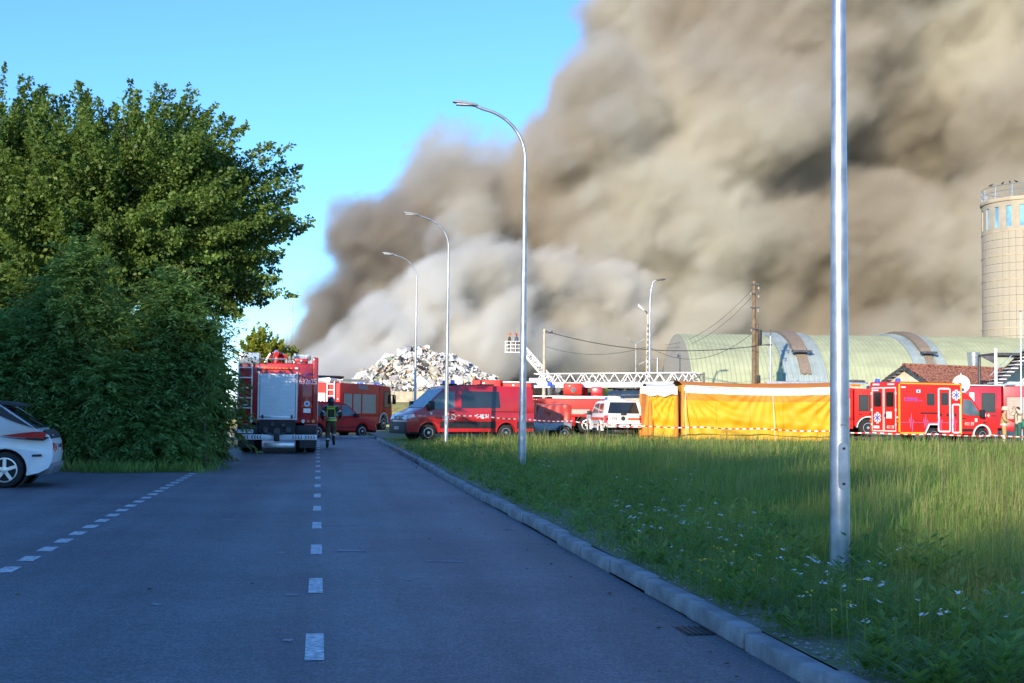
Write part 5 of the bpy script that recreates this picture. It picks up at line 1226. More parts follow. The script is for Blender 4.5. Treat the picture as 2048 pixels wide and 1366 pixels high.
def tanker():
    Y = 79; p = at(1256, 864, Y); p.z = .13
    t = empty('water_tanker', p, R(180 - 12), 'beige water tank lorry with dark roof fittings, mostly hidden behind the white pickup', 'tanker lorry')
    M_TK = mat('beige_tank_paint', (.52, .47, .36), .5, var=.1)
    rings = []
    for x, k_ in ((-1.5, .55), (-1.42, .85), (-1.2, 1), (1.0, 1), (1.25, .85), (1.35, .5)):
        rings.append([(x, .98 * k_ * math.cos(R(a)), 1.75 + .92 * k_ * math.sin(R(a))) for a in range(0, 360, 20)])
    tk = MB().loft(rings).build('tank', M_TK, t)
    MB().box(-2.0, 3.6, -.5, .5, .6, .95).build('chassis', M_DKST, t)
    cb = MB().prism([(1.6, .7), (3.7, .7), (3.75, 1.5), (3.55, 2.4), (1.7, 2.5)], -1.1, 1.1).build('cab', mat('navy_paint', (.03, .05, .16), .4, coat=.4), t, bevel=.06)
    plate(cb, 'cab_window', [(2.4, 1.1, 1.5), (3.4, 1.1, 1.5), (3.3, 1.1, 2.2), (2.4, 1.1, 2.25)], (0, 1, 0), M_GLASSL, .02, .01)
    MB().tube([(1.55, .9, .9), (1.55, .9, 2.75), (1.6, .7, 2.9), (1.6, .3, 2.9), (1.6, .15, 2.7), (1.6, .15, 1.6)], .05, 8).build('roll_bar', M_BLACK, t)
    wk = MB().box(-1.3, .9, -.35, .35, 2.66, 2.72).build('roof_walkway', M_BLACK, tk)
    g = MB().tube([(-1.2, .3, 2.8), (-.4, .35, 2.9), (.6, .3, 2.82), (1.2, .25, 2.75)], .07, 8).tube([(-1.0, -.2, 2.85), (.2, -.1, 2.95), (.8, 0, 2.9)], .06, 8)
    tag(g.build('hose_bundle', M_BLACK, tk), kind='stuff')
    for x in (-1.3, -.2, 2.9):
        for s in (-1, 1): wheel(t, x, s * .95, .48, .3, s, .55)
tanker()

# ------------------------------------------------------------- waste heap
def waste_heap():
    Y = 130
    prof = [(672, 812), (700, 775), (715, 752), (745, 735), (775, 715), (805, 702), (850, 692), (885, 697), (915, 712), (950, 732), (985, 750), (1010, 775), (1030, 812)]
    pts = [at(x, y, Y) for x, y in prof]
    X = np.array([p.x for p in pts]); Z = np.array([max(0, p.z) for p in pts])
    D0, D1 = 9.0, 9.0
    def hz(x, y):
        h = float(np.interp(x, X, Z, 0, 0)); h *= .93 + .16 * noise.noise(Vector((x * .45, y * .4, 7))) + .10 * noise.noise(Vector((x * 1.1, y * .9, 2))); k_ = abs(y - Y) / D0
        return max(0, h * (1 - .85 * k_ ** 1.35)) if k_ < 1.13 else 0
    t = empty('waste_heap', (0, 0, 0), 0, 'big heap of pale shredded plastic waste in front of the rising smoke', 'waste heap')
    nx, ny = 90, 50; vs = []; x0, x1 = X[0] - 1, X[-1] + 1
    for j in range(ny + 1):
        for i in range(nx + 1):
            x = x0 + (x1 - x0) * i / nx; y = Y - 10 + 20 * j / ny
            h = hz(x, y)
            vs.append((x, y, max(0, h - .15 + (.5 * noise.noise(Vector((x * .6, y * .6, 2))) + .35 * noise.noise(Vector((x * 1.6, y * 1.6, 5)))) * min(1, h))))
    MB().add(vs, [(j*(nx+1)+i, j*(nx+1)+i+1, (j+1)*(nx+1)+i+1, (j+1)*(nx+1)+i) for j in range(ny) for i in range(nx)]).build('heap_core', mat('grimy_waste', (.14, .13, .115), .9, var=.6, scale=1.5, bump=.8, bscale=5, detail=8), t, smooth=180)
    rr = random.Random(4)
    groups = [('white_sheet', (.74, .73, .69), 2300), ('grey_sheet', (.36, .35, .33), 2300), ('cream_sheet', (.54, .47, .35), 1700), ('black_sheet', (.035, .035, .035), 900), ('green_sheet', (.14, .33, .21), 170), ('blue_sheet', (.22, .34, .46), 70), ('yellow_sheet', (.60, .47, .16), 70), ('rust_sheet', (.46, .25, .10), 170)]
    for nm, c, n in groups:
        b = MB()
        for _ in range(n):
            for _t in range(30):
                x = rr.uniform(X[0], X[-1]); y = Y + rr.uniform(-9, 3); h = hz(x, y)
                if nm == 'green_sheet' and rr.random() < .8 and not (pts[1].x < x < pts[5].x): continue
                if nm == 'rust_sheet' and rr.random() < .85 and not (pts[3].x < x < pts[6].x and h > 4): continue
                if nm == 'black_sheet' and noise.noise(Vector((x * .5, y * .5, h * .6))) < .12: continue
                if h > .25: break
            sz = (rr.uniform(.08, .26) if rr.random() < .955 else rr.uniform(.35, .7)) * (1.3 if nm == 'white_sheet' else 1)
            c0 = Vector((x, y, h + rr.uniform(-.1, .28)))
            k_ = rr.choice((5, 6, 7)); nrm = Vector((rr.uniform(-1, 1), rr.uniform(-1.6, .2), rr.uniform(.1, 1.2))).normalized()
            a = nrm.orthogonal().normalized(); e = nrm.cross(a); ph = rr.uniform(0, 6.28); st = rr.uniform(.5, 1.2)
            ring = [c0 + (a * math.cos(ph + 6.283 * q / k_) * st + e * math.sin(ph + 6.283 * q / k_)) * sz * rr.uniform(.55, 1.2) + nrm * rr.uniform(-.22, .22) * sz * 1.6 for q in range(k_)]
            b.add([c0 + nrm * sz * rr.uniform(.1, .5)] + ring, [(0, 1 + q, 1 + (q + 1) % k_) for q in range(k_)])
        tag(b.build(nm, mat(nm, c, .55, var=.25, scale=2.5), t, recalc=False, smooth=30), kind='stuff')
waste_heap()
# pale wall and dry bank before the heap
xw0, xw1 = gx(640, 113), gx(1010, 113)
wl = empty('retaining_wall', (xw0, 113, 0), 0, 'low pale concrete wall at the foot of the waste heap', 'wall')
M_WALL = mat('sandy_concrete', (.46, .40, .28), .9, var=.2, scale=2, bump=.4, bscale=12, detail=8)
n = 10
for i in range(n):
    a = (xw1 - xw0) * i / n
    MB().box(a + .01, a + (xw1 - xw0) / n - .015, -.1, .1, 0, 2.95 + .03 * (i % 3)).build('wall_panel', M_WALL, wl, bevel=.02)
b = MB(); vs = []
for j in range(9):
    for i in range(41):
        x = -24 + 36 * i / 40; u = j / 8
        vs.append((x, 96 + 14 * u, max(-.02, (2.0 * math.sin(math.pi * u) ** .8) * (1 + .25 * noise.noise(Vector((x * .3, u * 2, 4)))) * min(1, (x + 24) / 6, (12 - x) / 5))))
b.add(vs, [(j*41+i, j*41+i+1, (j+1)*41+i+1, (j+1)*41+i) for j in range(8) for i in range(40)])
bank = tag(b.build('dry_bank', mat('dry_grass_bank', (.36, .29, .10), .95, var=.35, scale=2, bump=.8, bscale=9, detail=8, c2=(.30, .28, .08)), smooth=180), kind='structure')

# ------------------------------------------------------------- hangar
def hangar():
    Y0, W, H = 99.5, 11.5, 7.95
    xa, xe = gx(1388, Y0), gx(2250, Y0)
    t = empty('arched_hangar', (xa, Y0 + W, .1), 0, 'long pale green corrugated barrel-vaulted hangar behind the tent', 'hangar')
    M_H = mat('pale_green_sheet', (.46, .49, .30), .6, .1, var=.08, scale=.7)
    M_B = mat('blue_grey_sheet', (.40, .47, .45), .5, .2, var=.12, scale=.8)
    M_BR = mat('brown_vent', (.27, .21, .15), .7, var=.15)
    ns = 26
    def arch(x, dr): return [(x, -(W + dr) * math.cos(math.pi * i / ns), (H + dr) * max(0, math.sin(math.pi * i / ns)) ** .82) for i in range(ns + 1)]
    def corr(x0, x1, dr, pitch, dep, name, m, parent):
        rings = []; n = int((x1 - x0) / pitch)
        for i in range(n):
            x = x0 + (x1 - x0) * i / n; p = (x1 - x0) / n
            for f, d in ((0, 0), (.12, dep), (.42, dep), (.54, 0)): rings.append(arch(x + p * f, dr + d))
        rings.append(arch(x1, dr))
        return MB().loft(rings, close=False, caps=False).build(name, m, parent, smooth=0, recalc=False)
    corr(0, xe - xa, 0, .36, .06, 'vault_roof', M_H, t)
    for x in (0, xe - xa):
        a = arch(x, -.02); MB().add(a, [tuple(range(len(a)))]).build('end_wall', mat('taupe_end_wall', (.46, .42, .34), .8, var=.15), t, smooth=0)
    for c0, c1 in ((1581, 1662), (1851, 1914)):
        x0, x1 = gx(c0, Y0) - xa - .2, gx(c1, Y0) - xa
        bay = corr(x0, x1, .16, .40, .09, 'blue_bay', M_B, t)
        for x in (x0, x1):
            o = arch(x, .20); q = arch(x, .0)
            MB().loft([[p, r_] for p, r_ in zip(o, q)], close=False, caps=False).build('bay_edge', M_B, bay, smooth=0, recalc=False)
        m0 = (x0 + x1) / 2; hw = (x1 - x0) * .17
        # central chute: wide above, narrow below, with a lintel between
        seg = [i for i in range(ns + 1) if .15 < i / ns < .62]
        rings = []
        for i in seg:
            y = -(W + .22) * math.cos(math.pi * i / ns); z = (H + .22) * math.sin(math.pi * i / ns) ** .82
            up = i / ns > .24; h = hw if up else hw * .72; d = .22 if up else .10
            rings.append([(m0 - h, y, z), (m0 + h, y, z), (m0 + h, y - d * math.cos(math.pi * i / ns), z + d), (m0 - h, y - d * math.cos(math.pi * i / ns), z + d)])
        ch = MB().loft(rings).build('roof_chute', M_BR, bay, smooth=0)
        i = .24 * ns; y = -(W + .5) * math.cos(math.pi * .24); z = (H + .5) * math.sin(math.pi * .24) ** .82
        MB().box(m0 - hw * 1.35, m0 + hw * 1.35, y - .5, y + .1, z - .05, z + .12).build('chute_lintel', M_DKST, bay)
hangar()

# ------------------------------------------------------------- silo
def silo():
    Y = 112; c = at(2070, 800, Y); Rr = 102 / FPX * (Y - 4.3)
    zt = at(2040, 396, Y - 4).z; zb = at(2040, 703, Y - 4).z
    t = empty('concrete_silo', (c.x, Y, 0), 0, 'tall round concrete silo with railing and blue windows at its top', 'silo')
    M_S = mat('silo_concrete', (.42, .37, .28), .9, var=.10, scale=1.2, bump=.4, bscale=9, detail=8)
    M_S2 = mat('silo_concrete_band', (.47, .39, .27), .9, var=.12, scale=1.2, bump=.4, bscale=9, detail=8)
    MB().lathe([(Rr - .16, zb), (Rr - .16, zt - .4), (.2, zt - .35)], 64, (0, 0, 0)).build('inner_shell', M_S2, t)
    ncol = 44; rows = 15; zw = zt - 2.55
    a0 = math.pi                                   # the left edge, seen from the camera
    def stave(ia, z0, z1, m=None, g=.012):
        b = MB(); n = 3; q = 2 * math.pi / ncol; rings = []
        for k_ in range(n + 1):
            a = ia * q + g / Rr + (q - 2 * g / Rr) * k_ / n
            rings.append([(math.cos(a) * r_, math.sin(a) * r_, z) for r_, z in ((Rr, z0 + g), (Rr, z1 - g), (Rr - .15, z1 - g), (Rr - .15, z0 + g))])
        return b.loft(rings)
    first = {}
    hgt = (zw - zb) / rows
    rest = MB()
    rr = random.Random(2)
    for r_ in range(rows):
        for ia in range(ncol):
            a = (ia + .5) / ncol * 2 * math.pi
            vis = math.cos(a) < .15 and math.sin(a) < .12
            z0 = zb + r_ * hgt
            if vis:
                if 'm' not in first: first['m'] = stave(0, 0, hgt).build('panel', M_S, t, smooth=0).data; o = [k_ for k_ in t.children if k_.name.startswith('panel')][0]
                else: o = link('panel', first['m'], None, t)
                o.location = (0, 0, z0); o.rotation_euler = (0, 0, ia / ncol * 2 * math.pi)
                s_ = 1 + rr.uniform(-.0015, .0015) ; o.scale = (s_, s_, 1)
            else:
                q = stave(ia, z0, z0 + hgt); rest.add(q.v, q.f)
    tag(rest.build('far_panel', M_S, t, smooth=0), kind='stuff')
    for k_ in range(0, rows + 1, 3): MB().lathe([(Rr - .1, -.05), (Rr + .035, -.05), (Rr + .035, .05), (Rr - .1, .05)], 64, (0, 0, zb + k_ * hgt)).build('steel_hoop', M_S2, t)
    # window storey, rim, railing
    top = MB(); w0 = None
    nw = 22
    for ia in range(nw):
        q = 2 * math.pi / nw; win = True
        for k_, (f0, f1) in enumerate(((0, .30), (.70, 1))):
            rings = [[(math.cos((ia + f) * q) * r_, math.sin((ia + f) * q) * r_, z) for r_, z in ((Rr, zw), (Rr, zt), (Rr - .18, zt), (Rr - .18, zw))] for f in (f0, (f0 + f1) / 2, f1)]
            top.loft(rings)
        for z0, z1 in ((zw, zw + .35), (zt - .42, zt)):
            rings = [[(math.cos((ia + f) * q) * r_, math.sin((ia + f) * q) * r_, z) for r_, z in ((Rr, z0), (Rr, z1), (Rr - .18, z1), (Rr - .18, z0))] for f in (.3, .5, .7)]
            top.loft(rings)
        a = (ia + .5) * q
        if math.cos(a) < .2 and math.sin(a) < .2:
            rings = [[(math.cos((ia + f) * q) * r_, math.sin((ia + f) * q) * r_, z) for r_, z in ((Rr - .10, zw + .35), (Rr - .10, zt - .42))] for f in (.3, .5, .7)]
            MB().loft(rings, close=False, caps=False).build('window', mat('sky_blue_glass', (.20, .42, .62), .08, var=.4, scale=.8, spec=1.0), t, recalc=False)
    top.build('window_storey', M_S, t, smooth=30)
    MB().lathe([(Rr - .3, 0), (Rr + .10, 0), (Rr + .14, .12), (Rr + .10, .30), (Rr - .3, .30)], 64, (0, 0, zt)).build('roof_rim', M_S2, t)
    b = MB()
    for h in (.62, 1.1):
        b.tube([(math.cos(2 * math.pi * i / 48) * (Rr - .05), math.sin(2 * math.pi * i / 48) * (Rr - .05), zt + .3 + h) for i in range(49)], .03, 6, caps=False)
    ro = b.build('rail', M_STEEL, t)
    for i in range(16):
        a = 2 * math.pi * i / 16; MB().bar((math.cos(a) * (Rr - .05), math.sin(a) * (Rr - .05), zt + .28), (math.cos(a) * (Rr - .05), math.sin(a) * (Rr - .05), zt + 1.4), .06).build('rail_post', M_STEEL, ro)
    for i in range(6):
        a = R(20 + 60 * i); MB().cyl((math.cos(a) * (Rr - .6), math.sin(a) * (Rr - .6), 0), (math.cos(a) * (Rr - .6), math.sin(a) * (Rr - .6), zb + .05), .35, n=14).build('silo_leg', M_S, t)
    # birds on the railing
    for i, (px, py) in enumerate(((2009, 379), (2022, 378), (2032, 379), (2041, 381))):
        p = at(px, py, Y - Rr + .1); p.z = zt + 1.43
        a = math.atan2(-math.sqrt(max(.01, (Rr - .05) ** 2 - (p.x - c.x) ** 2)), p.x - c.x); p.y = Y + math.sin(a) * (Rr - .05)
        bo = empty('bird', p, R(40 * i), 'small dark bird perched on the silo railing', 'bird', 'birds on the silo railing')
        MB().loft([[(x, math.cos(R(k_ * 45)) * r_, .11 + z + math.sin(R(k_ * 45)) * r_) for k_ in range(8)] for x, z, r_ in ((-.24, -.05, .012), (-.12, -.02, .05), (0, 0, .075), (.09, .05, .055), (.13, .11, .045), (.17, .12, .035), (.22, .11, .006))]).build('bird_body', M_BLACK, bo)
        MB().cyl((0, .02, 0), (0, .02, .05), .008, n=5).cyl((0, -.02, 0), (0, -.02, .05), .008, n=5).build('bird_legs', M_BLACK, bo)
silo()

# ------------------------------------------------------------- tiled house
def house():
    Y = 86; pk = at(1808, 731, Y)
    ev = 3.05; W2 = 2.9; L = 12.5
    a = R(33)                                       # ridge runs to the right and away
    t = empty('tiled_house', (pk.x, pk.y, 0), a, 'low house with brown tiled gable roof and cream gable wall, behind the ambulance', 'house')
    # local x along the ridge, y across; gable at x = 0
    M_PL = mat('cream_plaster', (.62, .55, .42), .9, var=.15, scale=1.5, bump=.3, bscale=14)
    zr = pk.z
    MB().add([(.35, -W2, 0), (.35, W2, 0), (.35, W2, ev), (.35, 0, zr - .1), (.35, -W2, ev), (L, -W2, 0), (L, W2, 0), (L, W2, ev), (L, 0, zr - .1), (L, -W2, ev)],
             [(0, 1, 2, 3, 4), (9, 8, 7, 6, 5), (0, 4, 9, 5), (1, 6, 7, 2)]).build('wall', M_PL, t, smooth=0)
    M_T = mat('brown_roof_tile', (.24, .075, .042), .85, var=.45, scale=7, c2=(.40, .17, .10), detail=8)
    for s in (-1, 1):
        b = MB(); n = 13; o = .45
        sl = math.hypot(W2 + o, (W2 + o) * (zr - ev) / W2)
        for i in range(n):
            u0, u1 = i / n, (i + 1) / n
            def q(u, lift): return (s * (W2 + o) * (1 - u), zr - (zr - ev) / W2 * (W2 + o) * (1 - u) + lift)
            y0, z0 = q(u0, .07); y1, z1 = q(u1, .03); yb, zb_ = q(u0, -.01)
            m_ = 56
            vs = []
            for j in range(m_ + 1):
                x = -.1 + (L + .3) * j / m_; w_ = .014 * math.sin(j * 2.1 + i) + .02 * noise.noise(Vector((j * .5, i, s)))
                vs += [(x, yb, zb_), (x, y0, z0 + w_), (x, y1, z1 + w_)]
            b.add(vs, [(j*3, j*3+3, j*3+4, j*3+1) for j in range(m_)] + [(j*3+1, j*3+4, j*3+5, j*3+2) for j in range(m_)])
        ro = b.build('roof', M_T, t, smooth=0)
        y0 = s * (W2 + o); z0 = zr - (zr - ev) / W2 * (W2 + o)
        MB().bar((-.1, y0, z0 - .10), (-.1, 0, zr - .10), .05, .16).build('barge_board', M_DKST, ro)
        for i in range(9):
            u = (i + .5) / 9; MB().box(-.12, .4, s * (W2 + o) * (1 - u) - .06, s * (W2 + o) * (1 - u) + .06, zr - (zr - ev) / W2 * (W2 + o) * (1 - u) - .20, zr - (zr - ev) / W2 * (W2 + o) * (1 - u) - .04).build('purlin_end', M_CONC, ro)
        MB().bar((-.1, y0, z0 - .03), (L + .2, y0, z0 - .03), .1).build('gutter', M_DKST, ro)
    MB().tube([(-.1, 0, zr + .06), (L + .2, 0, zr + .06)], .10, 8).build('ridge_tile', M_T, t)
house()
def stair():
    Y = 80.5; s = Y / FPX
    p = at(2010, 800, Y)
    t = empty('steel_staircase', (p.x, Y, 0), 0, 'dark steel outside staircase with pale treads below the silo', 'staircase')
    def l(px, py, dy=0): q = at(px, py, Y + dy); return (q.x - p.x, dy, q.z)
    pf = MB().box(l(1986, 706)[0], l(2120, 706)[0], -.45, 2.6, l(2000, 711)[2], l(2000, 706)[2]).build('platform', M_DKST, t)
    for px in (1986, 2120):
        a = l(px, 697); MB().cyl((a[0], -.45, 0), (a[0], -.45, a[2]), .10, n=12).build('post', M_WHITE, t)
    a = l(1986, 708); MB().cyl((a[0] + .05, 2.5, 0), (a[0] + .05, 2.5, a[2]), .09, n=10).build('post', M_DKST, t)
    A0, A1 = Vector(l(1975, 784)), Vector(l(2075, 690))
    d = (A1 - A0)
    for yy in (-.4, .9): MB().bar(A0 + Vector((0, yy, 0)), A1 + Vector((0, yy, 0)), .08, .34).build('stringer', M_DKST, t)
    n = 13
    for i in range(n):
        c = A0 + d * ((i + .5) / n); MB().box(c.x - .30, c.x + .16, -.52, .86, c.z - .03, c.z + .03).build('tread', M_WHITE, t)
    MB().add([(l(1962, 712)[0], .2, l(1962, 712)[2]), (l(1985, 712)[0], -.3, l(1985, 712)[2]), (l(1985, 728)[0], -.3, l(1985, 728)[2])], [(0, 1, 2)]).build('gusset_plate', M_DKST, t, smooth=0)
    for yy in (-.42,): MB().bar(A0 + Vector((0, yy, 1.0)), A1 + Vector((0, yy, 1.0)), .05).build('hand_rail', M_STEEL, t)
stair()
def small_built():
    p = at(1948, 800, 97)
    t = empty('steel_hopper', (p.x, 97, 0), 0, 'bare galvanised round hopper above the tiled roof', 'hopper')
    zt, zb = at(1948, 705, 97).z, at(1948, 732, 97).z
    MB().lathe([(.40, zb), (.485, zt), (.45, zt), (.38, zb + .05)], 28).build('hopper_drum', M_STEEL, t)
    for k_ in range(3):
        a = R(120 * k_ + 20); MB().cyl((math.cos(a) * .33, math.sin(a) * .33, 0), (math.cos(a) * .33, math.sin(a) * .33, zb), .05, n=8).build('hopper_leg', M_DKST, t)
    # round sign seen from the back
    q = at(1922, 768, 68)
    t = empty('round_sign', (q.x, 68, .12), 0, 'back of a round cream sign on its post behind the ambulance cab', 'sign')
    MB().cyl((0, 0, 0), (0, 0, q.z + .45), .035, n=10).build('sign_post', M_STEEL, t)
    MB().lathe([(.46, -.012), (.47, 0), (.46, .012)], 36, (0, -.05, q.z - .12), 'y').build('sign_disc', mat('cream_sign_back', (.66, .62, .50), .5, var=.06), t)
    for z in (-.25, .2): MB().box(-.3, .3, -.055, -.03, q.z - .12 + z - .02, q.z - .12 + z + .02).build('sign_bracket', M_STEEL, t)
    # thin white mast near the right edge
    q = at(2041, 628, 71); MB_ = empty('flag_mast', (q.x, 71, .1), 0, 'thin white mast in front of the silo by the crew members', 'mast')
    MB().cyl((0, 0, 0), (0, 0, q.z), .05, .03, 10).build('mast_tube', M_WHITE, MB_)
    MB().lathe([(.05, 0), (.06, .04), (.0, .1)], 10, (0, 0, q.z)).build('mast_cap', M_STEEL, MB_)
    # pale shed at the right edge
    a = at(2017, 770, 82.5); t = empty('pale_shed', (a.x, 82.5, 0), 0, 'pale shed with a sloping roof at the right edge beside the stairs', 'shed')
    zl, zh = at(2014, 752, 82).z, at(2070, 716, 82).z
    M_P = mat('pale_plaster', (.66, .62, .50), .85, var=.08, scale=1.5)
    MB().prism([(0, 0), (6, 0), (6, zl), (3.2, zh + .5), (0, zl)], 0, 1.6).build('wall', M_P, t, smooth=0)
    MB().prism([(-.1, zl - .02), (3.2, zh + .5), (6.1, zl - .02), (6.1, zl + .06), (3.2, zh + .58), (-.1, zl + .06)], -.06, 1.66).build('roof', M_P, t, smooth=0)
    MB().box(1.2, 2.2, -.03, .02, 0, 2.05).build('door', M_GREY, t)
small_built()

# ------------------------------------------------------------- poles, lamps and wires in the distance
M_WOODP = mat('weathered_pole_wood', (.20, .14, .085), .9, var=.3, scale=5, bump=.5, bscale=20)
M_CPOLE = mat('concrete_pole', (.50, .44, .34), .9, var=.15, scale=3)
M_WIRE = mat('black_wire', (.03, .03, .03), .6, var=.1)
def pole(name, label, px, ytop, Y, r, m, cat='utility pole', group=None, xb=None):
    q = at(px, ytop, Y); t = empty(name, (q.x, Y, 0), 0, label, cat, group)
    MB().cyl((0, 0, -.2), (0, 0, q.z), r * 1.25, r * .8, 10).build('pole', m, t)
    return t, q
UP = 'utility poles carrying the wires'
t, q1 = pole('utility_pole', 'thin pale utility pole above the ladder root, wires running to the right', 1089, 658, 104, .13, M_CPOLE, group=UP)
MB().cyl((.5, 1.2, 0), (.06, .2, q1.z * .62), .07, n=8).build('strut', M_WOODP, t)
MB().box(-.12, .7, -.05, .05, q1.z - .35, q1.z - .28).build('cross_arm', M_DKST, t)
for x in (.12, .6): MB().cyl((x, 0, q1.z - .3), (x, 0, q1.z - .12), .05, n=8).build('insulator', M_BLACK, t)
t, q2 = pole('utility_pole', 'tall wooden utility pole with transformer box in front of the hangar', 1508, 562, 92, .15, M_WOODP, group=UP)
MB().cyl((.32, .2, 0), (.26, .1, q2.z * .72), .09, n=8).build('twin_pole', M_WOODP, t)
for z in (.25, .9, 1.9, 3.4): MB().box(-.28, .34, -.2, -.12, q2.z - z - .05, q2.z - z + .05).build('cross_arm', M_DKST, t)
for x, z in ((.30, .6), (.30, 1.2), (-.26, 1.0), (.28, 2.2), (-.2, 3.6)): MB().cyl((x, -.16, q2.z - z), (x, -.16, q2.z - z + .16), .06, n=8).build('insulator', M_CONC, t)
MB().box(.26, .52, -.3, 0, q2.z - 4.55, q2.z - 3.5).build('transformer_box', M_BLACK, t, bevel=.03)
MB().box(.2, .42, -.28, -.04, q2.z - 7.3, q2.z - 6.7).build('meter_box', M_BLACK, t, bevel=.02)
t, q3 = pole('utility_pole', 'short grey pole ending the wire, between wooden pole and blue hangar bay', 1541, 672, 90, .075, M_STEEL, group=UP)
MB().box(-.3, .1, -.06, .06, q3.z - .68, q3.z - .58).cyl((0, 0, q3.z - .02), (0, 0, q3.z + .42), .035, n=8).build('wire_bracket', M_DKST, t)
t, q4 = pole('utility_pole', 'concrete lattice pole with a white floodlight, tucked behind the curved lamp', 1296, 628, 99, .15, M_CPOLE, group=UP)
for i in range(14): MB().box(-.06, .06, -.19, -.12, q4.z - 1 - i * .42, q4.z - .8 - i * .42).build('pole_slot', M_DKST, t)
MB().tube([(0, 0, q4.z - .1), (-.15, -.2, q4.z + .15), (-.3, -.3, q4.z + .25)], .04, 8).build('floodlight_arm', M_DKST, t)
MB().loft([[(-.3 + u * -.5, -.3 + math.cos(R(k_ * 45)) * r_, q4.z + .25 + u * .38 + math.sin(R(k_ * 45)) * r_) for k_ in range(8)] for u, r_ in ((0, .06), (.25, .10), (.6, .15), (1, .16))]).build('floodlight', M_WHITE, t)
# curved lamp beside it
q = at(1300, 600, 84); b0 = Vector((q.x, 84, .1))
t = empty('yard_lamp', b0, 0, 'white curved yard lamp with small dark head turned right, above the tent', 'street lamp')
zt = at(1320, 562, 84).z
pts = [(0, 0, 0), (.0, 0, q.z - 1.1)]
MB().tube(pts, [.11, .08], 14).build('pole', M_POLE, t)
MB().tube([(0, 0, q.z - 1.12), (.01, 0, q.z - .2), (.06, 0, q.z + .5), (.20, 0, zt - .15), (.42, 0, zt - .06), (.5, 0, zt - .05)], [.07, .065, .06, .055, .05, .05], 12).build('arm', M_POLE, t)
MB().loft([[(x, -w, zt - .1 + x * .08 - h), (x, w, zt - .1 + x * .08 - h), (x, w * .7, zt - .02 + x * .08), (x, -w * .7, zt - .02 + x * .08)] for x, w, h in ((.42, .06, 0), (.6, .13, .02), (.85, .14, .02), (1.0, .07, 0))]).build('lamp_head', M_DKST, t)
def arms_lamp(label, px, ytop, ybase_arm, Y, spans, r=.07):
    q = at(px, ytop, Y); t = empty('twin_lamp', (q.x, Y, 0), 0, label, 'street lamp')
    MB().cyl((0, 0, 0), (0, 0, q.z), r, r * .6, 10).build('pole', M_POLE, t)
    for (x, z) in spans:
        MB().tube([(0, 0, q.z), (x * .35, 0, q.z + z * .15), (x * .7, 0, q.z + z * .55), (x, 0, q.z + z)], .045, 8).build('arm', M_POLE, t)
        MB().bar((x * .95, 0, q.z + z * .95), (x * 1.3, 0, q.z + z * 1.5), .16, .08).build('lamp_head', M_LUM, t)
arms_lamp('small twin-arm lamp standing far off before the smoke, left of the floodlight pole', 1272, 686, 677, 150, ((-.75, .35), (.75, .35)), .09)
arms_lamp('short white mast with one long side arm, just above the level ladder', 1315, 716, 715, 118, ((-1.3, -.4),), .16)
arms_lamp('thin far street lamp with short arms, beyond the fire engine roof', 585, 592, 592, 175, ((-.5, .05), (1.2, .08)), .10)
def wire(label, p0, p1, sag, r=.018):
    p0 = Vector(p0); p1 = Vector(p1); n = 28
    pts = [p0.lerp(p1, i / n) - Vector((0, 0, sag * 4 * (i / n) * (1 - i / n))) for i in range(n + 1)]
    o = tag(MB().tube(pts, r, 6).build('overhead_wire', M_WIRE), label, 'wire', 'overhead wires between the poles')
wire('thick dark wire from the thin pale pole across to the short grey pole', at(1091, 662, 104), at(1541, 688, 90), .95, .03)
wire('lower slack wire from the thin pale pole to the floodlight pole', at(1091, 693, 104), at(1296, 693, 99), .62, .016)
wire('upper wire from the wooden pole top slanting down to the left', at(1505, 578, 92), at(1330, 690, 112), .9, .014)
wire('second wire below it from the wooden pole slanting down to the left', at(1505, 592, 92), at(1330, 696, 112), 1.0, .014)
wire('long sagging wire from the wooden pole middle to the floodlight pole', at(1505, 666, 92), at(1298, 694, 99), 1.35, .016)

# ------------------------------------------------------------- barrier tape
def tape():
    pts = [(892, 827, 52.0), (960, 831, 53.4), (1048, 838, 55.4), (1145, 842, 58.0), (1215, 850, 58.6), (1290, 852, 58.4), (1400, 854, 58.6), (1520, 857, 58.8), (1665, 862, 58.8), (1745, 865, 58.6), (1870, 868, 58.2), (1995, 871, 58.0), (2090, 872, 58)]
    P = [at(*p) for p in pts]
    fine = []
    for a, c in zip(P, P[1:]):
        n = max(2, int((c - a).length / .16))
        for i in range(n): fine.append(a.lerp(c, i / n) - Vector((0, 0, .05 * math.sin(math.pi * i / n))))
    fine.append(P[-1])
    b = MB(); h = .05
    for i in range(len(fine) - 1):
        b.cur = i % 2
        a, c = fine[i], fine[i + 1]; tw = .02 * math.sin(i * .37); tw2 = .02 * math.sin((i + 1) * .37)
        b.add([a + Vector((0, tw, -h/2)), c + Vector((0, tw2, -h/2)), c + Vector((0, -tw2, h/2)), a + Vector((0, -tw, h/2))], [(0, 1, 2, 3)])
    o = b.build('barrier_tape', [mat('tape_white', (.80, .80, .80), .5, var=.04), mat('tape_red', (.65, .03, .03), .5, var=.04)], recalc=False, smooth=0)
    tag(o, 'red and white barrier tape stretched past the van, tent and ambulance', 'barrier tape')
    for (px, py, Y), lb in (((1215, 848, 58.65), 'thin tape stake beside the white pickup'), ((1745, 863, 58.65), 'thin tape stake in front of the ambulance rear')):
        q = at(px, py, Y); t = tag(MB().cyl((q.x, q.y, .1), (q.x, q.y, q.z + .06), .016, n=8).build('tape_stake', M_DKST), lb, 'stake')
tape()
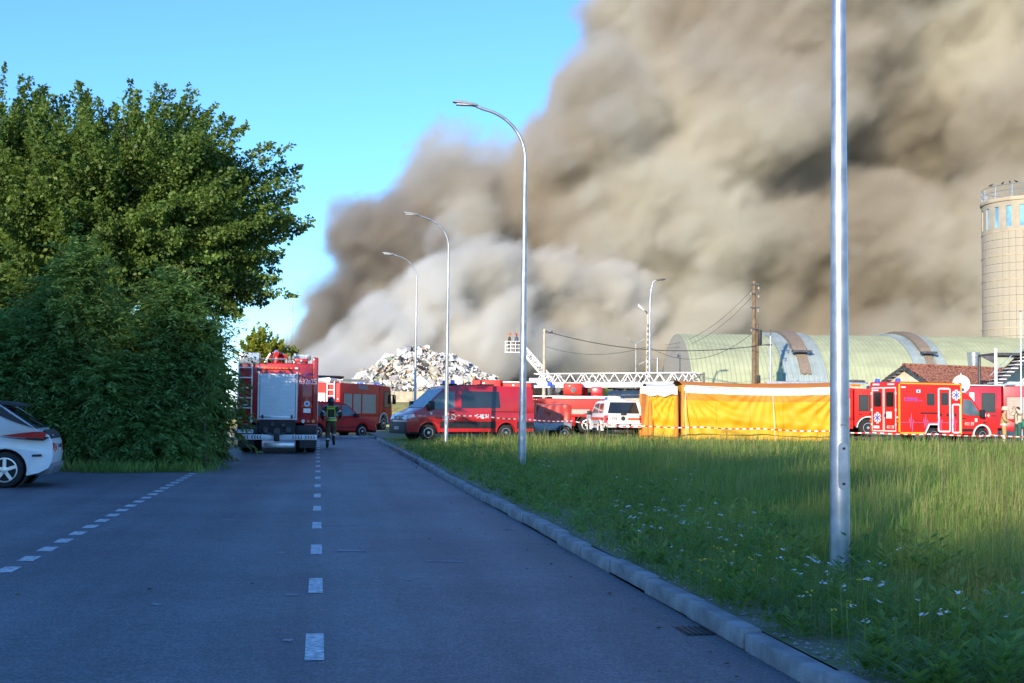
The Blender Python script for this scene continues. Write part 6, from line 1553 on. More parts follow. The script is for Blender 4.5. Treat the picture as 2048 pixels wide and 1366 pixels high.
# dark gully mouth at the kerb
d = ray(1428, 1264); g0 = d * (-1.5 / d.z)
s_g = g0.dot(RD)
gl = empty('kerb_gully', rp(s_g, KERB - .11, .007), ROAD_YAW, 'dark gully grating on the road edge against the kerb', 'gully')
MB().box(-.16, .16, -.10, .10, -.05, .006).build('gully_pit', M_BLACK, gl)
for i in range(5): MB().box(-.15, .15, -.085 + i * .04, -.073 + i * .04, .004, .012).build('grate_bar', M_BLACK, gl)
# ------------------------------------------------------------- people
def skin_obj(name, verts, edges, radii, m, parent, levels=2, root=0):
    me = bpy.data.meshes.new(name); me.from_pydata([tuple(v) for v in verts], edges, []); me.update()
    o = bpy.data.objects.new(name, me); col.objects.link(o); o.parent = parent; me.materials.append(m)
    md = o.modifiers.new('skin', 'SKIN'); md.use_smooth_shade = True; md.branch_smoothing = .4
    if not me.skin_vertices: me.skin_vertices.new() if hasattr(me.skin_vertices, 'new') else None
    for i, r in enumerate(radii):
        sv = me.skin_vertices[0].data[i]
        sv.radius = (r, r) if not isinstance(r, tuple) else r; sv.use_root = (i == root)
    s = o.modifiers.new('subdivision', 'SUBSURF'); s.levels = levels; s.render_levels = levels
    return o
M_SKIN = mat('skin', (.50, .29, .20), .55, var=.06)
M_HAIR = mat('dark_hair', (.035, .025, .02), .8, var=.3)
M_BOOT = mat('black_boot', (.02, .02, .022), .5, var=.2)
M_HIVIS = mat('yellow_green_reflective', (.55, .78, .05), .45, var=.06)
M_SILV = mat('silver_reflective', (.62, .64, .62), .35, .3, var=.08)
def person(label, loc, rz, J, jm, tm, H=1.8, helmet=None, hair=True, group=None, extra=None, boots=M_BOOT):
    """J: joints in metres at 1.8 m height, x forward, y left; names below"""
    t = empty('person', loc, rz, label, 'person', group); t.scale = (H / 1.8,) * 3
    V = {k_: Vector(v) for k_, v in J.items()}
    names = ['pelvis', 'spine', 'chest', 'neck', 'head']
    v = []; e = []; r = []; ix = {}
    def add(nm, p, rad, par=None):
        ix[nm] = len(v); v.append(p); r.append(rad)
        if par is not None: e.append((ix[par], ix[nm]))
    add('pelvis', V['pelvis'], (.10, .085)); add('spine', V['spine'], (.10, .08), 'pelvis'); add('chest', V['chest'], (.13, .09), 'spine')
    add('neckb', V['chest'].lerp(V['head'], .45), (.062, .062), 'chest'); add('jaw', V['head'] + Vector((.012, 0, -.075)), (.072, .08), 'neckb')
    add('skull', V['head'] + Vector((0, 0, .02)), (.078, .095), 'jaw'); add('crown', V['head'] + Vector((-.01, 0, .085)), (.055, .065), 'skull')
    add('nose', V['head'] + Vector((.105, 0, -.02)), .012, 'skull')
    for s in 'LR':
        sg = 1 if s == 'L' else -1
        add('ear' + s, V['head'] + Vector((-.01, sg * .088, -.01)), .014, 'skull')
        add('sh' + s, V['sh' + s], .068, 'chest'); add('el' + s, V['el' + s], .047, 'sh' + s); add('wr' + s, V['wr' + s], .033, 'el' + s)
        d = (V['wr' + s] - V['el' + s]).normalized(); sd_ = d.cross(Vector((1, 0, .3))).normalized()
        pm = V['wr' + s] + d * .07; add('palm' + s, pm, (.036, .022), 'wr' + s)
        for k_, (off, L) in enumerate(((-.03, .075), (-.01, .09), (.01, .085), (.03, .065))):
            a = pm + d * .035 + sd_ * off; add(f'f{k_}a{s}', a + d * L * .5, .0095, 'palm' + s); add(f'f{k_}b{s}', a + d * L + Vector((.012, 0, -.012)), .0085, f'f{k_}a{s}')
        add('th' + s, pm - d * .01 + sd_ * -.045 + Vector((.02, 0, 0)), .011, 'palm' + s); add('tb' + s, pm + d * .03 + sd_ * -.06 + Vector((.03, 0, 0)), .009, 'th' + s)
        add('hip' + s, V['hip' + s], .072, 'pelvis'); add('kn' + s, V['kn' + s], .052, 'hip' + s); add('an' + s, V['an' + s], .042, 'kn' + s)
        add('toe' + s, V['toe' + s], .036, 'an' + s)
    skin_obj('body', v, e, r, M_SKIN, t, 1)
    # trousers, jacket, boots as clothing over the body
    P = V
    tv = [P['pelvis'] + Vector((0, 0, .16)), P['pelvis'], P['hipL'], P['knL'], P['anL'].lerp(P['knL'], .22), P['hipR'], P['knR'], P['anR'].lerp(P['knR'], .22)]
    skin_obj('trousers', tv, [(0, 1), (1, 2), (2, 3), (3, 4), (1, 5), (5, 6), (6, 7)], [(.17, .14), (.175, .145), .125, .092, .082, .125, .092, .082], tm, t, 2, 1)
    jv = [P['pelvis'] + Vector((0, 0, -.06)), P['spine'], P['chest'], P['chest'].lerp(P['head'], .42), P['shL'], P['elL'], P['wrL'], P['shR'], P['elR'], P['wrR']]
    je = [(1, 0), (1, 2), (2, 3), (2, 4), (4, 5), (5, 6), (2, 7), (7, 8), (8, 9)]
    jk = skin_obj('jacket', jv, je, [(.205, .17), (.19, .155), (.215, .155), (.085, .085), .100, .074, .058, .100, .074, .058], jm, t, 2, 2)
    for s in 'LR':
        bv = [P['kn' + s].lerp(P['an' + s], .62), P['an' + s], P['an' + s].lerp(P['toe' + s], .3) + Vector((0, 0, -.03)), P['toe' + s]]
        skin_obj('boot', bv, [(0, 1), (1, 2), (2, 3)], [.072, .060, .058, .046], boots, t, 1)
    def band(name, a, c, ra, rb, m, parent, w=.06):
        a = Vector(a); c = Vector(c); d = (c - a).normalized(); rg = []
        q = d.orthogonal().normalized() if abs(d.z) < .9 else Vector((0, 1, 0)); q = (q - d * q.dot(d)).normalized(); q2 = d.cross(q)
        for h, k_ in ((-w/2, 1), (w/2, 1)):
            rg.append([a + d * h + q * math.cos(2*math.pi*i/20) * ra + q2 * math.sin(2*math.pi*i/20) * rb for i in range(20)])
        return MB().loft(rg, caps=False).build(name, m, parent, recalc=False)
    if helmet is not None:
        hp = P['head'] + Vector((-.005, 0, .035))
        hl = MB().loft([[hp + Vector((math.cos(R(a)) * .135 * k_ * 1.12 - .01, math.sin(R(a)) * .125 * k_, z)) for a in range(0, 360, 20)] for z, k_ in ((-.06, 1.02), (-.02, 1.10), (-.01, 1.0), (.05, .97), (.10, .78), (.13, .45), (.14, .1))]).build('helmet', helmet, t)
        MB().bar(hp + Vector((-.12, 0, .09)), hp + Vector((.10, 0, .11)), .02, .05).build('helmet_crest', helmet, hl)
        MB().loft([[hp + Vector((-.06 - .03 * u, y, -.06 - .12 * u)) for y in (-.10, -.05, 0, .05, .10)] for u in (0, 1)], close=False, caps=False).build('neck_guard', M_BLACK, hl, recalc=False)
    elif hair:
        hp = P['head'] + Vector((-.012, 0, .045))
        MB().loft([[hp + Vector((math.cos(R(a)) * .108 * k_ - .01, math.sin(R(a)) * .095 * k_, z)) for a in range(0, 360, 20)] for z, k_ in ((-.05, .98), (0, 1.06), (.05, .92), (.085, .55), (.095, .1))]).build('hair', M_HAIR, t)
    # face: eyes and mouth
    h = P['head']
    for s in (-1, 1): MB().lathe([(.004, -.004), (.011, 0), (.004, .004)], 8, (h.x + .085, h.y + s * .032, h.z + .005), 'x').build('eye', M_BLACK, t)
    MB().box(h.x + .075, h.x + .088, h.y - .024, h.y + .024, h.z - .068, h.z - .060).build('mouth', M_LETR, t)
    if extra: extra(t, P, band, jk)
    return t
STAND = dict(pelvis=(0, 0, .95), spine=(.0, 0, 1.14), chest=(.0, 0, 1.36), head=(.03, 0, 1.66), shL=(0, .19, 1.43), elL=(-.02, .27, 1.15), wrL=(.10, .25, .92), shR=(0, -.19, 1.43), elR=(-.02, -.27, 1.15), wrR=(.10, -.25, .92),
             hipL=(0, .10, .90), knL=(.02, .11, .50), anL=(-.01, .12, .09), toeL=(.17, .13, .045), hipR=(0, -.10, .90), knR=(.02, -.11, .50), anR=(-.01, -.12, .09), toeR=(.17, -.13, .045))
M_OLIVE = mat('olive_turnout_cloth', (.060, .058, .032), .85, var=.25, scale=8)
M_KHAKI = mat('khaki_turnout_cloth', (.095, .078, .045), .85, var=.25, scale=8)
M_TAN = mat('tan_turnout_cloth', (.42, .28, .12), .85, var=.2, scale=8)
# the firefighter walking away on the road
J = dict(STAND); J.update(pelvis=(.02, 0, .96), spine=(.03, 0, 1.15), chest=(.05, .0, 1.37), head=(.11, .01, 1.655), shL=(.04, .20, 1.44), elL=(-.03, .345, 1.20), wrL=(.16, .30, 1.06), shR=(.04, -.20, 1.44), elR=(-.03, -.345, 1.20), wrR=(.17, -.30, 1.08),
         hipL=(.02, .10, .91), knL=(.04, .11, .50), anL=(-.06, .115, .09), toeL=(.11, .13, .04), hipR=(.02, -.10, .91), knR=(.16, -.10, .53), anR=(-.17, -.11, .28), toeR=(-.06, -.12, .10))
def ff_extra(t, P, band, jk):
    b1 = band('hem_band', P['pelvis'] + Vector((-.0, 0, .03)), P['spine'], .205, .175, M_HIVIS, jk, .055)
    band('hem_band', P['pelvis'] + Vector((0, 0, .10)), P['spine'], .203, .172, M_SILV, jk, .03)
    def back(name, y0, y1, z0, z1, m, off=0.0):
        x = P['chest'].x - .158 - off
        lean = (P['chest'].x - P['spine'].x) / (P['chest'].z - P['spine'].z)
        return plate(jk, name, [(x + (z - P['chest'].z) * lean, y, z) for y, z in ((y0, z0), (y1, z0), (y1, z1), (y0, z1))], (-1, 0, 0), m, .03, .006)
    for z0, z1 in ((1.45, 1.50), (1.385, 1.435)): back('back_panel', -.145, .145, z0, z1, M_HIVIS)
    text(jk, 'back_lettering', 'STRAŻ', .06, (P['chest'].x - .158 - .004, 0, 1.475), (0, -1, 0), (-1, 0, 0), M_LETK, .002)
    for y in (-.15, .125): back('back_stripe', y, y + .025, 1.08, 1.37, M_HIVIS, -.012)
    for s in 'LR':
        band('sleeve_band', P['sh' + s].lerp(P['el' + s], .62), P['el' + s], .088, .088, M_SILV, jk, .05)
        band('cuff', P['el' + s].lerp(P['wr' + s], .9), P['wr' + s], .062, .062, M_BLACK, jk, .06)
        band('shin_band', P['kn' + s].lerp(P['an' + s], .50), P['an' + s], .090, .090, M_SILV, t, .07)
p = at(661, 894, 48.7); p.z = .008
person('firefighter in olive turnout gear with yellow-green back stripes walking away along the centre line', p, ROAD_YAW - R(2), J, M_OLIVE, M_KHAKI, 1.86, helmet=mat('dark_helmet', (.03, .035, .07), .35, coat=.4), extra=ff_extra)
# two crew members at the right
def tan_extra(t, P, band, jk):
    band('waist_band', P['pelvis'] + Vector((0, 0, .0)), P['spine'], .21, .18, M_SILV, jk, .09)
    for s in 'LR': band('shin_band', P['kn' + s].lerp(P['an' + s], .45), P['an' + s], .09, .09, M_SILV, t, .06)
J = dict(STAND); J.update(head=(.07, 0, 1.65), elL=(.02, .27, 1.16), wrL=(.24, .16, 1.08), elR=(.03, -.28, 1.16), wrR=(.25, -.16, 1.08))
p = at(2008, 884, 60.5); p.z = .13
person('crew member in tan turnout gear, head bent, standing by the ambulance bonnet', p, R(-20), J, M_TAN, M_TAN, 1.76, helmet=mat('cream_helmet', (.66, .58, .42), .4), extra=tan_extra, boots=mat('cream_boot', (.60, .54, .42), .6))
def vest_extra(t, P, band, jk):
    for s in 'LR':
        y = .10 if s == 'L' else -.10
        MB().tube([(P['chest'].x + .13, y, 1.12), (P['chest'].x + .16, y, 1.36), (P['chest'].x + .02, y * 1.1, 1.53), (P['chest'].x - .16, y * .9, 1.36), (P['chest'].x - .15, y * .6, 1.1)], .018, 6).build('shoulder_strap', M_BLACK, jk)
    MB().loft([[Vector((x, math.cos(R(a)) * w, 1.0 + math.sin(R(a)) * .22 - .05)) for a in range(0, 360, 30)] for x, w in ((-.36, .10), (-.30, .17), (-.20, .18), (-.15, .12))]).build('green_bag', mat('green_bag_cloth', (.02, .20, .11), .7, var=.2), t)
J = dict(STAND); J.update(head=(.05, 0, 1.645), elL=(.20, .30, 1.50), wrL=(.22, .14, 1.68), elR=(.22, -.30, 1.46), wrR=(.24, -.12, 1.66))
p = at(2037, 884, 61.0); p.z = .13
person('crew member with raised hands, pale shirt, dark straps and green bag, at the right edge', p, R(200), J, mat('pale_shirt', (.62, .52, .40), .8, var=.1), mat('green_trousers', (.03, .10, .08), .8, var=.2), 1.78, helmet=None, extra=vest_extra)
# two crew in the raised basket
for dx, hm, lb, rz in ((-.35, mat('orange_helmet', (.70, .16, .05), .4), 'small firefighter with orange helmet at the outer end of the raised basket', 180), (.28, mat('red_helmet', (.62, .06, .04), .4), 'small firefighter with red helmet at the ladder end of the raised basket', 150)):
    person(lb, BASKET + Vector((dx, 0, 0)), R(rz), dict(STAND), M_OLIVE if dx < 0 else mat('blue_grey_cloth', (.16, .18, .24), .8), M_KHAKI, 1.75, helmet=hm)
# ------------------------------------------------------------- grass and flowers
M_GRASS = leaf_mat('meadow_grass', (.14, .27, .055), (.31, .42, .10), .5, .6, patch=(.34, .34, .12))
M_STRAW = leaf_mat('dry_stalk', (.22, .20, .08), (.38, .33, .15), .3, .7)
def to_slat(x, y): return x * RD.x + y * RD.y, x * RN.x + y * RN.y
def fbm(s, l):
    return np.array([noise.noise(Vector((a * .35, b_ * .35, 1))) + .5 * noise.noise(Vector((a * 1.1, b_ * 1.1, 4))) for a, b_ in zip(s, l)])
def blades(name, n, r0, r1, hmin, hmax, wmin, wk, m, seed, dens=None, bend=.35, amin=-9, amax=26.5, pw=1.0):
    g = np.random.default_rng(seed)
    u = g.random(n)
    r = (r0 ** (1 - pw) + u * (r1 ** (1 - pw) - r0 ** (1 - pw))) ** (1 / (1 - pw)) if abs(pw - 1) > 1e-6 else r0 * (r1 / r0) ** u
    th = np.radians(g.uniform(amin, amax, n)); x = r * np.sin(th); y = r * np.cos(th)
    s, l = x * RD.x + y * RD.y, x * RN.x + y * RN.y
    keep = (l > V_IN + .04); x, y, s, l, r = x[keep], y[keep], s[keep], l[keep], r[keep]
    nf = fbm(s, l)
    e = np.clip((l - V_IN) / 1.7, 0, 1)
    pr = np.clip(.22 + e ** 1.2 * 1.0 + nf * .55 * (1 - .6 * e), 0, 1)
    # the vehicles' yard is trodden
    pr *= np.where(y > 58.0, .55, 1.0)
    keep = g.random(len(x)) < pr; x, y, s, l, r, nf, e = x[keep], y[keep], s[keep], l[keep], r[keep], nf[keep], e[keep]
    n = len(x)
    h = (hmin + (hmax - hmin) * g.random(n) ** 1.5) * (.22 + .78 * np.clip((l - V_IN) / 4.2, 0, 1)) * (1 + .5 * nf) * np.where(y > 55, .75, 1)
    for q in (L1, L2, L3):
        h *= np.where(((x - q.x) ** 2 + ((y - q.y) * .45 + .2) ** 2) < .35, .45, 1)
    w = np.maximum(wmin, wk * r) * (.7 + .6 * g.random(n))
    a = g.random(n) * 6.283; d = np.stack([np.cos(a), np.sin(a), np.zeros(n)], 1)
    wind = np.array([.25, -.35, 0]); d = d * .8 + wind; 
    sd_ = np.stack([-np.sin(a + g.normal(size=n) * .6), np.cos(a), np.zeros(n)], 1)
    dh = d / (np.linalg.norm(d, axis=1, keepdims=True) + 1e-6); sd_ = np.stack([-dh[:, 1], dh[:, 0], np.zeros(n)], 1) + g.normal(size=(n, 3)) * np.array([.35, .35, 0]); sd_ /= np.linalg.norm(sd_, axis=1, keepdims=True)
    z0 = np.full(n, .125); P0 = np.stack([x, y, z0], 1)
    k = (bend * (.3 + g.random(n)))[:, None]
    up = np.array([0, 0, 1.0])
    H_ = h[:, None]; W_ = w[:, None]
    V = np.empty((n, 5, 3))
    V[:, 0] = P0 - sd_ * W_ * .5; V[:, 1] = P0 + sd_ * W_ * .5
    m1 = P0 + up * H_ * .55 + d * H_ * k * .30
    V[:, 2] = m1 + sd_ * W_ * .38; V[:, 3] = m1 - sd_ * W_ * .38
    V[:, 4] = P0 + up * H_ * (1 - k * .35) + d * H_ * k
    me = bpy.data.meshes.new(name)
    me.vertices.add(n * 5); me.vertices.foreach_set('co', V.reshape(-1).astype(np.float32))
    idx = np.arange(n * 5, dtype=np.int32).reshape(n, 5)
    tri = np.concatenate([idx[:, [0, 1, 2]], idx[:, [0, 2, 3]], idx[:, [3, 2, 4]]], 1).reshape(-1)
    me.loops.add(n * 9); me.loops.foreach_set('vertex_index', tri)
    me.polygons.add(n * 3); me.polygons.foreach_set('loop_start', np.arange(0, n * 9, 3, dtype=np.int32)); me.polygons.foreach_set('loop_total', np.full(n * 3, 3, dtype=np.int32))
    me.update(calc_edges=True); me.materials.append(m)
    return tag(link(name, me), kind='stuff')
blades('grass', 230000, 7.0, 62, .12, .38, .005, .00050, M_GRASS, 1, bend=1.15, pw=1.0)
blades('tall_grass', 42000, 7.5, 61, .35, .72, .004, .00042, M_GRASS, 2, bend=.8)
blades('dry_stalks', 12000, 9, 61, .4, .85, .003, .00030, M_STRAW, 3, bend=.25)
# leafy weeds and yarrow along the kerb
M_WEED = leaf_mat('weed_leaf', (.12, .24, .05), (.25, .36, .09), .45)
g = np.random.default_rng(5)
Pw, Dw, Nw, Sw = [], [], [], []
for i in range(900):
    s = 6 + 40 * g.random() ** 1.7; l = V_IN + .08 + 2.6 * g.random() ** 1.4
    b0 = np.array(rp(s, l, .13)); n = 14
    a = g.random(n) * 6.283; hh = g.random(n) * (.10 + .25 * g.random()) * min(1, (l - V_IN) + .35)
    for j in range(n):
        d = np.array([math.cos(a[j]), math.sin(a[j]), .35 + .5 * g.random()]); Pw.append(b0 + np.array([0, 0, hh[j]]) + d * .02); Dw.append(d); Nw.append(np.array([-d[0] * .4, -d[1] * .4, 1])); Sw.append(.05 + .08 * g.random())
tag(link('kerb_weeds', leaves_mesh('kerb_weeds', np.array(Pw), np.array(Dw), np.array(Nw), np.array(Sw), .38, M_WEED)), kind='stuff')
def flowers(name, spots, m, n, spread, r, hh):
    rr = random.Random(len(name)); b = MB(); st = MB()
    for (px, py, k_) in spots:
        d = ray(px, py); c = d * ((.12 - 1.5) / d.z)
        for _ in range(k_):
            x = c.x + rr.gauss(0, spread); y = c.y + rr.gauss(0, spread * 1.6); h = rr.uniform(*hh)
            s_, l_ = to_slat(x, y)
            if l_ < V_IN + .05: continue
            q = Vector((x, y + 1.5 + h * 0, .12 + h)) - Vector((0, 1.5, 0))
            st.tube([(x, y, .12), (x + rr.uniform(-.02, .02), y, .12 + h)], .003, 4, caps=False)
            m_ = rr.randint(3, 6)
            for _k in range(m_):
                o = q + Vector((rr.gauss(0, r * 1.2), rr.gauss(0, r * 1.2), rr.uniform(-.008, .012)))
                t1, t2 = rr.uniform(-.5, .5), rr.uniform(-.5, .5); w = r * rr.uniform(.6, 1.2)
                ring = [o + Vector((math.cos(a) * w, math.sin(a) * w, math.cos(a) * w * t1 + math.sin(a) * w * t2)) for a in (0, 1.05, 2.1, 3.14, 4.19, 5.24)]
                b.add([o + Vector((0, 0, w * .35))] + ring, [(0, 1 + i, 1 + (i + 1) % 6) for i in range(6)])
    o = tag(b.build(name, m, recalc=False, smooth=0), kind='stuff')
    st.build('stems', M_GRASS, o, recalc=False, smooth=0)
flowers('white_yarrow', [(1300, 1085, 16), (1345, 1110, 14), (1385, 1095, 10), (1290, 1120, 8), (1690, 1240, 12), (1650, 1262, 10), (1720, 1290, 6), (1850, 1300, 5), (1230, 1015, 8), (1380, 1000, 8), (1100, 965, 8), (1560, 1200, 6), (1480, 1130, 5), (1900, 1340, 5), (1420, 1165, 5), (1070, 940, 6)], mat('white_petal', (.66, .66, .64), .7, var=.08), 0, .24, .011, (.20, .46))
flowers('yellow_flowers', [(1385, 1196, 16), (1430, 1182, 10), (1460, 1200, 8), (1375, 1205, 8), (1530, 1120, 6), (1640, 1290, 5), (1265, 1110, 6), (1760, 1260, 4), (1560, 1165, 5)], mat('yellow_petal', (.72, .50, .03), .7, var=.12), 0, .15, .009, (.10, .34))
# grit and small stones on the bare strip by the kerb
rr = random.Random(3); b = MB()
for _ in range(2600):
    s = 5 + 45 * rr.random() ** 1.8; l = V_IN + abs(rr.gauss(0, .55)) + .02
    c = rp(s, l, .128); w = rr.uniform(.005, .015)
    b.add([c + Vector((-w, -w, 0)), c + Vector((w, -w * .8, 0)), c + Vector((w * .8, w, 0)), c + Vector((-w, w, 0)), c + Vector((0, 0, w * .9))], [(0, 1, 4), (1, 2, 4), (2, 3, 4), (3, 0, 4)])
tag(b.build('grit', M_KERB, recalc=False, smooth=0), kind='stuff')
# grass tufts and litter at the foot of the hedge
g = np.random.default_rng(8); n = 4200
x = g.uniform(-16, -7.0, n); x += .25 * g.normal(size=n); y = hedge_y + .35 + g.random(n) ** 1.5 * 2.0 + .35 * np.sin(x * 2.3)
P0 = np.stack([x, y, np.full(n, .0)], 1); a = g.random(n) * 6.283
D = np.stack([np.cos(a) * .45, np.sin(a) * .45, np.ones(n)], 1); N_ = np.stack([np.cos(a), np.sin(a), np.zeros(n)], 1)
tag(link('hedge_grass', leaves_mesh('hedge_grass', P0, D, N_, .06 + .30 * g.random(n) ** 1.6, .10, M_GRASS)), kind='stuff')
# sunlit shrubs and weeds in the yard behind the trailer
shrub('yard_bush', 'sunlit yellow-green bush between the red trailer and the white pickup', (gx(1195, 88), 88, 0), [lobe(1195, 812, 88, .95, .8, .75), lobe(1205, 795, 88, .5, .5, .5)], 420, .2, M_LEAFY, 51, None, stems=8)
# ------------------------------------------------------------- smoke
def smoke(name, label, blobs, res, color, density, soft, amp, nscale, ypad, seed, aniso=0.25, gap=None, absorb=None, billow=0.0, dark=None):
    """a volume whose density field is the union of puffs broken up by noise, evaluated on a voxel grid"""
    vol = bpy.data.volumes.new(name); o = bpy.data.objects.new(name, vol); col.objects.link(o)
    tag(o, label, 'smoke', None, 'stuff')
    ng = bpy.data.node_groups.new(name, 'GeometryNodeTree')
    ng.interface.new_socket(name='Geometry', in_out='OUTPUT', socket_type='NodeSocketGeometry')
    N = ng.nodes; L = ng.links
    pos = N.new('GeometryNodeInputPosition').outputs[0]
    def vm(op, a, b_=None):
        n = N.new('ShaderNodeVectorMath'); n.operation = op
        for i, v in enumerate((a, b_)):
            if v is None: continue
            if hasattr(v, 'node'): L.new(v, n.inputs[i])
            elif op == 'SCALE' and i == 1: n.inputs['Scale'].default_value = v
            else: n.inputs[i].default_value = v
        return n.outputs['Value'] if op in ('LENGTH', 'DOT_PRODUCT') else n.outputs[0]
    def mt(op, a, b_=None, c_=None, clamp=False):
        n = N.new('ShaderNodeMath'); n.operation = op; n.use_clamp = clamp
        for i, v in enumerate((a, b_, c_)):
            if v is None: continue
            if hasattr(v, 'node'): L.new(v, n.inputs[i])
            else: n.inputs[i].default_value = v
        return n.outputs[0]
    def nz(v, sc, det, rough=.55, out='Fac'):
        n = N.new('ShaderNodeTexNoise'); n.noise_dimensions = '4D'; n.inputs['W'].default_value = seed
        n.inputs['Scale'].default_value = sc; n.inputs['Detail'].default_value = det; n.inputs['Roughness'].default_value = rough
        L.new(v, n.inputs['Vector']); return n.outputs[out]
    vr = N.new('ShaderNodeVectorRotate'); vr.rotation_type = 'Y_AXIS'; L.new(pos, vr.inputs['Vector']); vr.inputs['Angle'].default_value = R(38)
    flow = vm('MULTIPLY', vr.outputs[0], (.62, 1.0, 1.0))      # noise drawn out along the drift of the plume
    w = vm('SCALE', vm('SUBTRACT', nz(flow, nscale * .6, 2, .5, 'Color'), (.5, .5, .5)), amp * 2.2)
    p = vm('ADD', pos, w)
    d = None; lo = [1e9] * 3; hi = [-1e9] * 3
    for (c, r) in blobs:
        q = vm('MULTIPLY', vm('SUBTRACT', p, tuple(c)), tuple(1 / x for x in r))
        e = mt('MULTIPLY', mt('SUBTRACT', vm('LENGTH', q), 1.0), min(r) * .9)
        d = e if d is None else mt('SMOOTH_MIN', d, e, 1.5)
        for i in range(3): lo[i] = min(lo[i], c[i] - r[i] - 1.8 * amp); hi[i] = max(hi[i], c[i] + r[i] + 1.8 * amp)
    lo[2] = max(lo[2], 0.2)
    n1 = nz(flow, nscale, 9, .68)
    d = mt('ADD', d, mt('MULTIPLY', mt("SUBTRACT", n1, .58), amp * 2.6))
    if billow:
        for k_, (sc, a_) in enumerate(((nscale * 1.6, 1.0), (nscale * 3.6, .45), (nscale * 8, .2))):
            nb = nz(flow, sc, 1.5, .5)
            d = mt('ADD', d, mt('MULTIPLY', mt('SUBTRACT', mt('ABSOLUTE', mt('SUBTRACT', nb, .5)), .05), -billow * a_ * 6))
    den = mt('MULTIPLY', d, -1.0 / soft, clamp=True)
    den = mt('POWER', den, 1.3)
    n3 = nz(flow, nscale * 3.2, 7, .68)
    var = N.new('ShaderNodeMapRange'); L.new(n3, var.inputs[0]); var.inputs[1].default_value = .3; var.inputs[2].default_value = .68; var.inputs[3].default_value = .22; var.inputs[4].default_value = 1.5
    den = mt('MULTIPLY', den, var.outputs[0])
    if gap:
        for (c, r) in gap:                         # thin places in the plume
            q = vm('MULTIPLY', vm('SUBTRACT', p, tuple(c)), tuple(1 / x for x in r))
            m_ = N.new('ShaderNodeMapRange'); L.new(vm('LENGTH', q), m_.inputs[0]); m_.inputs[1].default_value = .2; m_.inputs[2].default_value = 1.1; m_.inputs[3].default_value = .09; m_.inputs[4].default_value = 1.0
            den = mt('MULTIPLY', den, m_.outputs[0])
    vc = N.new('GeometryNodeVolumeCube'); L.new(den, vc.inputs['Density'])
    vc.inputs['Min'].default_value = lo; vc.inputs['Max'].default_value = hi
    for i, a_ in enumerate('XYZ'): vc.inputs['Resolution ' + a_].default_value = max(8, int((hi[i] - lo[i]) / res))
    m = bpy.data.materials.new(name); m.use_nodes = True; t = m.node_tree; t.nodes.clear()
    mo = t.nodes.new('ShaderNodeOutputMaterial'); pv = t.nodes.new('ShaderNodeVolumePrincipled')
    pv.inputs['Color'].default_value = (*color, 1); pv.inputs['Density'].default_value = density; pv.inputs['Anisotropy'].default_value = aniso
    if absorb: pv.inputs['Absorption Color'].default_value = (*absorb, 1)
    if dark:                                       # sootier and paler parts of the same smoke
        tc = t.nodes.new('ShaderNodeTexCoord'); cn = t.nodes.new('ShaderNodeTexNoise'); cn.inputs['Scale'].default_value = nscale * .8; cn.inputs['Detail'].default_value = 3; cn.inputs['Distortion'].default_value = .6
        t.links.new(tc.outputs['Object'], cn.inputs['Vector']); cr = t.nodes.new('ShaderNodeValToRGB'); t.links.new(cn.outputs['Fac'], cr.inputs[0])
        cr.color_ramp.elements[0].position = .36; cr.color_ramp.elements[1].position = .60
        cr.color_ramp.elements[0].color = (*dark, 1); cr.color_ramp.elements[1].color = (*color, 1); t.links.new(cr.outputs[0], pv.inputs['Color'])
    t.links.new(pv.outputs[0], mo.inputs['Volume'])
    sm = N.new('GeometryNodeSetMaterial'); sm.inputs['Material'].default_value = m
    go = N.new('NodeGroupOutput'); L.new(vc.outputs[0], sm.inputs[0]); L.new(sm.outputs[0], go.inputs[0])
    vol.materials.append(m)
    md = o.modifiers.new('smoke_field', 'NODES'); md.node_group = ng
    print(name, [int((hi[i] - lo[i]) / res) for i in range(3)])
    return o
def puff(px, py, Y, rx, ry, rd=None):
    s = Y / FPX
    return (at(px, py, Y), (rx * s, (rd if rd is not None else (rx + ry) / 2 * s), ry * s))
YB = 185
def satellites(bl, n, seed, f0=.30, f1=.50):
    """smaller puffs round the rim of each big one, so that the outline billows"""
    rr = random.Random(seed); out = []
    for (c, r) in bl:
        for _ in range(n):
            a = rr.uniform(0, 6.283); d = rr.uniform(.8, 1.05); f = rr.uniform(f0, f1); e = rr.uniform(-1, -.1)
            q = (c[0] + math.cos(a) * r[0] * d, c[1] + e * r[1] * .7, c[2] + math.sin(a) * r[2] * d); m_ = min(r) * f
            out.append((q, (m_ * rr.uniform(.9, 1.3), m_, m_ * rr.uniform(.8, 1.1))))
    return bl + out
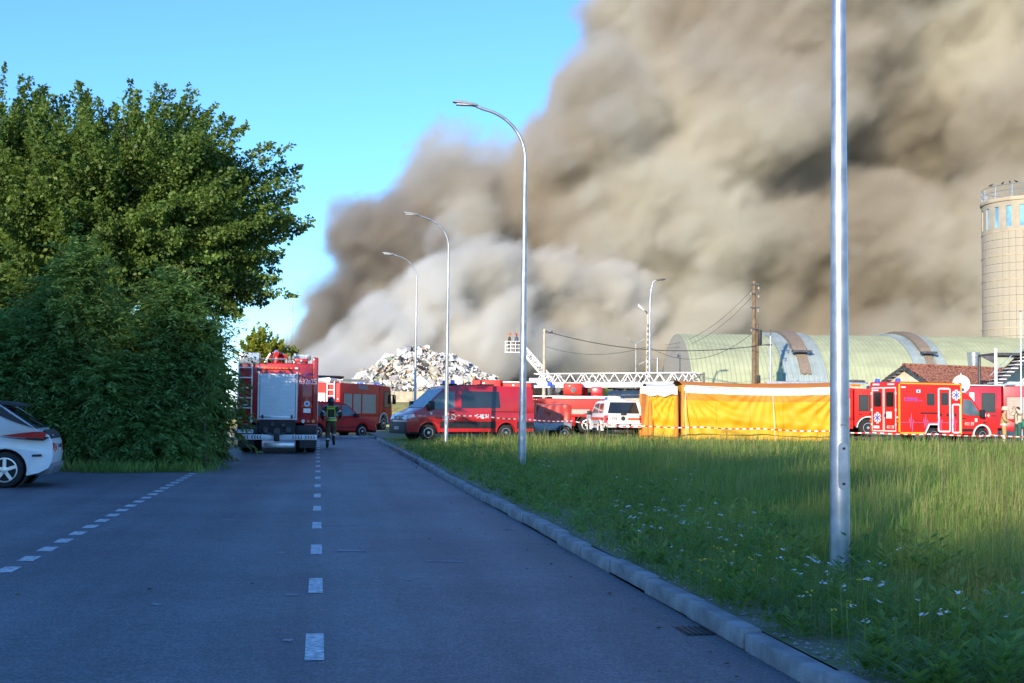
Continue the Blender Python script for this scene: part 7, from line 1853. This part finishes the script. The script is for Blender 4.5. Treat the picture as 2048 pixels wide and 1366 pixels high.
brown = [(690, 655, 60, 70), (745, 590, 75, 80), (722, 505, 38, 36), (800, 520, 65, 55), (850, 505, 90, 85), (930, 430, 105, 105), (1010, 400, 110, 100), (1090, 360, 115, 105),
         (1190, 270, 115, 120), (1290, 140, 105, 130), (1370, 0, 140, 150), (1460, 200, 220, 200), (1560, 40, 260, 200), (1720, 250, 260, 220), (1880, 90, 280, 220),
         (2080, 220, 220, 220), (1250, 450, 240, 190), (1500, 460, 260, 200), (1730, 520, 190, 160), (2150, 20, 260, 250), (1300, 690, 360, 140), (1640, 710, 270, 140), (1900, 760, 240, 110), (1050, 760, 300, 80), (2150, 600, 150, 300), (900, 640, 200, 150), (1935, 560, 80, 200), (1720, -120, 360, 160)]
white = [(690, 745, 75, 40), (760, 705, 80, 50), (845, 655, 85, 70), (900, 585, 75, 70), (960, 545, 70, 55), (1060, 590, 105, 75), (1165, 590, 85, 65), (1240, 625, 75, 70), (980, 680, 130, 80), (1140, 690, 130, 80), (1270, 710, 90, 70), (820, 740, 110, 50)]
if SMOKE:
    sooty, brown = brown[:5], brown[5:]
    smoke('sooty_smoke', 'dark sooty smoke at the left root of the plume above the fire engines', satellites([puff(x, y, YB - 6 + 6 * math.sin(i * 1.7), a * .9, b_ * .9, 10) for i, (x, y, a, b_) in enumerate(sooty)], 3, 1),
          SMOKE_RES, (.72, .65, .55), .8, 2.6, 5.0, .065, 0, 5.9, .2, billow=2.0, dark=(.42, .38, .33))
    smoke('brown_smoke', 'huge brown smoke plume drifting up across the sky from behind the waste heap', satellites([puff(x, y, YB + 6 * math.sin(i * 1.7), a * .95, b_ * .95, 17) for i, (x, y, a, b_) in enumerate(brown)], 1, 2),
          SMOKE_RES, (.915, .89, .805), 1.0, 4.0, 8.0, .04, 0, 3.3, .2, gap=[puff(1935, 540, YB, 70, 210, 40)], billow=2.3, dark=(.76, .71, .625))
    smoke('pale_smoke', 'pale cream smoke billowing up close behind the waste heap', satellites([puff(x, y, 152 + (14 if x > 1030 else 0) + 3 * math.sin(i * 2.1), a * .88, b_ * .88, 7) for i, (x, y, a, b_) in enumerate(white)], 3, 3),
          SMOKE_RES * .7, (.975, .96, .91), 1.1, 2.6, 4.0, .085, 0, 8.1, .2, billow=2.0, dark=(.92, .89, .82))
